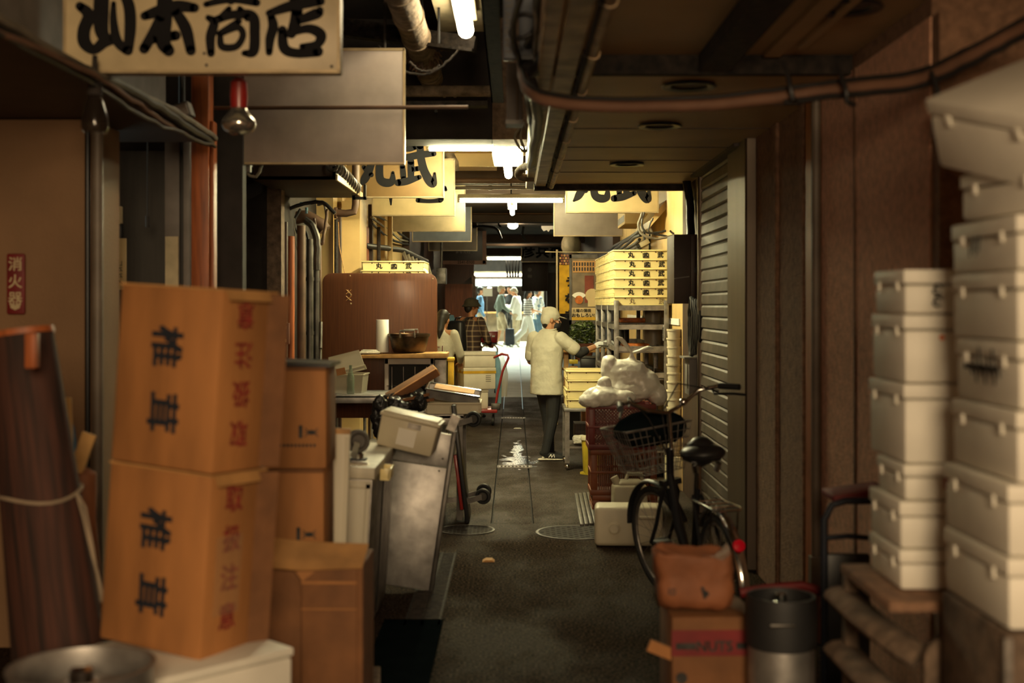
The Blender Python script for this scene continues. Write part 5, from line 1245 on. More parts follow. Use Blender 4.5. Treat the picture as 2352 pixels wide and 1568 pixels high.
tag(MB().box((0, 0, .03), (.13, .12, .085)).build('white_rag', 'towel', bevel=.02, disp=.03, dscale=.05, sub=1, loc=(X(1330, 12.3), 12.28, .262)), 'white crumpled rag hanging on the shelf of the small steel table', 'rag')
t = thing('yellow_bucket', 'yellow lidded bucket on the floor between the table and the red crates', 'bucket', (X(1362, 11.9), 11.95, 0))
MB().lathe([(0, 0), (.085, 0), (.09, .02), (.105, .33), (0, .33)], n=28).build('body', 'yellow_bucket', t); MB().lathe([(0, .325), (.112, .325), (.114, .35), (.108, .36), (0, .36)], n=28).build('lid', 'tray_white', t)
MB().lathe([(.09, 0), (.12, 0), (.12, .02), (.09, .03)], n=4).build('base', 'yellow_bucket', t)
# crates
def crate(label, loc, w, d, h, mat, cross, group='plastic crates below the rubbish bags'):
    t = thing('crate', label, 'crate', loc, 0, group)
    b = MB()
    for sx in (-1, 1):
        for sy in (-1, 1): b.box((sx*(w/2-.025), sy*(d/2-.025), h/2), (.05, .05, h))
    b.box((0, 0, .008), (w-.02, d-.02, .014)); b.build('frame', mat, t, bevel=.004)
    b = MB()
    for z, hh in ((h-.02, .04), (.02, .04), (h*.5, .02)):
        for s in (-1, 1): b.box((0, s*(d/2-.006), z), (w, .016, hh)); b.box((s*(w/2-.006), 0, z), (.016, d, hh))
    b.build('rim', mat, t, bevel=.002)
    b = MB()
    def rib(p, q): b.bar(p, q, .007, .007)
    for s in (-1, 1):
        y = s*(d/2-.008); x = s*(w/2-.008)
        if cross:
            n_ = int(w/.026)
            for k in range(-int(h/.026), n_):
                for sg in (1, -1):
                    a0 = -w/2+.05+k*.026; pts = []
                    for z in (.04, h-.04):
                        xx = a0+(z if sg > 0 else h-z)
                        pts.append((max(-w/2+.05, min(w/2-.05, xx)), y, z if -w/2+.05 <= xx <= w/2-.05 else (z+((max(-w/2+.05, min(w/2-.05, xx))-xx)*(1 if sg > 0 else -1)))))
                    if abs(pts[0][0]-pts[1][0]) > .01: rib(*pts)
            for k in range(int(d/.05)): rib((x, -d/2+.05+k*.05, .04), (x, -d/2+.05+k*.05, h-.04))
        else:
            for k in range(int((w-.1)/.017)): rib((-w/2+.05+k*.017, y, .04), (-w/2+.05+k*.017, y, h-.04))
            for k in range(int((d-.1)/.025)): rib((x, -d/2+.05+k*.025, .04), (x, -d/2+.05+k*.025, h-.04))
    b.build('lattice', mat, t)
    return t
d = 9.75
cx = X(1352, d)
cw, cdp = .52, .38
crate('dark red lattice plastic crate on top, under the rubbish bags', (cx+cw/2, d+cdp/2, .482), cw, cdp, .35, 'red_crate', True)
crate('orange slotted plastic crate in the middle of the crate stack', (cx+.012+cw/2, d+cdp/2, .132), cw-.01, cdp, .348, 'orange_crate', False)
crate('low orange crate on the floor at the bottom of the crate stack', (cx+.02+cw/2, d+cdp/2, .0), cw-.02, cdp, .13, 'orange_crate', False)
# rubbish bags
def bag(label, loc, blobs, knot=None, mat='bag_white'):
    t = thing('rubbish_bag', label, 'bag', loc, 0, 'rubbish bags on the crates')
    b = MB()
    for c, r in blobs: b.ell(c, r)
    if knot:
        b.cap(knot, .035, Vector(knot)+Vector((0, 0, .05)), .02)
    b.build('bag', mat, t, remesh=.010, smooth=3, disp=.05, dscale=.13)
    if knot:
        k = Vector(knot)+Vector((0, 0, .05))
        b = MB(); b.tube([k, k+Vector((-.04, -.02, .05)), k+Vector((-.09, -.02, .12)), k+Vector((-.13, -.02, .12))], [.025, .03, .045, .012], 10, flat=.4); b.tube([k, k+Vector((.06, -.02, .01)), k+Vector((.13, -.02, .05)), k+Vector((.17, -.02, .03))], [.025, .03, .042, .012], 10, flat=.5)
        b.build('tied_ears', mat, t, sub=1)
    return t
d = 9.6
zt = .835
bag('big knotted white rubbish bag with tied ears on the red crate', (X(1445, d), d+.32, zt), [((0, 0, .10), (.25, .17, .11)), ((0, 0, .22), (.18, .14, .13)), ((.11, 0, .16), (.17, .14, .11)), ((-.12, 0, .26), (.07, .09, .12)), ((.25, .02, .06), (.09, .1, .09))], (.05, 0, .34))
bag('smaller white rubbish bag drooping over the left edge of the red crate', (X(1395, d-.1), d+.14, zt), [((-.02, 0, .06), (.16, .13, .075)), ((-.11, -.02, .03), (.09, .1, .06)), ((.0, .02, .15), (.05, .05, .06)), ((.12, 0, .05), (.12, .1, .06))])
# jerrycans
def jerry(label, loc, rot):
    t = thing('jerrycan', label, 'canister', loc, rot, 'white jerrycans')
    b = MB(); b.box((0, 0, .13), (.26, .17, .26), taper=(.97, .97)); b.box((.01, 0, .275), (.2, .14, .04), taper=(.8, .8)); b.build('body', 'plastic_milky', t, bevel=.035, seg=4)
    MB().tube([(.10, 0, .27), (.09, 0, .335), (-.01, 0, .335), (-.03, 0, .27)], .017, 10).build('handle', 'plastic_milky', t)
    MB().cyl((-.085, 0, .26), (-.115, 0, .315), .03, n=18).build('spout_cap', 'plastic_milky', t)
    return t
d = 9.35
jerry('white jerrycan standing upright against the orange crate', (X(1448, d), d+.1, 0), R(3))
d = 8.45
t = thing('jerrycan', 'white jerrycan lying on its side on the floor behind the bicycle', 'canister', (X(1443, d), d, 0), R(-4), 'white jerrycans')
b = MB(); b.box((0, 0, .135), (.45, .24, .26)); b.box((-.19, 0, .14), (.06, .22, .24)); b.build('body', 'plastic_milky', t, bevel=.05, seg=4)
MB().lathe([(0, 0), (.042, 0), (.042, .012), (.03, .016), (.028, .03), (0, .03)], c=(-.095, -.115, .125), axis=(0, -1, 0)).build('spout_cap', 'plastic_milky', t)
MB().tube([(.06, -.10, .2), (.06, -.135, .2), (.17, -.135, .2), (.17, -.10, .2)], .014, 8).build('handle', 'plastic_milky', t)
# steel strips on the floor
for k in range(4):
    tag(MB().box((0, 0, .012), (.028, 1.5, .02)).build('steel_strip', 'steel_dark', bevel=.003, loc=(X(1350, 10.2)-.06+k*.035-.03, 9.85+.02*k, 0), rot=(0, 0, R(-1.2))), 'steel strip on the floor beside the crates, %s from the aisle' % ['first', 'second', 'third', 'fourth'][k], 'strip', 'steel strips beside the crates')
# stack of white buckets
d = 10.95
t0 = None
cup = [(0, 0), (.055, 0), (.063, .10), (.068, .10), (.068, .115), (.060, .115), (.053, .01), (0, .01)]
NTH = ['first', 'second', 'third', 'fourth', 'fifth', 'sixth', 'seventh', 'eighth', 'ninth', 'tenth', 'eleventh', 'twelfth', 'thirteenth', 'fourteenth', 'fifteenth', 'sixteenth']
for k in range(14):
    o = MB().lathe(cup, n=26).build('tub', 'tray_white') if t0 is None else t0.copy()
    if t0 is None: t0 = o
    else: C.objects.link(o)
    o.location = (X(1549, d)+.003*(k % 3-1), d, .30+.075*k)
    tag(o, 'pale plastic tub, %s from the bottom of the tall nested stack by the wall' % NTH[k], 'tub', 'nested tubs by the right wall')
tag(MB().box((0, 0, .145), (.15, .15, .29)).build('tub_stand', 'tray_white', bevel=.006, loc=(X(1549, d), d, 0)), 'pale block the nested tubs stand on', 'stand')
# meter boxes on the right wall before the rack
d = 9.95
t = thing('wall_cabinet', 'large dark brown wall box left of the shutter, covering the ends of the trays', 'cabinet', (XR, d+.2, Z(697, d)))
x0 = X(1548, d)-XR; h = Z(538, d)-Z(697, d)
MB().span((x0, -.2, 0), (0, .25, h)).build('case', 'awning_brown', t, bevel=.004)
MB().span((x0+.13, -.212, .01), (-.01, -.2, h-.01)).build('door', 'wood_dark', t, bevel=.004)
MB().bar((x0, -.214, h*.36), (x0+.12, -.214, h*.39), .01, .004, up=(0, 1, 0)).build('tape', 'panel_grey', t)
MB().span((-.03, -.23, h*.45), (-.015, -.212, h*.52)).build('handle', 'black_metal', t)
d = 9.75
b = MB()
for k in range(5): b.tube(wig([(XR-.02-.012*k, d+.02*k+.10*math.cos(a), Z(750, d)+.19*math.sin(a)*(1+.04*k)) for a in [q*2*PI/14 for q in range(15)]], .003, 3, k), .016, 8)
tag(b.build('hose_coil', 'cable'), 'black hose coil hanging below the dark brown wall box', 'hose')
b = MB(); b.tube(wig([at(1562, 370, 10.3), at(1578, 420, 10.2), at(1584, 470, 10.1), at(1586, 540, 10.0)], .003, 6, 2), .035, 10); tag(b.build('downpipe', 'black_metal'), 'thick black pipe curving down from the canopy to the wall box', 'pipe')
t = thing('letter_box', 'small pale metal wall box with a lid below the hose coil', 'box', (XR, 9.85, Z(905, 9.85)))
MB().span((-.10, -.12, 0), (0, .12, .28)).build('case', 'panel_grey', t, bevel=.005); MB().span((-.14, -.14, .28), (0, .14, .295)).build('lid', 'panel_grey', t, bevel=.004); MB().span((-.106, -.08, .05), (-.1, -.05, .24)).build('slot', 'steel_dark', t)
# lit wall things above the trays
d = 13
t = thing('aircon_unit', 'cream air conditioner box high on the lit right wall', 'air conditioner', (XR, 14.0, Z(520, 14)))
MB().span((-.26, -.45, 0), (0, .45, .28)).build('case', 'wall_cream', t, bevel=.012); MB().span((-.262, -.40, .03), (-.258, .40, .10)).build('vent', 'panel_grey', t)
b = MB(); b.prism([(X(1478, 12.6), Z(530, 12.6)), (XR, Z(490, 12.6)), (XR, Z(470, 12.6)), (X(1478, 12.6), Z(515, 12.6))], 12.0, 13.4); tag(b.build('lit_hood', 'tile_cream'), 'yellow lit hood slanting out from the right wall above the trays', 'hood')
t = thing('security_camera', 'small boxy security camera hanging above the right tray stack', 'camera', at(1480, 558, 12.6))
MB().box((0, 0, 0), (.10, .05, .05), rot=(0, R(-28), 0)).build('case', 'lamp_housing', t, bevel=.005); MB().cyl((-.05, 0, -.026), (-.075, 0, -.04), .018, n=12).build('lens', 'black_plastic', t); MB().cyl((.0, 0, .02), (.0, .0, .13), .012, n=8).build('mount', 'black_metal', t)
for i, (pts, r) in enumerate((([(1475, 488), (1466, 520), (1478, 540), (1510, 548), (1545, 541), (1560, 535)], .012), ([(1480, 488), (1474, 515), (1490, 535), (1530, 530)], .010), ([(1500, 535), (1535, 543), (1550, 540), (1538, 530)], .009), ([(1500, 500), (1490, 530), (1515, 541)], .008))):
    pipe('wall_cable', ['pale looping cable above the right tray stack', 'dark cable curve above the security camera', 'dark cable knot by the wall box corner', 'thin cable dropping from the right cream sign'][i], wig([at(a, c, 11.4) for a, c in pts], .003, 6, i), r, ['cable_grey', 'cable', 'cable', 'cable'][i], 'cable', n=7)
for k, px in enumerate((1493, 1516)): pipe('wall_pole', ['left dark pole above the right tray stack', 'right dark pole above the right tray stack'][k], [(X(px, 13.4), 13.4, 1.3), (X(px, 13.4), 13.4, 2.35)], .014 if k == 0 else .02, 'cable', 'pole')
b = MB()
for k in range(6): b.tube(wig([(1.30, 13+q*2.6, 2.36-.03*k-.03*q+.03*math.sin(q+k)) for q in range(5)], .01, 4, k), .018, 7)
tag(b.build('cable_bundle', 'cable'), 'dusty cable bundle running back along the lit right wall', 'cable', kind='stuff')
tag(MB().ell((0, 0, 0), (.17, .17, .21)).cyl((0, 0, .15), (0, 0, .5), .08).build('round_duct', 'lamp_housing', loc=at(1312, 563, 21)), 'round pale duct below the stained tan panel on the right', 'duct')
# poster stand, banner, plant and shop clutter behind the worker
d = 16.6
t = thing('poster_panel', 'tall framed eel-shop poster panel behind the worker', 'poster', at(1343, 735, d))
w, h = 60*d/F, 142*d/F
MB().span((-w/2, 0, 0), (w/2, .03, h)).build('panel', 'poster_grey', t)
b = MB(); b.span((-w/2-.03, -.01, -.06), (-w/2, .04, h+.05)); b.span((-w/2-.03, -.01, -.06), (w/2, .04, 0)); b.span((-w/2-.03, -.01, h), (w/2, .04, h+.05)); b.build('frame', 'steel_dark', t)
b = MB(); b.span((-.0, -.006, h*.28), (w*.34, 0, h*.72)); b.build('red_patch', 'poster_red', t)
b = MB(); b.span((-w*.46, -.007, h*.77), (w/2, -.001, h*.96)); b.build('menu_block', 'cardboard_pale', t)
b = MB()
for r_ in range(2):
    for k in range(8): b.span((-w*.44+k*w*.105, -.009, h*(.795+.08*r_)), (-w*.44+k*w*.105+w*.06, -.007, h*(.855+.08*r_)))
b.build('menu_lettering', 'ink_worn', t)
b = MB(); b.span((-w/2, -.006, 0), (w/2, -.001, h*.20)); b.build('caption_block', 'sign_cream', t)
b = MB(); b.span((-w/2, -.009, 0), (w/2, -.006, h*.05)); b.build('caption_band', 'yellow_paint', t)
b = MB(); put_text(b, '土曜の蒲焼', (-w*.12, -.008, h*.155), .05, bold=.02); put_text(b, 'おもしろい!', (-w*.06, -.009, h*.08), .058, bold=.03); b.build('caption_lettering', 'ink', t)
b = MB(); a0 = R(35)
b.add([(-w*.22, -.008, h*.32)]+[(-w*.22+.125*math.cos(a), -.008, h*.30+.125*math.sin(a)) for a in [R(40)+k*R(100)/10 for k in range(11)]], [tuple(range(12))]); b.build('fan_shape', 'white_paper', t)
b = MB(); b.disc((-w*.22, -.009, h*.33), .055, (0, -1, 0)); b.build('food_picture', 'cooked', t)
b = MB(); b.disc((w*.28, -.0085, h*.40), .09, (0, -1, 0)); b.span((w*.12, -.0105, h*.22), (w*.46, -.0065, h*.40)); b.build('pale_figure', 'sign_cream', t)
for s in (-1, 1): MB().span((s*w*.45-.015, 0, -Z(735, d)), (s*w*.45+.015, .03, -.05)).build('leg', 'steel_dark', t)
d = 16.9
t = thing('banner', 'yellow vertical banner with a hexagon-patterned top on a pole', 'banner', at(1300, 720, d))
h = 140*d/F
b = MB(); n_ = 10; vs = []
for i in range(n_+1):
    z = h*i/n_
    for j in range(5): vs.append((-.09+.18*j/4, .012*math.sin(j*1.7+i*.6), z))
b.add(vs, [(i*5+j, i*5+j+1, i*5+j+6, i*5+j+5) for i in range(n_-2) for j in range(4)], 0); b.add(vs, [(i*5+j, i*5+j+1, i*5+j+6, i*5+j+5) for i in range(n_-2, n_) for j in range(4)], 1)
b.build('cloth', ['yellow_cloth', 'wood_dark'], t, ang=180)
b = MB()
for r_ in range(4):
    for k in range(5): b.disc((-.075+.037*k+(.018 if r_ % 2 else 0), -.02, h*.82+.036*r_), .016, (0, -1, 0), n=6, mat=(k+r_) % 2)
b.build('hexagons', ['cardboard_pale', 'orange_crate'], t)
b = MB()
for k, s in enumerate('うなぎ'): put_text(b, s, (.05, -.03, h*.52-k*.22), .14, bold=.06)
b.build('lettering', 'ink', t)
MB().cyl((-.12, 0, -Z(720, d)), (-.12, 0, h+.04), .014, n=10).build('pole', 'sign_board', t); MB().cyl((-.28, 0, h+.01), (.62, 0, h+.0), .008, n=8).build('crossbar', 'sign_board', t)
# plants
def shrub(label, loc, rx, ry, rz, n_, seed):
    t = thing('potted_shrub', label, 'plant', loc)
    b = MB(); rnd = random.Random(seed)
    for _ in range(n_):
        u, v = rnd.uniform(0, 2*PI), math.acos(rnd.uniform(-1, 1)); k = rnd.uniform(.5, 1)
        p = Vector((rx*k*math.sin(v)*math.cos(u), ry*k*math.sin(v)*math.sin(u), rz*k*math.cos(v)+rz)); q = Euler((rnd.uniform(-1, 1), rnd.uniform(-1, 1), rnd.uniform(0, 6))).to_matrix()
        s = rnd.uniform(.02, .036)
        b.add([p+q @ Vector(e) for e in ((0, -s, 0), (s*.5, 0, s*.15), (0, s, 0), (-s*.5, 0, s*.15))], [(0, 1, 2), (0, 2, 3)])
    b.build('foliage', 'leaf', t, flatten=True)
    MB().lathe([(0, -.2), (.10, -.2), (.13, 0.02), (.11, .02), (0, .0)], n=20).build('planter', 'brown_plastic', t)
    return t
d = 15.6
shrub('dark leafy shrub behind the worker, below the poster panel', (X(1340, d), d, Z(792, d)), .20, .14, .15, 620, 1)
tag(MB().span((X(1290, d), d-.1, Z(800, d)-.045), (X(1400, d), d+.3, Z(800, d)-.0)).span((X(1296, d), d, 0), (X(1306, d), d+.2, Z(800, d)-.045)).span((X(1380, d), d, 0), (X(1396, d), d+.2, Z(800, d)-.045)).build('low_shelf', 'wood_pale', bevel=.004), 'pale wooden shelf edge under the shrub', 'shelf')
d = 15.0
t = thing('dark_case', 'dark plastic case right of the worker below the shelf edge', 'box', (X(1355, d), d+.15, Z(850, d)))
MB().box((0, 0, .07), (.22, .25, .14)).build('body', 'black_plastic', t, bevel=.012); MB().box((0, 0, .15), (.24, .27, .025)).build('lid', 'steel_dark', t, bevel=.006)
t = thing('brown_case', 'brown box with a red oval mark below the dark case', 'box', (X(1362, d), d+.15, 0))
MB().box((0, 0, Z(850, d)/2), (.26, .25, Z(850, d))).build('body', 'cardboard_dark', t, bevel=.006); MB().lathe([(.025, 0), (.034, .001), (.034, .002), (.025, .002)], c=(0, -.127, Z(850, d)-.06), axis=(0, -1, 0), n=24, sy=.6).build('oval_mark', 'red_paint', t)
for k in range(4): tag(MB().box((0, 0, .03), (.10, .12, .045)).build('jar_box', 'yellow_bucket' if k % 2 else 'wood_pale', bevel=.006, loc=(X(1318, 14.6), 14.7, Z(860, 14.6)-.11+.075*k)), 'small pale box right of the worker, %s of the pile of four' % ['lowest', 'second from bottom', 'third from bottom', 'topmost'][k], 'box', 'small pale boxes by the worker')
tag(MB().box((0, 0, 0), (.14, .16, Z(860, 14.6)-.11)).build('jar_stand', 'black_plastic', loc=(X(1318, 14.6), 14.7, (Z(860, 14.6)-.11)/2)), 'dark stand under the small pale boxes by the worker', 'stand')
# far left shops: boarded front, cart with red crate
slab('trim_15', [((X(1022, 24), 24, .1), (X(1085, 24), 24.1, Z(652, 24)))], 'wood_orange')
b = MB(); b.span((X(1002, 19.2), 19.2, Z(652, 19.2)), (X(1024, 19.2), 19.5, Z(615, 19.2))); b.cyl((X(1013, 19.2), 19.35, Z(616, 19.2)), (X(1013, 19.2), 19.35, 2.925), .02, n=8); tag(b.build('metal_box', 'steel_dull', bevel=.01), 'grey metal box hung below the dark sign at left', 'box')
d = 22.0
t = thing('goods_cart', 'brown crate cart with a pale tube frame in the passage', 'cart', (X(1124, d), d+.2, .06))
MB().box((0, 0, .42), (.24, .4, .60)).build('box', 'cardboard', t, bevel=.01)
MB().tube([(-.14, -.22, 0), (-.14, -.22, .78), (-.10, -.22, .83), (.10, -.22, .83), (.14, -.22, .78), (.14, -.22, 0)], .016, 10).build('frame', 'sign_board', t)
MB().box((0, 0, .86), (.26, .42, .03)).build('top', 'black_plastic', t)
MB().tube([(.14, -.22, .5), (.14, .22, .5), (-.14, .22, .5)], .014, 8).build('rear_frame', 'sign_board', t)
for x in (-.1, .1): caster(t, (x, -.1, .02), (1, 0, 0), .05, .03)
t = thing('red_crate', 'red plastic crate with white lettering on the goods cart', 'crate', (X(1123, d), d+.2, .06+.875))
MB().box((0, 0, .10), (.29, .42, .19), taper=(1.05, 1.03)).build('body', 'red_paint', t, bevel=.012); MB().box((0, 0, .19), (.31, .44, .025)).build('rim', 'red_paint', t, bevel=.006)
b = MB()
for k in range(3): b.box((-.08+.08*k, -.222, .12), (.05, .004, .025))
b.build('lettering', 'white_paper', t)
tag(MB().box((0, 0, .06), (.2, .14, .12)).build('blue_case', 'blue_cloth', bevel=.008, loc=(X(1032, 19.5), 19.5, Z(742, 19.5)-.02), rot=(0, R(-22), R(20))), 'pale blue case tilted behind the woman in white', 'case')
tag(MB().box((0, 0, 0), (.25, .3, Z(742, 19.5)-.06)).build('wooden_counter', 'wood_pale', loc=(X(1032, 19.5), 19.5, (Z(742, 19.5)-.06)/2)), 'pale wooden counter under the blue case', 'counter')
# foam boxes in the foreground at the right ------------------------------------------
def eps(b, w, d, h):
    for z in (.55, .28): put_text(b, 'ε', (-.085, -d/2-.003, h*z), .058, roll=R(15), bold=.01)
def scrawl(b, w, d, h):
    for k in range(7): b.bar((-w/2-.008, .02-.03*k+.06, h*.62+.02*(k % 3)), (-w/2-.008, .0-.03*k+.06, h*.45-.02*(k % 2)), .008, .002, up=(1, 0, 0))
    b.bar((-w/2-.008, .12, h*.56), (-w/2-.008, -.10, h*.56), .012, .002, up=(1, 0, 0))
d = 3.6
xa = X(2066, d)
spec = [(1350, 1262, 0, .31), (1258, 1150, 0, .31), (1147, 1063, .012, .27), (985, 945, .012, .36), (943, 787, .012, .33), (783, 680, .012, .30)]
names = ['lowest foam box of the left-hand foam stack on the slatted stand', 'second foam box from the bottom of the left-hand foam stack', 'low foam box with a red mark in the left-hand foam stack', 'deep foam box between the tall one and the low marked one, left-hand stack', 'tall foam box with an orange spot below the marked one', 'topmost foam box of the left-hand stack, marked with two black curls']
zs = Z(1356, d)
hs = [.118, .138, .105, .23, .198, .13]
z = zs
for k, (nm, h) in enumerate(zip(names, hs)):
    dp = spec[k][3]; w = .36
    fbx = foam_box(nm, (xa+spec[k][2]+w/2, d+dp/2, z), 0, w, dp, h-.002, 'foam boxes stacked on the right', min(.045, h*.35), 'foam', None, eps if k == 5 else None)
    if k == 4: MB().lathe([(0, 0), (.008, 0), (.008, .0015), (0, .0015)], c=(-.07, -dp/2+.0035, .13), axis=(0, -1, 0), n=16).build('orange_spot', 'reflector_orange', fbx)
    if k == 2:
        tag(MB().box((0, 0, 0), (.012, .004, .05)).build('red_sticker', 'red_paint', loc=(X(2172, d), d-.009, z+.06)), 'small red sticker on the low foam box of the left-hand stack', 'sticker')
    z += h
d = 2.95
xa = X(2334, d)
names = ['lowest foam box of the right-hand foam stack at the frame edge', 'second foam box from the bottom of the right-hand stack', 'third foam box from the bottom of the right-hand stack', 'foam box with a scrawled crossed-out note on its side', 'foam box above the scrawled one in the right-hand stack', 'topmost straight foam box of the right-hand stack with a violet mark']
hs = [.172, .172, .172, .162, .168, .132]
z = Z(1450, d)
for k, (nm, h) in enumerate(zip(names, hs)):
    ox_ = (-.02, -.02, .0, .004, .0, -.0)[k]; dp = .44 if k != 3 else .42
    foam_box(nm, (xa+ox_+.2, d+dp/2, z), 0, .40, dp, h-.002, 'foam boxes stacked on the right', .045, 'foam', 'red_paint' if False else None, scrawl if k == 3 else None)
    if k == 5:
        b = MB(); 
        for q in range(4): b.bar((0, .04-.02*q, .03), (0, .05-.02*q, -.02+.01*(q % 2)), .006, .002, up=(1, 0, 0))
        tag(b.build('violet_mark', 'ink_worn', loc=(xa+ox_-.008, d+.23, z+.06)), 'violet scribbled mark on the topmost straight foam box', 'mark')
    z += h
foam_box('greyish foam box laid crooked above the right-hand stack', (xa+.215, d+.2, z+.005), R(8), .38, .40, .12, 'foam boxes stacked on the right', .04, 'foam')
foam_box('tilted foam box leaning on top of everything, top right corner', (xa+.17, d+.22, z+.16), (R(16), R(-22), R(14)), .36, .42, .19, 'foam boxes stacked on the right', .045, 'foam')
# slatted stand below them
d = 3.45
x0 = X(2030, 3.6)-.02
t = thing('slatted_stand', 'brown stand with curved slats under the left-hand foam stack', 'stand', (x0, 3.5, 0))
zt = Z(1356, 3.6)-.004
b = MB(); b.span((.0, -.02, zt-.03), (.5, .50, zt)); b.build('top', 'stucco_dark', t, bevel=.004)
for k in range(4):
    MB().tube([(.0, .5, zt-.10-k*.17), (.02, .25, zt-.12-k*.17), (.06, .0, zt-.14-k*.17), (.085, -.02, zt-.15-k*.17)], .055, 12, flat=.55).build('slat', 'concrete', t)
r_ = .06
pl = [(.085, 0), (.185, 0), (.185, zt-.09)]+[(.085+r_-r_*math.sin(a), zt-.15+r_*math.cos(a)) for a in [k*PI/12 for k in range(7)]]
MB().prism(pl, -.06, -.03).build('side_panel', 'concrete', t, bevel=.004)
MB().span((.44, .0, 0), (.48, .45, zt-.03)).build('rear_leg', 'concrete', t)
MB().span((-.0, .44, 0), (.04, .48, zt-.03)).build('rear_leg', 'concrete', t)
d = 2.95
t = thing('plywood_box', 'brown box with a metal edge under the right-hand foam stack', 'box', (X(2320, d)+.2, d+.22, 0))
zt = Z(1452, d)-.003
MB().box((0, 0, zt/2), (.42, .44, zt)).build('body', 'concrete', t, bevel=.006); MB().span((-.215, -.225, 0), (-.195, -.205, zt-.01)).build('edge_strip', 'steel_dull', t); MB().span((-.215, .0, .02), (-.21, .2, zt-.3)).build('dark_opening', 'void', t)
# kraft bag on a printed carton
d = 4.35
zt = Z(1418, d)
cxx = X(1640, d)
t = thing('printed_carton', 'brown carton with a dark red band, under the kraft bag in front', 'box', (cxx, d+.16, 0), R(1.5))
w = .295
MB().box((0, 0, zt/2), (w, .30, zt)).build('body', 'cardboard_dark', t, bevel=.006)  # darker board stands in for dim light low in the foreground
MB().span((-w/2-.0015, -.1515, zt-.135), (w/2+.0015, -.1495, zt-.045)).build('red_band', 'red_sign', t)
b = MB(); b.box((-.10, -.153, zt-.10), (.07, .002, .022)); b.box((.105, -.153, zt-.10), (.06, .002, .022)); put_text(b, 'NUTS', (.0, -.152, zt-.10), .05, bold=.03); b.build('band_lettering', 'ink_worn', t)
MB().lathe([(.014, 0), (.02, .0), (.02, .002), (.0, .002)], c=(-.115, -.1515, zt-.21), axis=(0, -1, 0), n=20).build('round_stamp', 'ink_worn', t)
MB().box((-w/2-.035, -.12, zt-.12), (.09, .02, .04), rot=(0, R(22), 0)).build('side_flap', 'cardboard', t)
t = thing('kraft_bag', 'crumpled kraft paper bag standing on the printed carton', 'bag', (X(1607, d), d+.15, zt), R(-3))
def sq(z, w, d, n=40, e=.38, cx=0):
    out = []
    for j in range(n):
        a = 2*PI*j/n; ca, sa = math.cos(a), math.sin(a)
        out.append((cx+w*math.copysign(abs(ca)**e, ca), d*math.copysign(abs(sa)**e, sa), z+.006*math.sin(3*a+z*40)+.004*math.sin(7*a)))
    return out
b = MB(); lay = [sq(0, .128, .11), sq(.05, .135, .113), sq(.10, .137, .112), sq(.118, .131, .107), sq(.15, .139, .112, cx=-.004), sq(.195, .142, .113, cx=-.008), sq(.206, .136, .108, cx=-.008), sq(.198, .128, .10, cx=-.008), sq(.175, .10, .08, cx=-.008), sq(.170, .02, .02)]
vs = [p for l_ in lay for p in l_]; n = 40
b.add(vs, [(i*n+j, i*n+(j+1) % n, (i+1)*n+(j+1) % n, (i+1)*n+j) for i in range(len(lay)-1) for j in range(n)]+[tuple(range(n))[::-1], tuple((len(lay)-1)*n+j for j in range(n))])
b.build('bag', 'kraft', t, disp=.022, dscale=.05, sub=1, ang=60)
b = MB(); put_text(b, '印', (-.085, -.118, .08), .03, bold=.01); b.bar((.02, -.122, .10), (.03, -.122, .06), .01, .003, up=(0, 1, 0)); b.bar((.03, -.122, .085), (.04, -.122, .07), .012, .003, up=(0, 1, 0)); b.build('print', 'ink_worn', t)
# keg with black rubber top
d = 4.15
t = thing('keg', 'slim steel keg with a black rubber top beside the kraft bag', 'keg', (X(1812, d), d+.12, 0))
r = .112
zt = Z(1385, d)
MB().lathe([(0, 0), (r*.9, 0), (r, .03), (r, zt-.16), (r*.99, zt-.15), (0, zt-.15)], n=36).build('body', 'steel', t)
MB().lathe([(r, zt-.17), (r+.008, zt-.165), (r+.010, zt-.03), (r+.004, zt), (r-.008, zt), (r-.012, zt-.05), (0, zt-.055)], n=36).build('rubber_top', 'black_rubber', t)
b = MB(); b.box((-.02, -r-.006, zt-.075), (.085, .012, .012)); b.build('grip', 'steel_dark', t, bevel=.004)
MB().lathe([(0, zt-.06), (.035, zt-.06), (.035, zt-.03), (.02, zt-.02), (.018, zt+.005), (0, zt+.008)], n=20).build('valve', 'chrome', t)
# folded blue hand truck
d = 4.75
x0, x1 = X(1893, d), X(2000, d)
t = thing('blue_trolley', 'dark blue folded trolley standing upright before the foam stacks', 'trolley', ((x0+x1)/2, d, 0))
w = x1-x0; h = Z(1150, d)
MB().tube([(-w/2, 0, 0), (-w/2, 0, h-.07), (-w/2+.03, 0, h-.015), (-w/2+.08, 0, h), (w/2, 0, h)], .013, 10).build('frame', 'blue_paint', t)
MB().tube([(-w/2, 0, h-.14), (0, -.01, h-.13), (w/2, 0, h-.14)], .010, 8).build('crossbar', 'blue_paint', t)
MB().span((-w/2+.01, .0, .0), (w/2, .03, h-.20)).build('deck', 'black_plastic', t, bevel=.01)
MB().span((-.03, -.05, h-.31), (w/2, -.0, h-.24)).build('bracket', 'steel_dark', t, bevel=.006)
caster(t, (.045, -.05, h-.40), (1, .15, 0), .06, .03)
tag(MB().box((0, 0, 0), (.22, .2, .03)).build('red_cover', 'red_sign', bevel=.008, loc=(X(1975, 4.9), 4.97, Z(1135, 4.9)), rot=(0, R(-8), 0)), 'dark red lid wedged on top behind the blue trolley', 'lid')
b = MB(); b.tube([at(1700, 1362, 5.0), at(1760, 1352, 5.0), at(1840, 1345, 5.0), at(1900, 1362, 5.0)], .02, 8); tag(b.build('red_bar', 'red_sign'), 'dark red bar behind the slim steel keg', 'bar')
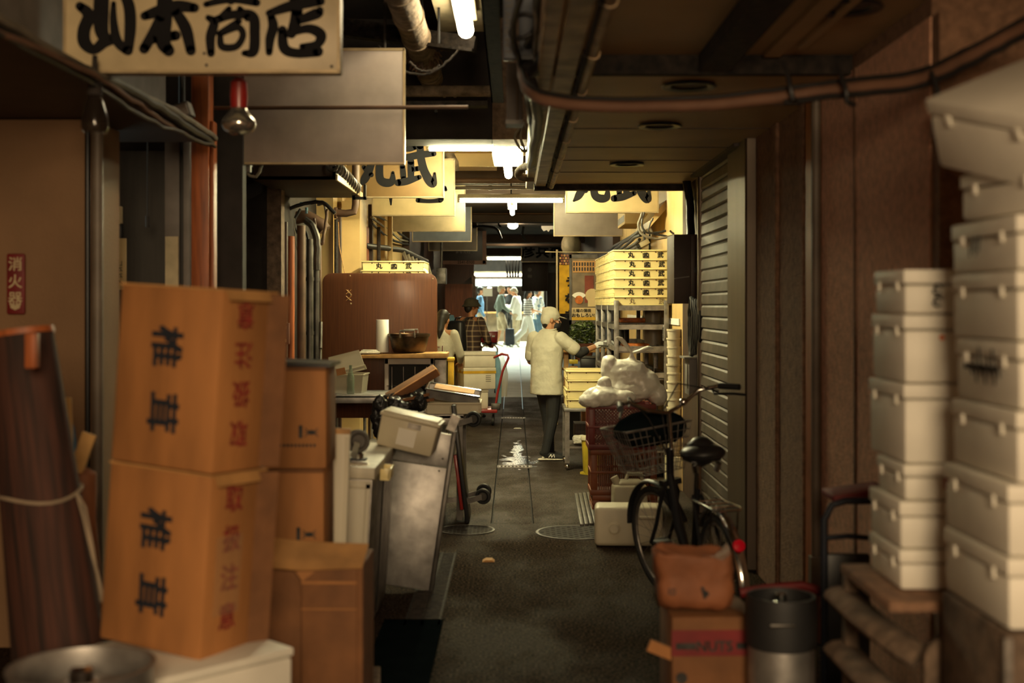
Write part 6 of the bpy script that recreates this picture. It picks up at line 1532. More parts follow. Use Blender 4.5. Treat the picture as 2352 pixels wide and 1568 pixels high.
# floor fittings --------------------------------------------------------------------
def grate(label, px, py, w, dp):
    d = D(py)
    b = MB(); t = thing('drain_grate', label, 'grate', (X(px, d), d, 0), 0, 'small drain grates in the gutter')
    for s in (-1, 1): b.box((0, s*dp/2, .003), (w, .014, .010)); b.box((s*w/2, 0, .003), (.014, dp, .010))
    b.build('frame', 'steel_dull', t)
    b = MB()
    for k in range(9): b.box((-w/2+w*(k+.5)/9, 0, .002), (w/9*.5, dp-.02, .008))
    b.build('bars', 'steel', t)
    MB().box((0, 0, -.012), (w, dp, .016)).build('pit', 'void', t)
grate('small drain grate across the gutter by the worker, nearer one', 1182, 1072, .33, .16)
grate('small drain grate across the gutter beyond the worker', 1179, 960, .33, .16)
for k, (px, py, r) in enumerate(((1072, 1217, .20), (1322, 1223, .28))):
    d = D(py)
    t = thing('manhole_cover', ['round manhole cover by the foot of the low steel table', 'round patterned manhole cover near the jerrycans'][k], 'manhole', (X(px, d), d, 0))
    MB().lathe([(r*.93, .001), (r*.94, .006), (r, .006), (r, .0), (r*.93, .0)], n=40).build('ring', 'steel_dark', t)
    b = MB(); b.lathe([(0, .0), (r*.92, .0), (r*.92, .004), (0, .004)], n=36)
    for i in range(-6, 7):
        for j in range(-6, 7):
            if (i*i+j*j) < 38 and (i+j) % 2 == 0: b.box((i*r*.14, j*r*.14, .005), (r*.09, r*.09, .004))
    b.build('plate', 'dusty_iron', t)
t = thing('gutter_grating', 'long dark slotted grating in the floor along the leaning steel panel', 'grate', (X(1000, 7.4), 7.2, 0), R(0))
b = MB()
for k in range(44): b.box((0, -.9+k*.042, .004), (.16, .018, .008))
b.build('slots', 'dusty_iron', t)
b = MB()
for x in (-.085, 0, .085): b.box((x, 0, .006), (.014, 1.86, .008))
b.build('rails', 'dusty_iron', t)
b = MB(); b.box((0, 0, .005), (.30, 1.35, .010)); o = b.build('floor_mat', 'net_blue', loc=(X(915, 5.75)+.02, 5.72, 0), bevel=.003); tag(o, 'dark ribbed rubber mat on the floor beside the white cabinet', 'mat')
t = thing('wood_block', 'small weathered wood block beside the dark mat', 'block', (X(848, 5.1), 5.25, 0), R(6)); MB().box((0, 0, .03), (.06, .28, .06)).build('block', 'concrete', t, bevel=.006)
tag(MB().prism([(-.04, 0), (.035, .0), (.02, .012), (-.02, .012)], -.04, .04).build('paper_scrap', 'cardboard_pale', loc=(X(1123, D(1288)), D(1288), .001)), 'scrap of brown card lying on the bare floor', 'scrap')
tag(MB().prism([(-.04, 0), (.06, .0), (.04, .008), (-.02, .008)], -.03, .03).build('paper_scrap', 'white_paper', loc=(X(1187, D(984)), D(984), .001)), 'scrap of white paper on the wet gutter', 'scrap')
# bicycle ---------------------------------------------------------------------------
t = thing('bicycle', 'black city bicycle with a front basket parked by the shutter', 'bicycle', (.995, 5.95, 0), (0, R(-3.5), R(9)))
# local: +y forward (away from the camera), rear hub at the origin
RW = .305; WB = 1.02
def wheel(name, parent, M_):
    b = MB(); b.M = M_
    n_ = 48
    b.tube([(0, (RW-.018)*math.cos(2*PI*k/n_), (RW-.018)*math.sin(2*PI*k/n_)) for k in range(n_)], .018, 10, closed=True)
    o = b.build(name, 'tyre', parent)
    b = MB(); b.M = M_; b.tube([(0, (RW-.04)*math.cos(2*PI*k/n_), (RW-.04)*math.sin(2*PI*k/n_)) for k in range(n_)], .009, 8, closed=True); b.build('rim', 'steel_dull', o)
    b = MB(); b.M = M_
    for k in range(28):
        a = 2*PI*k/28; s = .03 if k % 2 else -.03
        b.cyl((s, .02*math.cos(a+.8), .02*math.sin(a+.8)), (0, (RW-.045)*math.cos(a), (RW-.045)*math.sin(a)), .0013, n=4)
    b.build('spokes', 'steel_dull', o)
    b = MB(); b.M = M_; b.cyl((-.05, 0, 0), (.05, 0, 0), .018, n=14); b.build('hub', 'steel_dark', o)
T = Matrix.Translation
wheel('rear_wheel', t, T((0, 0, RW)))
st = Matrix.Rotation(R(30), 4, 'Z')
fw = Vector((0, WB, RW))
head = Vector((0, .80, .82))
SM = T(head) @ Matrix.Rotation(R(14), 4, Vector((0, -.32, 1)).normalized()) @ T(-head)     # steering turns everything in front of the head tube
wheel('front_wheel', t, SM @ T(fw))
def P_(name, mat, f, steer=False, bevel=0, parent=t):
    b = MB()
    if steer: b.M = SM
    f(b); return b.build(name, mat, parent, bevel=bevel)
bb = (0, .44, .28)
P_('frame', 'black_metal', lambda b: (b.tube([(0, .78, .72), (0, .66, .45), (0, .50, .30), bb], .020, 12), b.tube([(0, .80, .62), (0, .70, .42), (0, .56, .32), (0, .46, .30)], .016, 10), b.cyl((0, .78, .66), (0, .755, .84), .021, n=14), b.cyl(bb, (0, .27, .78), .017, n=12),
      [b.tube([(s*.02, .44, .28), (s*.055, .2, .29), (s*.06, 0, RW)], .010, 8) for s in (-1, 1)], [b.tube([(s*.02, .31, .66), (s*.05, .15, .48), (s*.06, 0, RW)], .009, 8) for s in (-1, 1)]))
P_('fork', 'black_metal', lambda b: ([b.tube([(s*.02, .805, .66), (s*.05, .83, .60), (s*.055, .93, .42), (s*.055, WB, RW)], .011, 8) for s in (-1, 1)], b.box((0, .81, .655), (.11, .05, .03))), True)
P_('handlebar', 'chrome', lambda b: (b.cyl((0, .755, .84), (0, .735, 1.03), .012, n=12), b.tube([(-.345, .60, 1.12), (-.30, .69, 1.13), (-.21, .755, 1.12), (-.11, .765, 1.06), (0, .745, 1.03), (.11, .765, 1.06), (.21, .755, 1.12), (.30, .69, 1.13), (.345, .60, 1.12)], .011, 10)), True)
for s in (-1, 1):
    P_('grip', 'black_rubber', lambda b: b.cyl((s*.355, .58, 1.12), (s*.300, .69, 1.13), .017, n=12), True)
    P_('brake_lever', 'black_metal', lambda b: b.tube([(s*.27, .72, 1.125), (s*.28, .715, 1.09), (s*.34, .62, 1.085), (s*.375, .56, 1.075)], .007, 8), True)
P_('stem_bell', 'chrome', lambda b: b.ell((.10, .74, 1.075), (.025, .025, .02)), True)
def basket(b):
    w0, w1, y0, y1, z0, z1 = .13, .20, .86, 1.17, .70, .95
    def ringp(f, z): 
        w = w0+(w1-w0)*f; ya = y0+.02-.02*f; yb = y1-.05+.05*f
        return [(-w, ya, z), (w, ya, z), (w, yb, z), (-w, yb, z)]
    for k in range(7):
        f = k/6; r = .007 if k == 6 else .0028
        q = ringp(f, z0+(z1-z0)*f); b.tube(q, r, 6, closed=True)
    for a in range(4):
        lo, hi = ringp(0, z0), ringp(1, z1)
        for k in range(10):
            u = k/10; p = Vector(lo[a]).lerp(Vector(lo[(a+1) % 4]), u); q = Vector(hi[a]).lerp(Vector(hi[(a+1) % 4]), u); b.cyl(p, q, .0025, n=4)
    for k in range(9): 
        x = -w0+2*w0*k/8; b.cyl((x, y0+.02, z0), (x, y1-.05, z0), .0025, n=4)
P_('basket', 'steel_dull', basket, True)
P_('basket_net', 'net_blue', lambda b: (b.ell((0, 1.0, .93), (.20, .15, .10)), b.ell((.1, .98, .92), (.12, .12, .09))), True)
P_('saddle', 'saddle', lambda b: (b.ell((0, .17, .885), (.115, .11, .045)), b.cap((0, .2, .89), .075, (0, .37, .885), .028), b.box((0, .2, .86), (.16, .15, .03))), False, .01)
P_('seat_post', 'chrome', lambda b: (b.cyl((0, .28, .7), (0, .235, .86), .013, n=12), [b.tube([(s*.05, .13, .80), (s*.06, .12, .84)], .016, 8) for s in (-1, 1)]))
P_('rear_rack', 'chrome', lambda b: (b.tube([(-.06, .22, .66), (-.065, -.15, .665), (-.05, -.2, .665), (.05, -.2, .665), (.065, -.15, .665), (.06, .22, .66)], .006, 8), [b.cyl((-.06, y, .665), (.06, y, .665), .005, n=6) for y in (-.1, 0, .1)], [b.cyl((s*.065, -.12, .66), (s*.065, 0, RW), .005, n=6) for s in (-1, 1)]))
P_('rear_mudguard', 'chrome', lambda b: b.tube([(0, (RW+.03)*math.cos(R(a)), RW+(RW+.03)*math.sin(R(a))) for a in range(40, 205, 8)], .026, 8, flat=.45))
P_('front_mudguard', 'black_metal', lambda b: b.tube([(0, WB+(RW+.025)*math.cos(R(a)), RW+(RW+.025)*math.sin(R(a))) for a in range(10, 160, 8)], .026, 8, flat=.45), True)
P_('red_reflector', 'reflector_red', lambda b: b.lathe([(0, 0), (.026, 0), (.03, .006), (.026, .016), (0, .02)], c=(0, -.285, .52), axis=(0, -1, .35), n=24))
P_('reflector_mount', 'black_metal', lambda b: b.box((0, -.265, .52), (.03, .03, .05)))
def chainw(b):
    b.tube([(.05, .44+.075*math.cos(2*PI*k/24), .28+.075*math.sin(2*PI*k/24)) for k in range(24)], .005, 6, closed=True); b.prism([(.04, .26), (.06, .26), (.06, .36), (.04, .36)], 0, .5)
P_('chain_guard', 'black_metal', chainw)
for s in (-1, 1): P_('crank', 'steel_dull', lambda b: b.bar((s*.07, .44, .28), (s*.075, .44-s*.11, .28-s*.11), .014, .024))
for s in (-1, 1):
    P_('pedal', 'black_rubber', lambda b: b.box((s*.125, .44-s*.11, .28-s*.11), (.085, .07, .025)), False, .005)
P_('pedal_reflectors', 'reflector_orange', lambda b: (b.box((.105, .44-.11-.038, .17), (.025, .006, .012)), b.box((.145, .44-.11-.038, .17), (.025, .006, .012))))
P_('kickstand', 'steel_dull', lambda b: (b.tube([(-.06, .0, RW), (-.10, -.05, .15), (-.16, -.10, .012)], .010, 8)))
P_('brake_cables', 'cable', lambda b: (b.tube([(-.27, .65, 1.11), (-.16, .86, 1.14), (-.05, .87, 1.0), (0, .8, .8)], .004, 6), b.tube([(.27, .65, 1.11), (.16, .88, 1.16), (.04, .88, 1.02), (.0, .8, .75)], .004, 6)), True)
# ================================================================== PEOPLE
# local axes: +y is where the figure faces, +x its right hand side
def hand(b, w_, e, r=.010, curl=.5, spread=.9, side=1, s=1.0):
    """palm and five fingers growing from the wrist w_ along the direction e"""
    w_ = Vector(w_); e = Vector(e).normalized()
    u = Vector((0, 0, 1)) if abs(e.z) < .8 else Vector((0, 1, 0))
    sd = e.cross(u).normalized(); nn = sd.cross(e)
    pc = w_+e*.045*s
    for k in (-1, 0, 1): b.cap(w_+sd*k*.012*s, .016*s, w_+e*.085*s+sd*k*.022*s, .014*s, 8)
    for k, ln in enumerate((.062, .074, .078, .068)):
        p0 = w_+e*.085*s+sd*(-.032+.0215*k)*s*spread
        p1 = p0+(e*math.cos(curl*.5)-nn*math.sin(curl*.5))*ln*.5*s
        p2 = p1+(e*math.cos(curl*1.3)-nn*math.sin(curl*1.3))*ln*.5*s
        b.cap(p0, r*s, p1, r*.95*s, 8); b.cap(p1, r*.95*s, p2, r*.8*s, 8)
    p0 = w_+e*.03*s+sd*side*.026*s
    p1 = p0+(e*.6+sd*side*.75-nn*.25).normalized()*.042*s; p2 = p1+(e*.95+sd*side*.1-nn*.35).normalized()*.034*s
    b.cap(p0, r*1.3*s, p1, r*1.1*s, 8); b.cap(p1, r*1.1*s, p2, r*.9*s, 8)
def head(b, c, yaw, pitch, s=1.0):
    c = Vector(c); q = Euler((pitch, 0, yaw)).to_matrix()
    def p(x, y, z): return c+q @ Vector((x, y, z))*s
    rt = (pitch, 0, yaw)
    b.ell(p(0, -.01, .02), (.073*s, .092*s, .10*s), rot=rt); b.ell(p(0, .025, -.05), (.056*s, .062*s, .07*s), rot=rt)
    b.ell(p(0, .05, -.085), (.034*s, .035*s, .03*s), rot=rt)           # chin
    b.cap(p(0, .084, .018), .009*s, p(0, .108, -.022), .014*s, 8)      # nose
    b.cap(p(-.045, .074, .028), .010*s, p(.045, .074, .028), .010*s, 8)  # brow
    for k in (-1, 1):
        b.ell(p(k*.075, -.008, -.01), (.011*s, .02*s, .03*s), rot=rt); b.ell(p(k*.034, .072, -.022), (.022*s, .018*s, .018*s), rot=rt)
    b.cap(p(-.018, .083, -.056), .008*s, p(.018, .083, -.056), .008*s, 8); b.cap(p(-.015, .08, -.066), .008*s, p(.015, .08, -.066), .008*s, 8)
    return p
def face_bits(t, p, s=1.0):
    b = MB()
    for k in (-1, 1): b.ell(p(k*.033, .080, .006), (.012*s, .008*s, .007*s), n=8)
    b.build('eyes', 'white_paper', t)
    b = MB()
    for k in (-1, 1): b.ell(p(k*.033, .0865, .006), (.005*s, .004*s, .005*s), n=8)
    b.build('pupils', 'ink', t)
    b = MB(); b.cap(p(-.02, .089, -.061), .0035*s, p(.02, .089, -.061), .0035*s, 6); b.build('lips', 'skin_tan', t)
def person(label, loc, yaw, H, pose, top, bottom, hair='hair_black', skin='skin', sleeve='long', legs='long', vox=.012, hairlen=0., shoes='cloth_white', hyaw=0., hpitch=0., group=None, bulk=1., hem=.50, eyes=True, wide_leg=0.):
    """pose: joint positions in units of the height H"""
    t = thing('person', label, 'person', loc, yaw, group)
    J = dict(pelvis=(0, 0, .53), chest=(0, 0, .72), neck=(0, .005, .835), head=(0, .015, .925), rs=(.105, 0, .81), re=(.13, -.02, .63), rw=(.13, .06, .49), ls=(-.105, 0, .81), le=(-.13, -.02, .63), lw=(-.13, .06, .49),
             rh=(.05, 0, .52), rk=(.055, .02, .28), ra=(.055, -.01, .045), lh=(-.05, 0, .52), lk=(-.055, .02, .28), la=(-.055, -.01, .045), rt=None, lt=None)
    J.update(pose)
    for a, c in (('rt', 'ra'), ('lt', 'la')):
        if J[a] is None: J[a] = (J[c][0]*1.15, J[c][1]+.085, .018)
    V = {k: Vector(v)*H for k, v in J.items()}
    s = H/1.7
    b = MB()
    b.cap(V['pelvis'], .11*s*bulk, V['chest'], .115*s*bulk, 16); b.cap(V['ls'], .055*s, V['rs'], .055*s, 12)
    b.cap(V['chest']+Vector((0, 0, .02)), .09*s, V['neck'], .05*s, 12); b.cap(V['neck'], .05*s, V['head']+Vector((0, -.02, -.04))*s, .048*s, 12)
    p = head(b, V['head'], hyaw, hpitch, s)
    for q, sd in (('r', 1), ('l', -1)):
        b.cap(V[q+'s'], .048*s, V[q+'e'], .038*s); b.cap(V[q+'e'], .038*s, V[q+'w'], .026*s)
        hand(b, V[q+'w'], V[q+'w']-V[q+'e'], .010, .5, 1., -sd, s)
        b.cap(V[q+'h'], .085*s, V[q+'k'], .052*s); b.cap(V[q+'k'], .050*s, V[q+'a'], .034*s); b.cap(V[q+'a'], .034*s, V[q+'t'], .028*s, flat=.7)
    b.build('body', skin, t, remesh=vox, smooth=2)
    if eyes: face_bits(t, p, s)
    # hair
    if hair:
        b = MB(); q = Euler((hpitch, 0, hyaw)).to_matrix()
        def hp(x, y, z): return V['head']+q @ Vector((x, y, z))*s
        rt = (hpitch, 0, hyaw)
        b.ell(hp(0, -.022, .036), (.084*s, .096*s, .098*s), rot=rt); b.ell(hp(0, -.055, -.01), (.074*s, .06*s, .08*s), rot=rt); b.cap(hp(-.05, .065, .085), .022*s, hp(.05, .065, .085), .022*s, 8)
        if hairlen:
            b.cap(hp(0, -.075, .0), .055*s, hp(0, -.10, -hairlen*.6), .05*s); b.cap(hp(0, -.10, -hairlen*.6), .05*s, hp(0, -.10, -hairlen), .015*s)
        b.build('hair', hair, t, remesh=vox, smooth=1)
    # top
    if top:
        b = MB(); g = .018*s; hz = hem*H
        px, py = V['pelvis'].x, V['pelvis'].y; cx, cy = V['chest'].x, V['chest'].y
        b.rings([((px, py, hz), .150*s*bulk, .125*s*bulk), ((px, py, (hz+V['chest'].z)/2), .142*s*bulk, .118*s*bulk), ((cx, cy, V['chest'].z), .155*s*bulk, .125*s*bulk), ((cx, cy, V['rs'].z), .165*s, .085*s), (tuple(V['neck']+Vector((0, 0, .01))), .065*s, .062*s)], 24)
        for q in 'rl':
            b.cap(V[q+'s'], .062*s, V[q+'s'].lerp(V[q+'e'], .95 if sleeve != 'short' else .72), .056*s)
            if sleeve == 'long': b.cap(V[q+'e'], .055*s, V[q+'e'].lerp(V[q+'w'], .92), .038*s)
        b.build('top', top, t, remesh=vox, smooth=3)
    b = MB()
    kk = .80 if legs == 'short' else 1.
    b.cap(V['pelvis']+Vector((0, 0, .03))*s, .125*s*bulk, V['pelvis']-Vector((0, 0, .04))*s, .125*s*bulk, 16, flat=.85)
    for q in 'rl':
        if legs == 'short': b.cap(V[q+'h'], .10*s, V[q+'h'].lerp(V[q+'k'], .9), .085*s)
        else: b.cap(V[q+'h'], .098*s, V[q+'k'], (.068+wide_leg)*s); b.cap(V[q+'k'], (.067+wide_leg)*s, V[q+'a']+Vector((0, 0, .02)), (.052+wide_leg*1.4)*s)
    b.build('bottoms', bottom, t, remesh=vox, smooth=2)
    b = MB()
    for q in 'rl':
        a, e = V[q+'a'], V[q+'t']; dv = (e-a).normalized()
        b.cap(a-dv*.03*s+Vector((0, 0, -.005)), .042*s, e+dv*.03*s+Vector((0, 0, .004)), .036*s, flat=.8); b.cap(a+Vector((0, 0, .03))*s, .045*s, a, .045*s)
    b.build('shoes', shoes, t, remesh=vox, smooth=1)
    return t, V, p, s
# ---- the worker ------------------------------------------------------------------
d = 13.07
H = 1.60
face = R(-38)                                     # faces away from the camera, towards the rack
wloc = (X(1257, d), d, 0)
t, V, p, s = person('person in white work coat, white cap and black mask reaching into the steel rack', wloc, face, H,
    dict(pelvis=(0, -.01, .52), chest=(0, .0, .70), neck=(.005, .015, .835), head=(.01, .03, .905), rs=(.108, .0, .785), re=(.195, .085, .69), rw=(.275, .205, .745), ls=(-.108, -.0, .785), le=(-.16, .03, .63), lw=(-.06, .14, .60),
         rh=(.052, 0, .5), rk=(.046, -.005, .275), ra=(.021, -.047, .045), lh=(-.045, 0.01, .5), lk=(-.027, .04, .27), la=(-.018, .051, .045), rt=(.085, .004, .018), lt=(.046, .10, .018)),
    None, 'cloth_dark', None, 'skin', vox=.0065, shoes='cloth_dark', hyaw=R(-42), hpitch=R(-8), eyes=True)
b = MB(); hz = .675
b.rings([((-.0, -.01, hz), .185, .150), ((-.0, -.01, hz+.02), .186, .152), ((-.0, -.015, .88), .178, .142), ((0, -.01, 1.04), .180, .138), ((0, -.005, 1.17), .184, .130), ((.003, .005, 1.26), .160, .10), ((.006, .018, 1.325), .10, .078), ((.008, .024, 1.35), .066, .066)], 32)
for q in 'rl':
    b.cap(V[q+'s']+Vector((0, 0, .002)), .070, V[q+'s'].lerp(V[q+'e'], .62), .068, 16)
b.build('work_coat', 'coat_white', t, remesh=.0085, smooth=3, disp=.026, dscale=.12)
b = MB(); b.tube([(.066*math.cos(a)*1.08+.008, .024+.066*math.sin(a)*1.08, 1.345+.012*math.sin(a)) for a in [2*PI*k/20 for k in range(20)]], .012, 8, closed=True); b.build('collar', 'coat_white', t)
b = MB()
e0, e1 = V['rs'].lerp(V['re'], .60), V['rs'].lerp(V['re'], .72); b.cap(e0, .071, e1, .070, 16)
e0, e1 = V['ls'].lerp(V['le'], .60), V['ls'].lerp(V['le'], .78); b.cap(e0, .070, e1, .069, 16); b.build('sleeve_cuffs', 'coat_white', t, remesh=.008, smooth=1)
b = MB(); b.cap(V['rs'].lerp(V['re'], .80), .056, V['re'], .053, 14); b.cap(V['re'], .053, V['re'].lerp(V['rw'], .26), .047, 14); b.build('arm_cover', 'cloth_dark', t, remesh=.008, smooth=1)
b = MB(); b.cap(V['re'].lerp(V['rw'], .84), .036, V['rw'], .034, 12)
dvec = (V['rw']-V['re']); hand(b, V['rw'], dvec, .0125, .9, 1.05, 1, 1.04); b.build('glove', 'cloth_white', t, remesh=.0055, smooth=1)
# cap, mask, socks, shoes
q = Euler((R(-8), 0, R(-42))).to_matrix()
def hp(x, y, z): return V['head']+q @ Vector((x, y, z))*s
rt = (R(-8), 0, R(-42))
b = MB(); b.ell(hp(0, -.012, .045), (.088*s, .108*s, .085*s), rot=rt); b.ell(hp(0, -.02, .08), (.080*s, .098*s, .062*s), rot=rt); b.ell(hp(0, -.055, -.0), (.078*s, .066*s, .085*s), rot=rt)
b.build('cap', 'coat_white', t, remesh=.0075, smooth=3)
b = MB(); b.ell(hp(0, .112, .038), (.070*s, .066*s, .008*s), rot=(R(-16), 0, R(-42))); b.build('peak', 'coat_white', t)
b = MB(); b.ell(hp(0, .058, -.06), (.062*s, .062*s, .056*s), rot=rt); b.ell(hp(0, .088, -.035), (.028*s, .032*s, .03*s), rot=rt); b.build('mask', 'cloth_dark', t, remesh=.007, smooth=1)
b = MB()
for k in (-1, 1): b.tube([hp(k*.058, .05, -.03), hp(k*.078, .012, -.012), hp(k*.078, -.008, .012)], .003, 6)
b.build('ear_loops', 'cloth_dark', t)
b = MB(); b.ell(hp(0, -.06, -.055), (.058*s, .035*s, .05*s), rot=rt); b.build('hair', 'hair_black', t)
b = MB()
for k in 'rl': b.cap(V[k+'a']+Vector((0, 0, .09)), .036, V[k+'a']+Vector((0, 0, .03)), .036, 12)
b.build('socks', 'cloth_white', t)
b = MB()
for k in 'rl':
    a, e = V[k+'a'], V[k+'t']; dv = (e-a).normalized(); dv.z = 0; dv.normalize()
    sd = Vector((dv.y, -dv.x, 0)); a0 = a.copy(); a0.z = .012
    b.cap(a0-dv*.04, .043, a0+dv*.17, .04, 12, flat=.3)
b.build('shoe_soles', 'foam_warm', t)
b = MB()
a, e = V['ra'], V['rt']; dv = (e-a); dv.z = 0; dv.normalize(); sd = Vector((dv.y, -dv.x, 0))
for k in range(2):
    q0 = a+sd*.046+dv*(.03+.03*k); q0.z = .035
    b.bar(q0, q0+dv*.025+Vector((0, 0, .035)), .008, .003, up=sd); b.bar(q0+dv*.025+Vector((0, 0, .035)), q0+dv*.03+Vector((0, 0, .0)), .008, .003, up=sd)
b.build('shoe_marks', 'white_paper', t)
# folded things the worker carries: brown flap of the apron bag at the hip
b = MB(); b.cap((-.20, .05, .95), .025, (-.215, .02, .72), .012, 8); b.build('waist_strap', 'brown_plastic', t)
# tongs
tg = thing('tongs', 'thin steel tongs in the gloved hand of the worker', 'tongs', Vector(wloc)+Matrix.Rotation(face, 3, 'Z') @ (V['rw']+dvec.normalized()*.10), face)
MB().cyl((-.02, -.03, .02), (.06, .2, .01), .004, n=6).build('arm', 'chrome', tg); MB().cyl((-.02, -.03, .02), (.075, .19, -.02), .004, n=6).build('arm', 'chrome', tg); MB().cyl((-.02, -.03, .015), (-.03, -.05, .06), .005, n=6).build('handle', 'chrome', tg)
# ---- two people behind the brown board ---------------------------------------------
d = 14.6
t, V, p, s = person('person with a black ponytail in a white jacket, just right of the brown board', (X(1014, d), d, 0), R(-25), 1.56, dict(re=(.13, .05, .66), rw=(.08, .15, .6), le=(-.13, .05, .66), lw=(-.08, .15, .6), head=(0, .03, .915)), 'coat_white', 'cloth_dark', hairlen=.26, hyaw=R(10), hpitch=R(-15), bulk=1.1, hem=.52, vox=.012)
b = MB(); put_text(b, 'すし', (.06, -.152*s, .70*1.56), .10, bold=.0); put_text(b, '大', (.02, -.152*s, .64*1.56), .10, bold=0); b.build('back_print', 'ink_red', t)
d = 17.9
t, V, p, s = person('person in an olive bucket hat and plaid shirt, facing away', (X(1081, d), d, 0), R(-38), 1.70, dict(re=(.14, .05, .65), rw=(.09, .14, .62), le=(-.14, .05, .65), lw=(-.09, .14, .62)), 'plaid', 'cloth_dark', skin='skin_tan', bulk=1.1, hem=.50, hyaw=R(-25), shoes='cloth_dark')
b = MB(); hc = V['head']; b.ell(hc+Vector((0, -.01, .06)), (.10, .112, .075)); b.rings([(tuple(hc+Vector((0, 0, .0))), .145, .155), (tuple(hc+Vector((0, 0, .045))), .105, .115), (tuple(hc+Vector((0, 0, .06))), .10, .11)], 24); b.build('hat', 'hat_olive', t, remesh=.01, smooth=1)
bp = thing('backpack', 'black backpack on the back of the person in the bucket hat', 'backpack', Vector((X(1076, d), d, 0))+Matrix.Rotation(R(-38), 3, 'Z') @ Vector((-.02, -.235, .95)), R(-38))
MB().box((0, 0, .21), (.30, .17, .44), taper=(.85, .8)).build('body', 'black_plastic', bp, bevel=.05, seg=3); MB().box((0, -.085, .12), (.22, .05, .2)).build('pocket', 'black_plastic', bp, bevel=.02)
for k in (-1, 1): MB().tube([(k*.09, .05, .40), (k*.10, .11, .47), (k*.11, .22, .48), (k*.13, .38, .38), (k*.13, .39, .18)], .016, 8, flat=.5).build('strap', 'black_plastic', bp)
# ---- shoppers in the bright street ---------------------------------------------------
SY, SZ = 35.6, .42
def street(label, px, dy, yaw, H, pose, top, bottom, **kw):
    return person(label, (X(px, SY+dy), SY+dy, SZ), yaw, H, pose, top, bottom, **kw)
walkA = dict(rk=(.055, .08, .28), ra=(.055, .06, .045), lk=(-.055, -.02, .28), la=(-.055, -.16, .07), re=(.13, .03, .64), rw=(.11, .13, .56), le=(-.13, -.06, .64), lw=(-.12, .03, .52))
phone = dict(re=(.13, .05, .63), rw=(.06, .16, .68), le=(-.13, .05, .63), lw=(-.06, .16, .68), head=(0, .05, .915))
right_ = R(-82)
t, V, p, s = street('person with silver hair, grey jacket and beige shorts walking in the bright street', 1150, 0, right_, 1.75, dict(walkA, lk=(-.055, .0, .28), la=(-.055, -.06, .045)), 'cloth_grey', 'cloth_beige', hair='hair_silver', legs='short', hem=.48)
b = MB(); b.cap(V['rs']+Vector((0, .06, 0)), .02, V['pelvis']+Vector((-.1, .1, .1)), .02, 8); b.ell(V['pelvis']+Vector((.10, .06, .06)), (.07, .1, .1)); b.build('shoulder_bag', 'cloth_dark', t, remesh=.015)
street('person in a white jacket and beige trousers looking down at a phone in the street', 1187, .5, R(70), 1.70, dict(phone), 'cloth_white', 'cloth_beige', hair='hair_silver', hpitch=R(-28), hem=.44, bulk=1.15)
street('person in wide white trousers and a striped top striding in the street', 1212, -.1, R(-70), 1.62, dict(rk=(.055, .06, .28), ra=(.055, .06, .045), lk=(-.055, -.06, .28), la=(-.055, -.24, .10), re=(.13, .04, .64), rw=(.10, .15, .62), le=(-.13, .04, .64), lw=(-.08, .15, .60)), 'stripes', 'cloth_white', hair='hair_black', hairlen=.16, sleeve='short', hem=.55, wide_leg=.03)
street('grey-haired person in a blue and white floral shirt in the street', 1234, .6, R(-60), 1.68, dict(re=(.13, .05, .64), rw=(.07, .15, .60)), 'floral', 'cloth_jeans', hair='hair_grey', sleeve='short', hem=.46)
street('person in a light blue shirt at the left of the street', 1102, 1.2, R(-80), 1.72, dict(), 'cloth_blue', 'cloth_beige', hair='hair_black', hem=.47)
street('person in black standing behind the white jacket in the street', 1172, 2.2, R(150), 1.78, dict(), 'cloth_dark', 'cloth_dark', hair='hair_black', hem=.47, skin='skin_tan')
t = thing('suitcase', 'dark navy suitcase standing in the street between the walkers', 'suitcase', (X(1171, SY-.2), SY-.2, SZ))
MB().box((0, 0, .29), (.27, .2, .46), taper=(.9, .95)).build('body', 'suitcase', t, bevel=.03, seg=3)
for k in (-1, 1): MB().cyl((k*.07, .05, .5), (k*.07, .05, .95), .008, n=8).build('pull_rod', 'steel_dull', t)
for k in (-1, 1): MB().cyl((k*.08-.01, 0, .035), (k*.08+.01, 0, .035), .035, n=12).build('wheel', 'black_rubber', t)
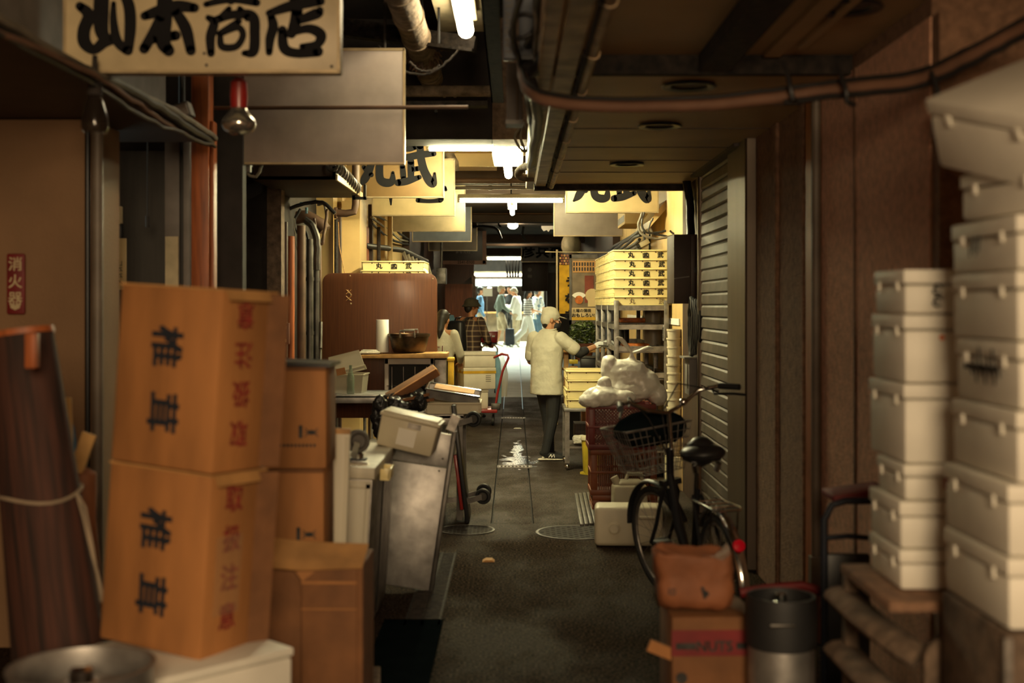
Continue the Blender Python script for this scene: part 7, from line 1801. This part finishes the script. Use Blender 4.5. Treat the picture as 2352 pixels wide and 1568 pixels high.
t = thing('notice_stand', 'white notice sheet on a stand at the left of the street', 'sign', (X(1120, 35), 35.0, SZ))
MB().span((-.13, -.006, Z(680, 35)-SZ), (.13, .006, Z(661, 35)-SZ)).build('sheet', 'white_paper', t); MB().cyl((-.02, .012, 0), (-.02, .012, Z(660, 35)-SZ), .012, n=8).build('pole', 'steel_dull', t); MB().box((-.02, .01, .01), (.3, .2, .02)).build('base', 'steel_dull', t)
t = thing('bright_poster', 'bright upright poster board behind the floral shirt', 'poster', (X(1238, 37.5), 37.5, SZ))
MB().span((-.14, 0, .5), (.14, .04, Z(668, 37.5)-SZ)).build('sheet', 'white_paper', t); MB().span((-.14, 0, 0), (.14, .04, .5)).build('foot', 'steel_dull', t)
t = thing('shop_counter', 'dim shop counter with goods across the street', 'counter', (X(1180, 41), 41.2, SZ))
MB().box((0, 0, .45), (3.4, .7, .9)).build('body', 'poster_grey', t, bevel=.02); MB().box((0, -.1, .93), (3.5, .9, .05)).build('top', 'wood_pale', t)
t = thing('pendant_lamp', 'small glowing pendant lamp in the shop across the street', 'lamp', at(1124, 662, 43))
MB().ell((0, 0, 0), (.07, .07, .06)).build('globe', 'round_glow', t); MB().cyl((0, 0, .05), (0, 0, 1.2), .008, n=6).build('cord', 'cable', t)
b = MB()
for k in range(5): b.cyl(at(1160+k*8, 600, 33.3)*1.0+Vector((0, 0, .3)), at(1166+k*6, 637, 33.3), .028, n=8)
tag(b.build('cable_bundle', 'black_metal'), 'dark bundle hanging in front of the glowing fascia at the alley end', 'cable', kind='stuff')
t = thing('spot_lamps', 'two small chrome spot lamps above the far crosswise tube', 'lamp', at(1150, 572, 30))
for k in (-1, 1): MB().cyl((k*.08, 0, .08), (k*.08+.03, -.05, -.02), .04, n=12).build('spot_head', 'chrome', t)
MB().cyl((-.12, 0, .09), (.12, 0, .09), .012, n=8).build('track', 'black_metal', t); MB().cyl((0, 0, .09), (0, 0, 2.95-Z(572, 30)), .01, n=6).build('rod', 'black_metal', t)
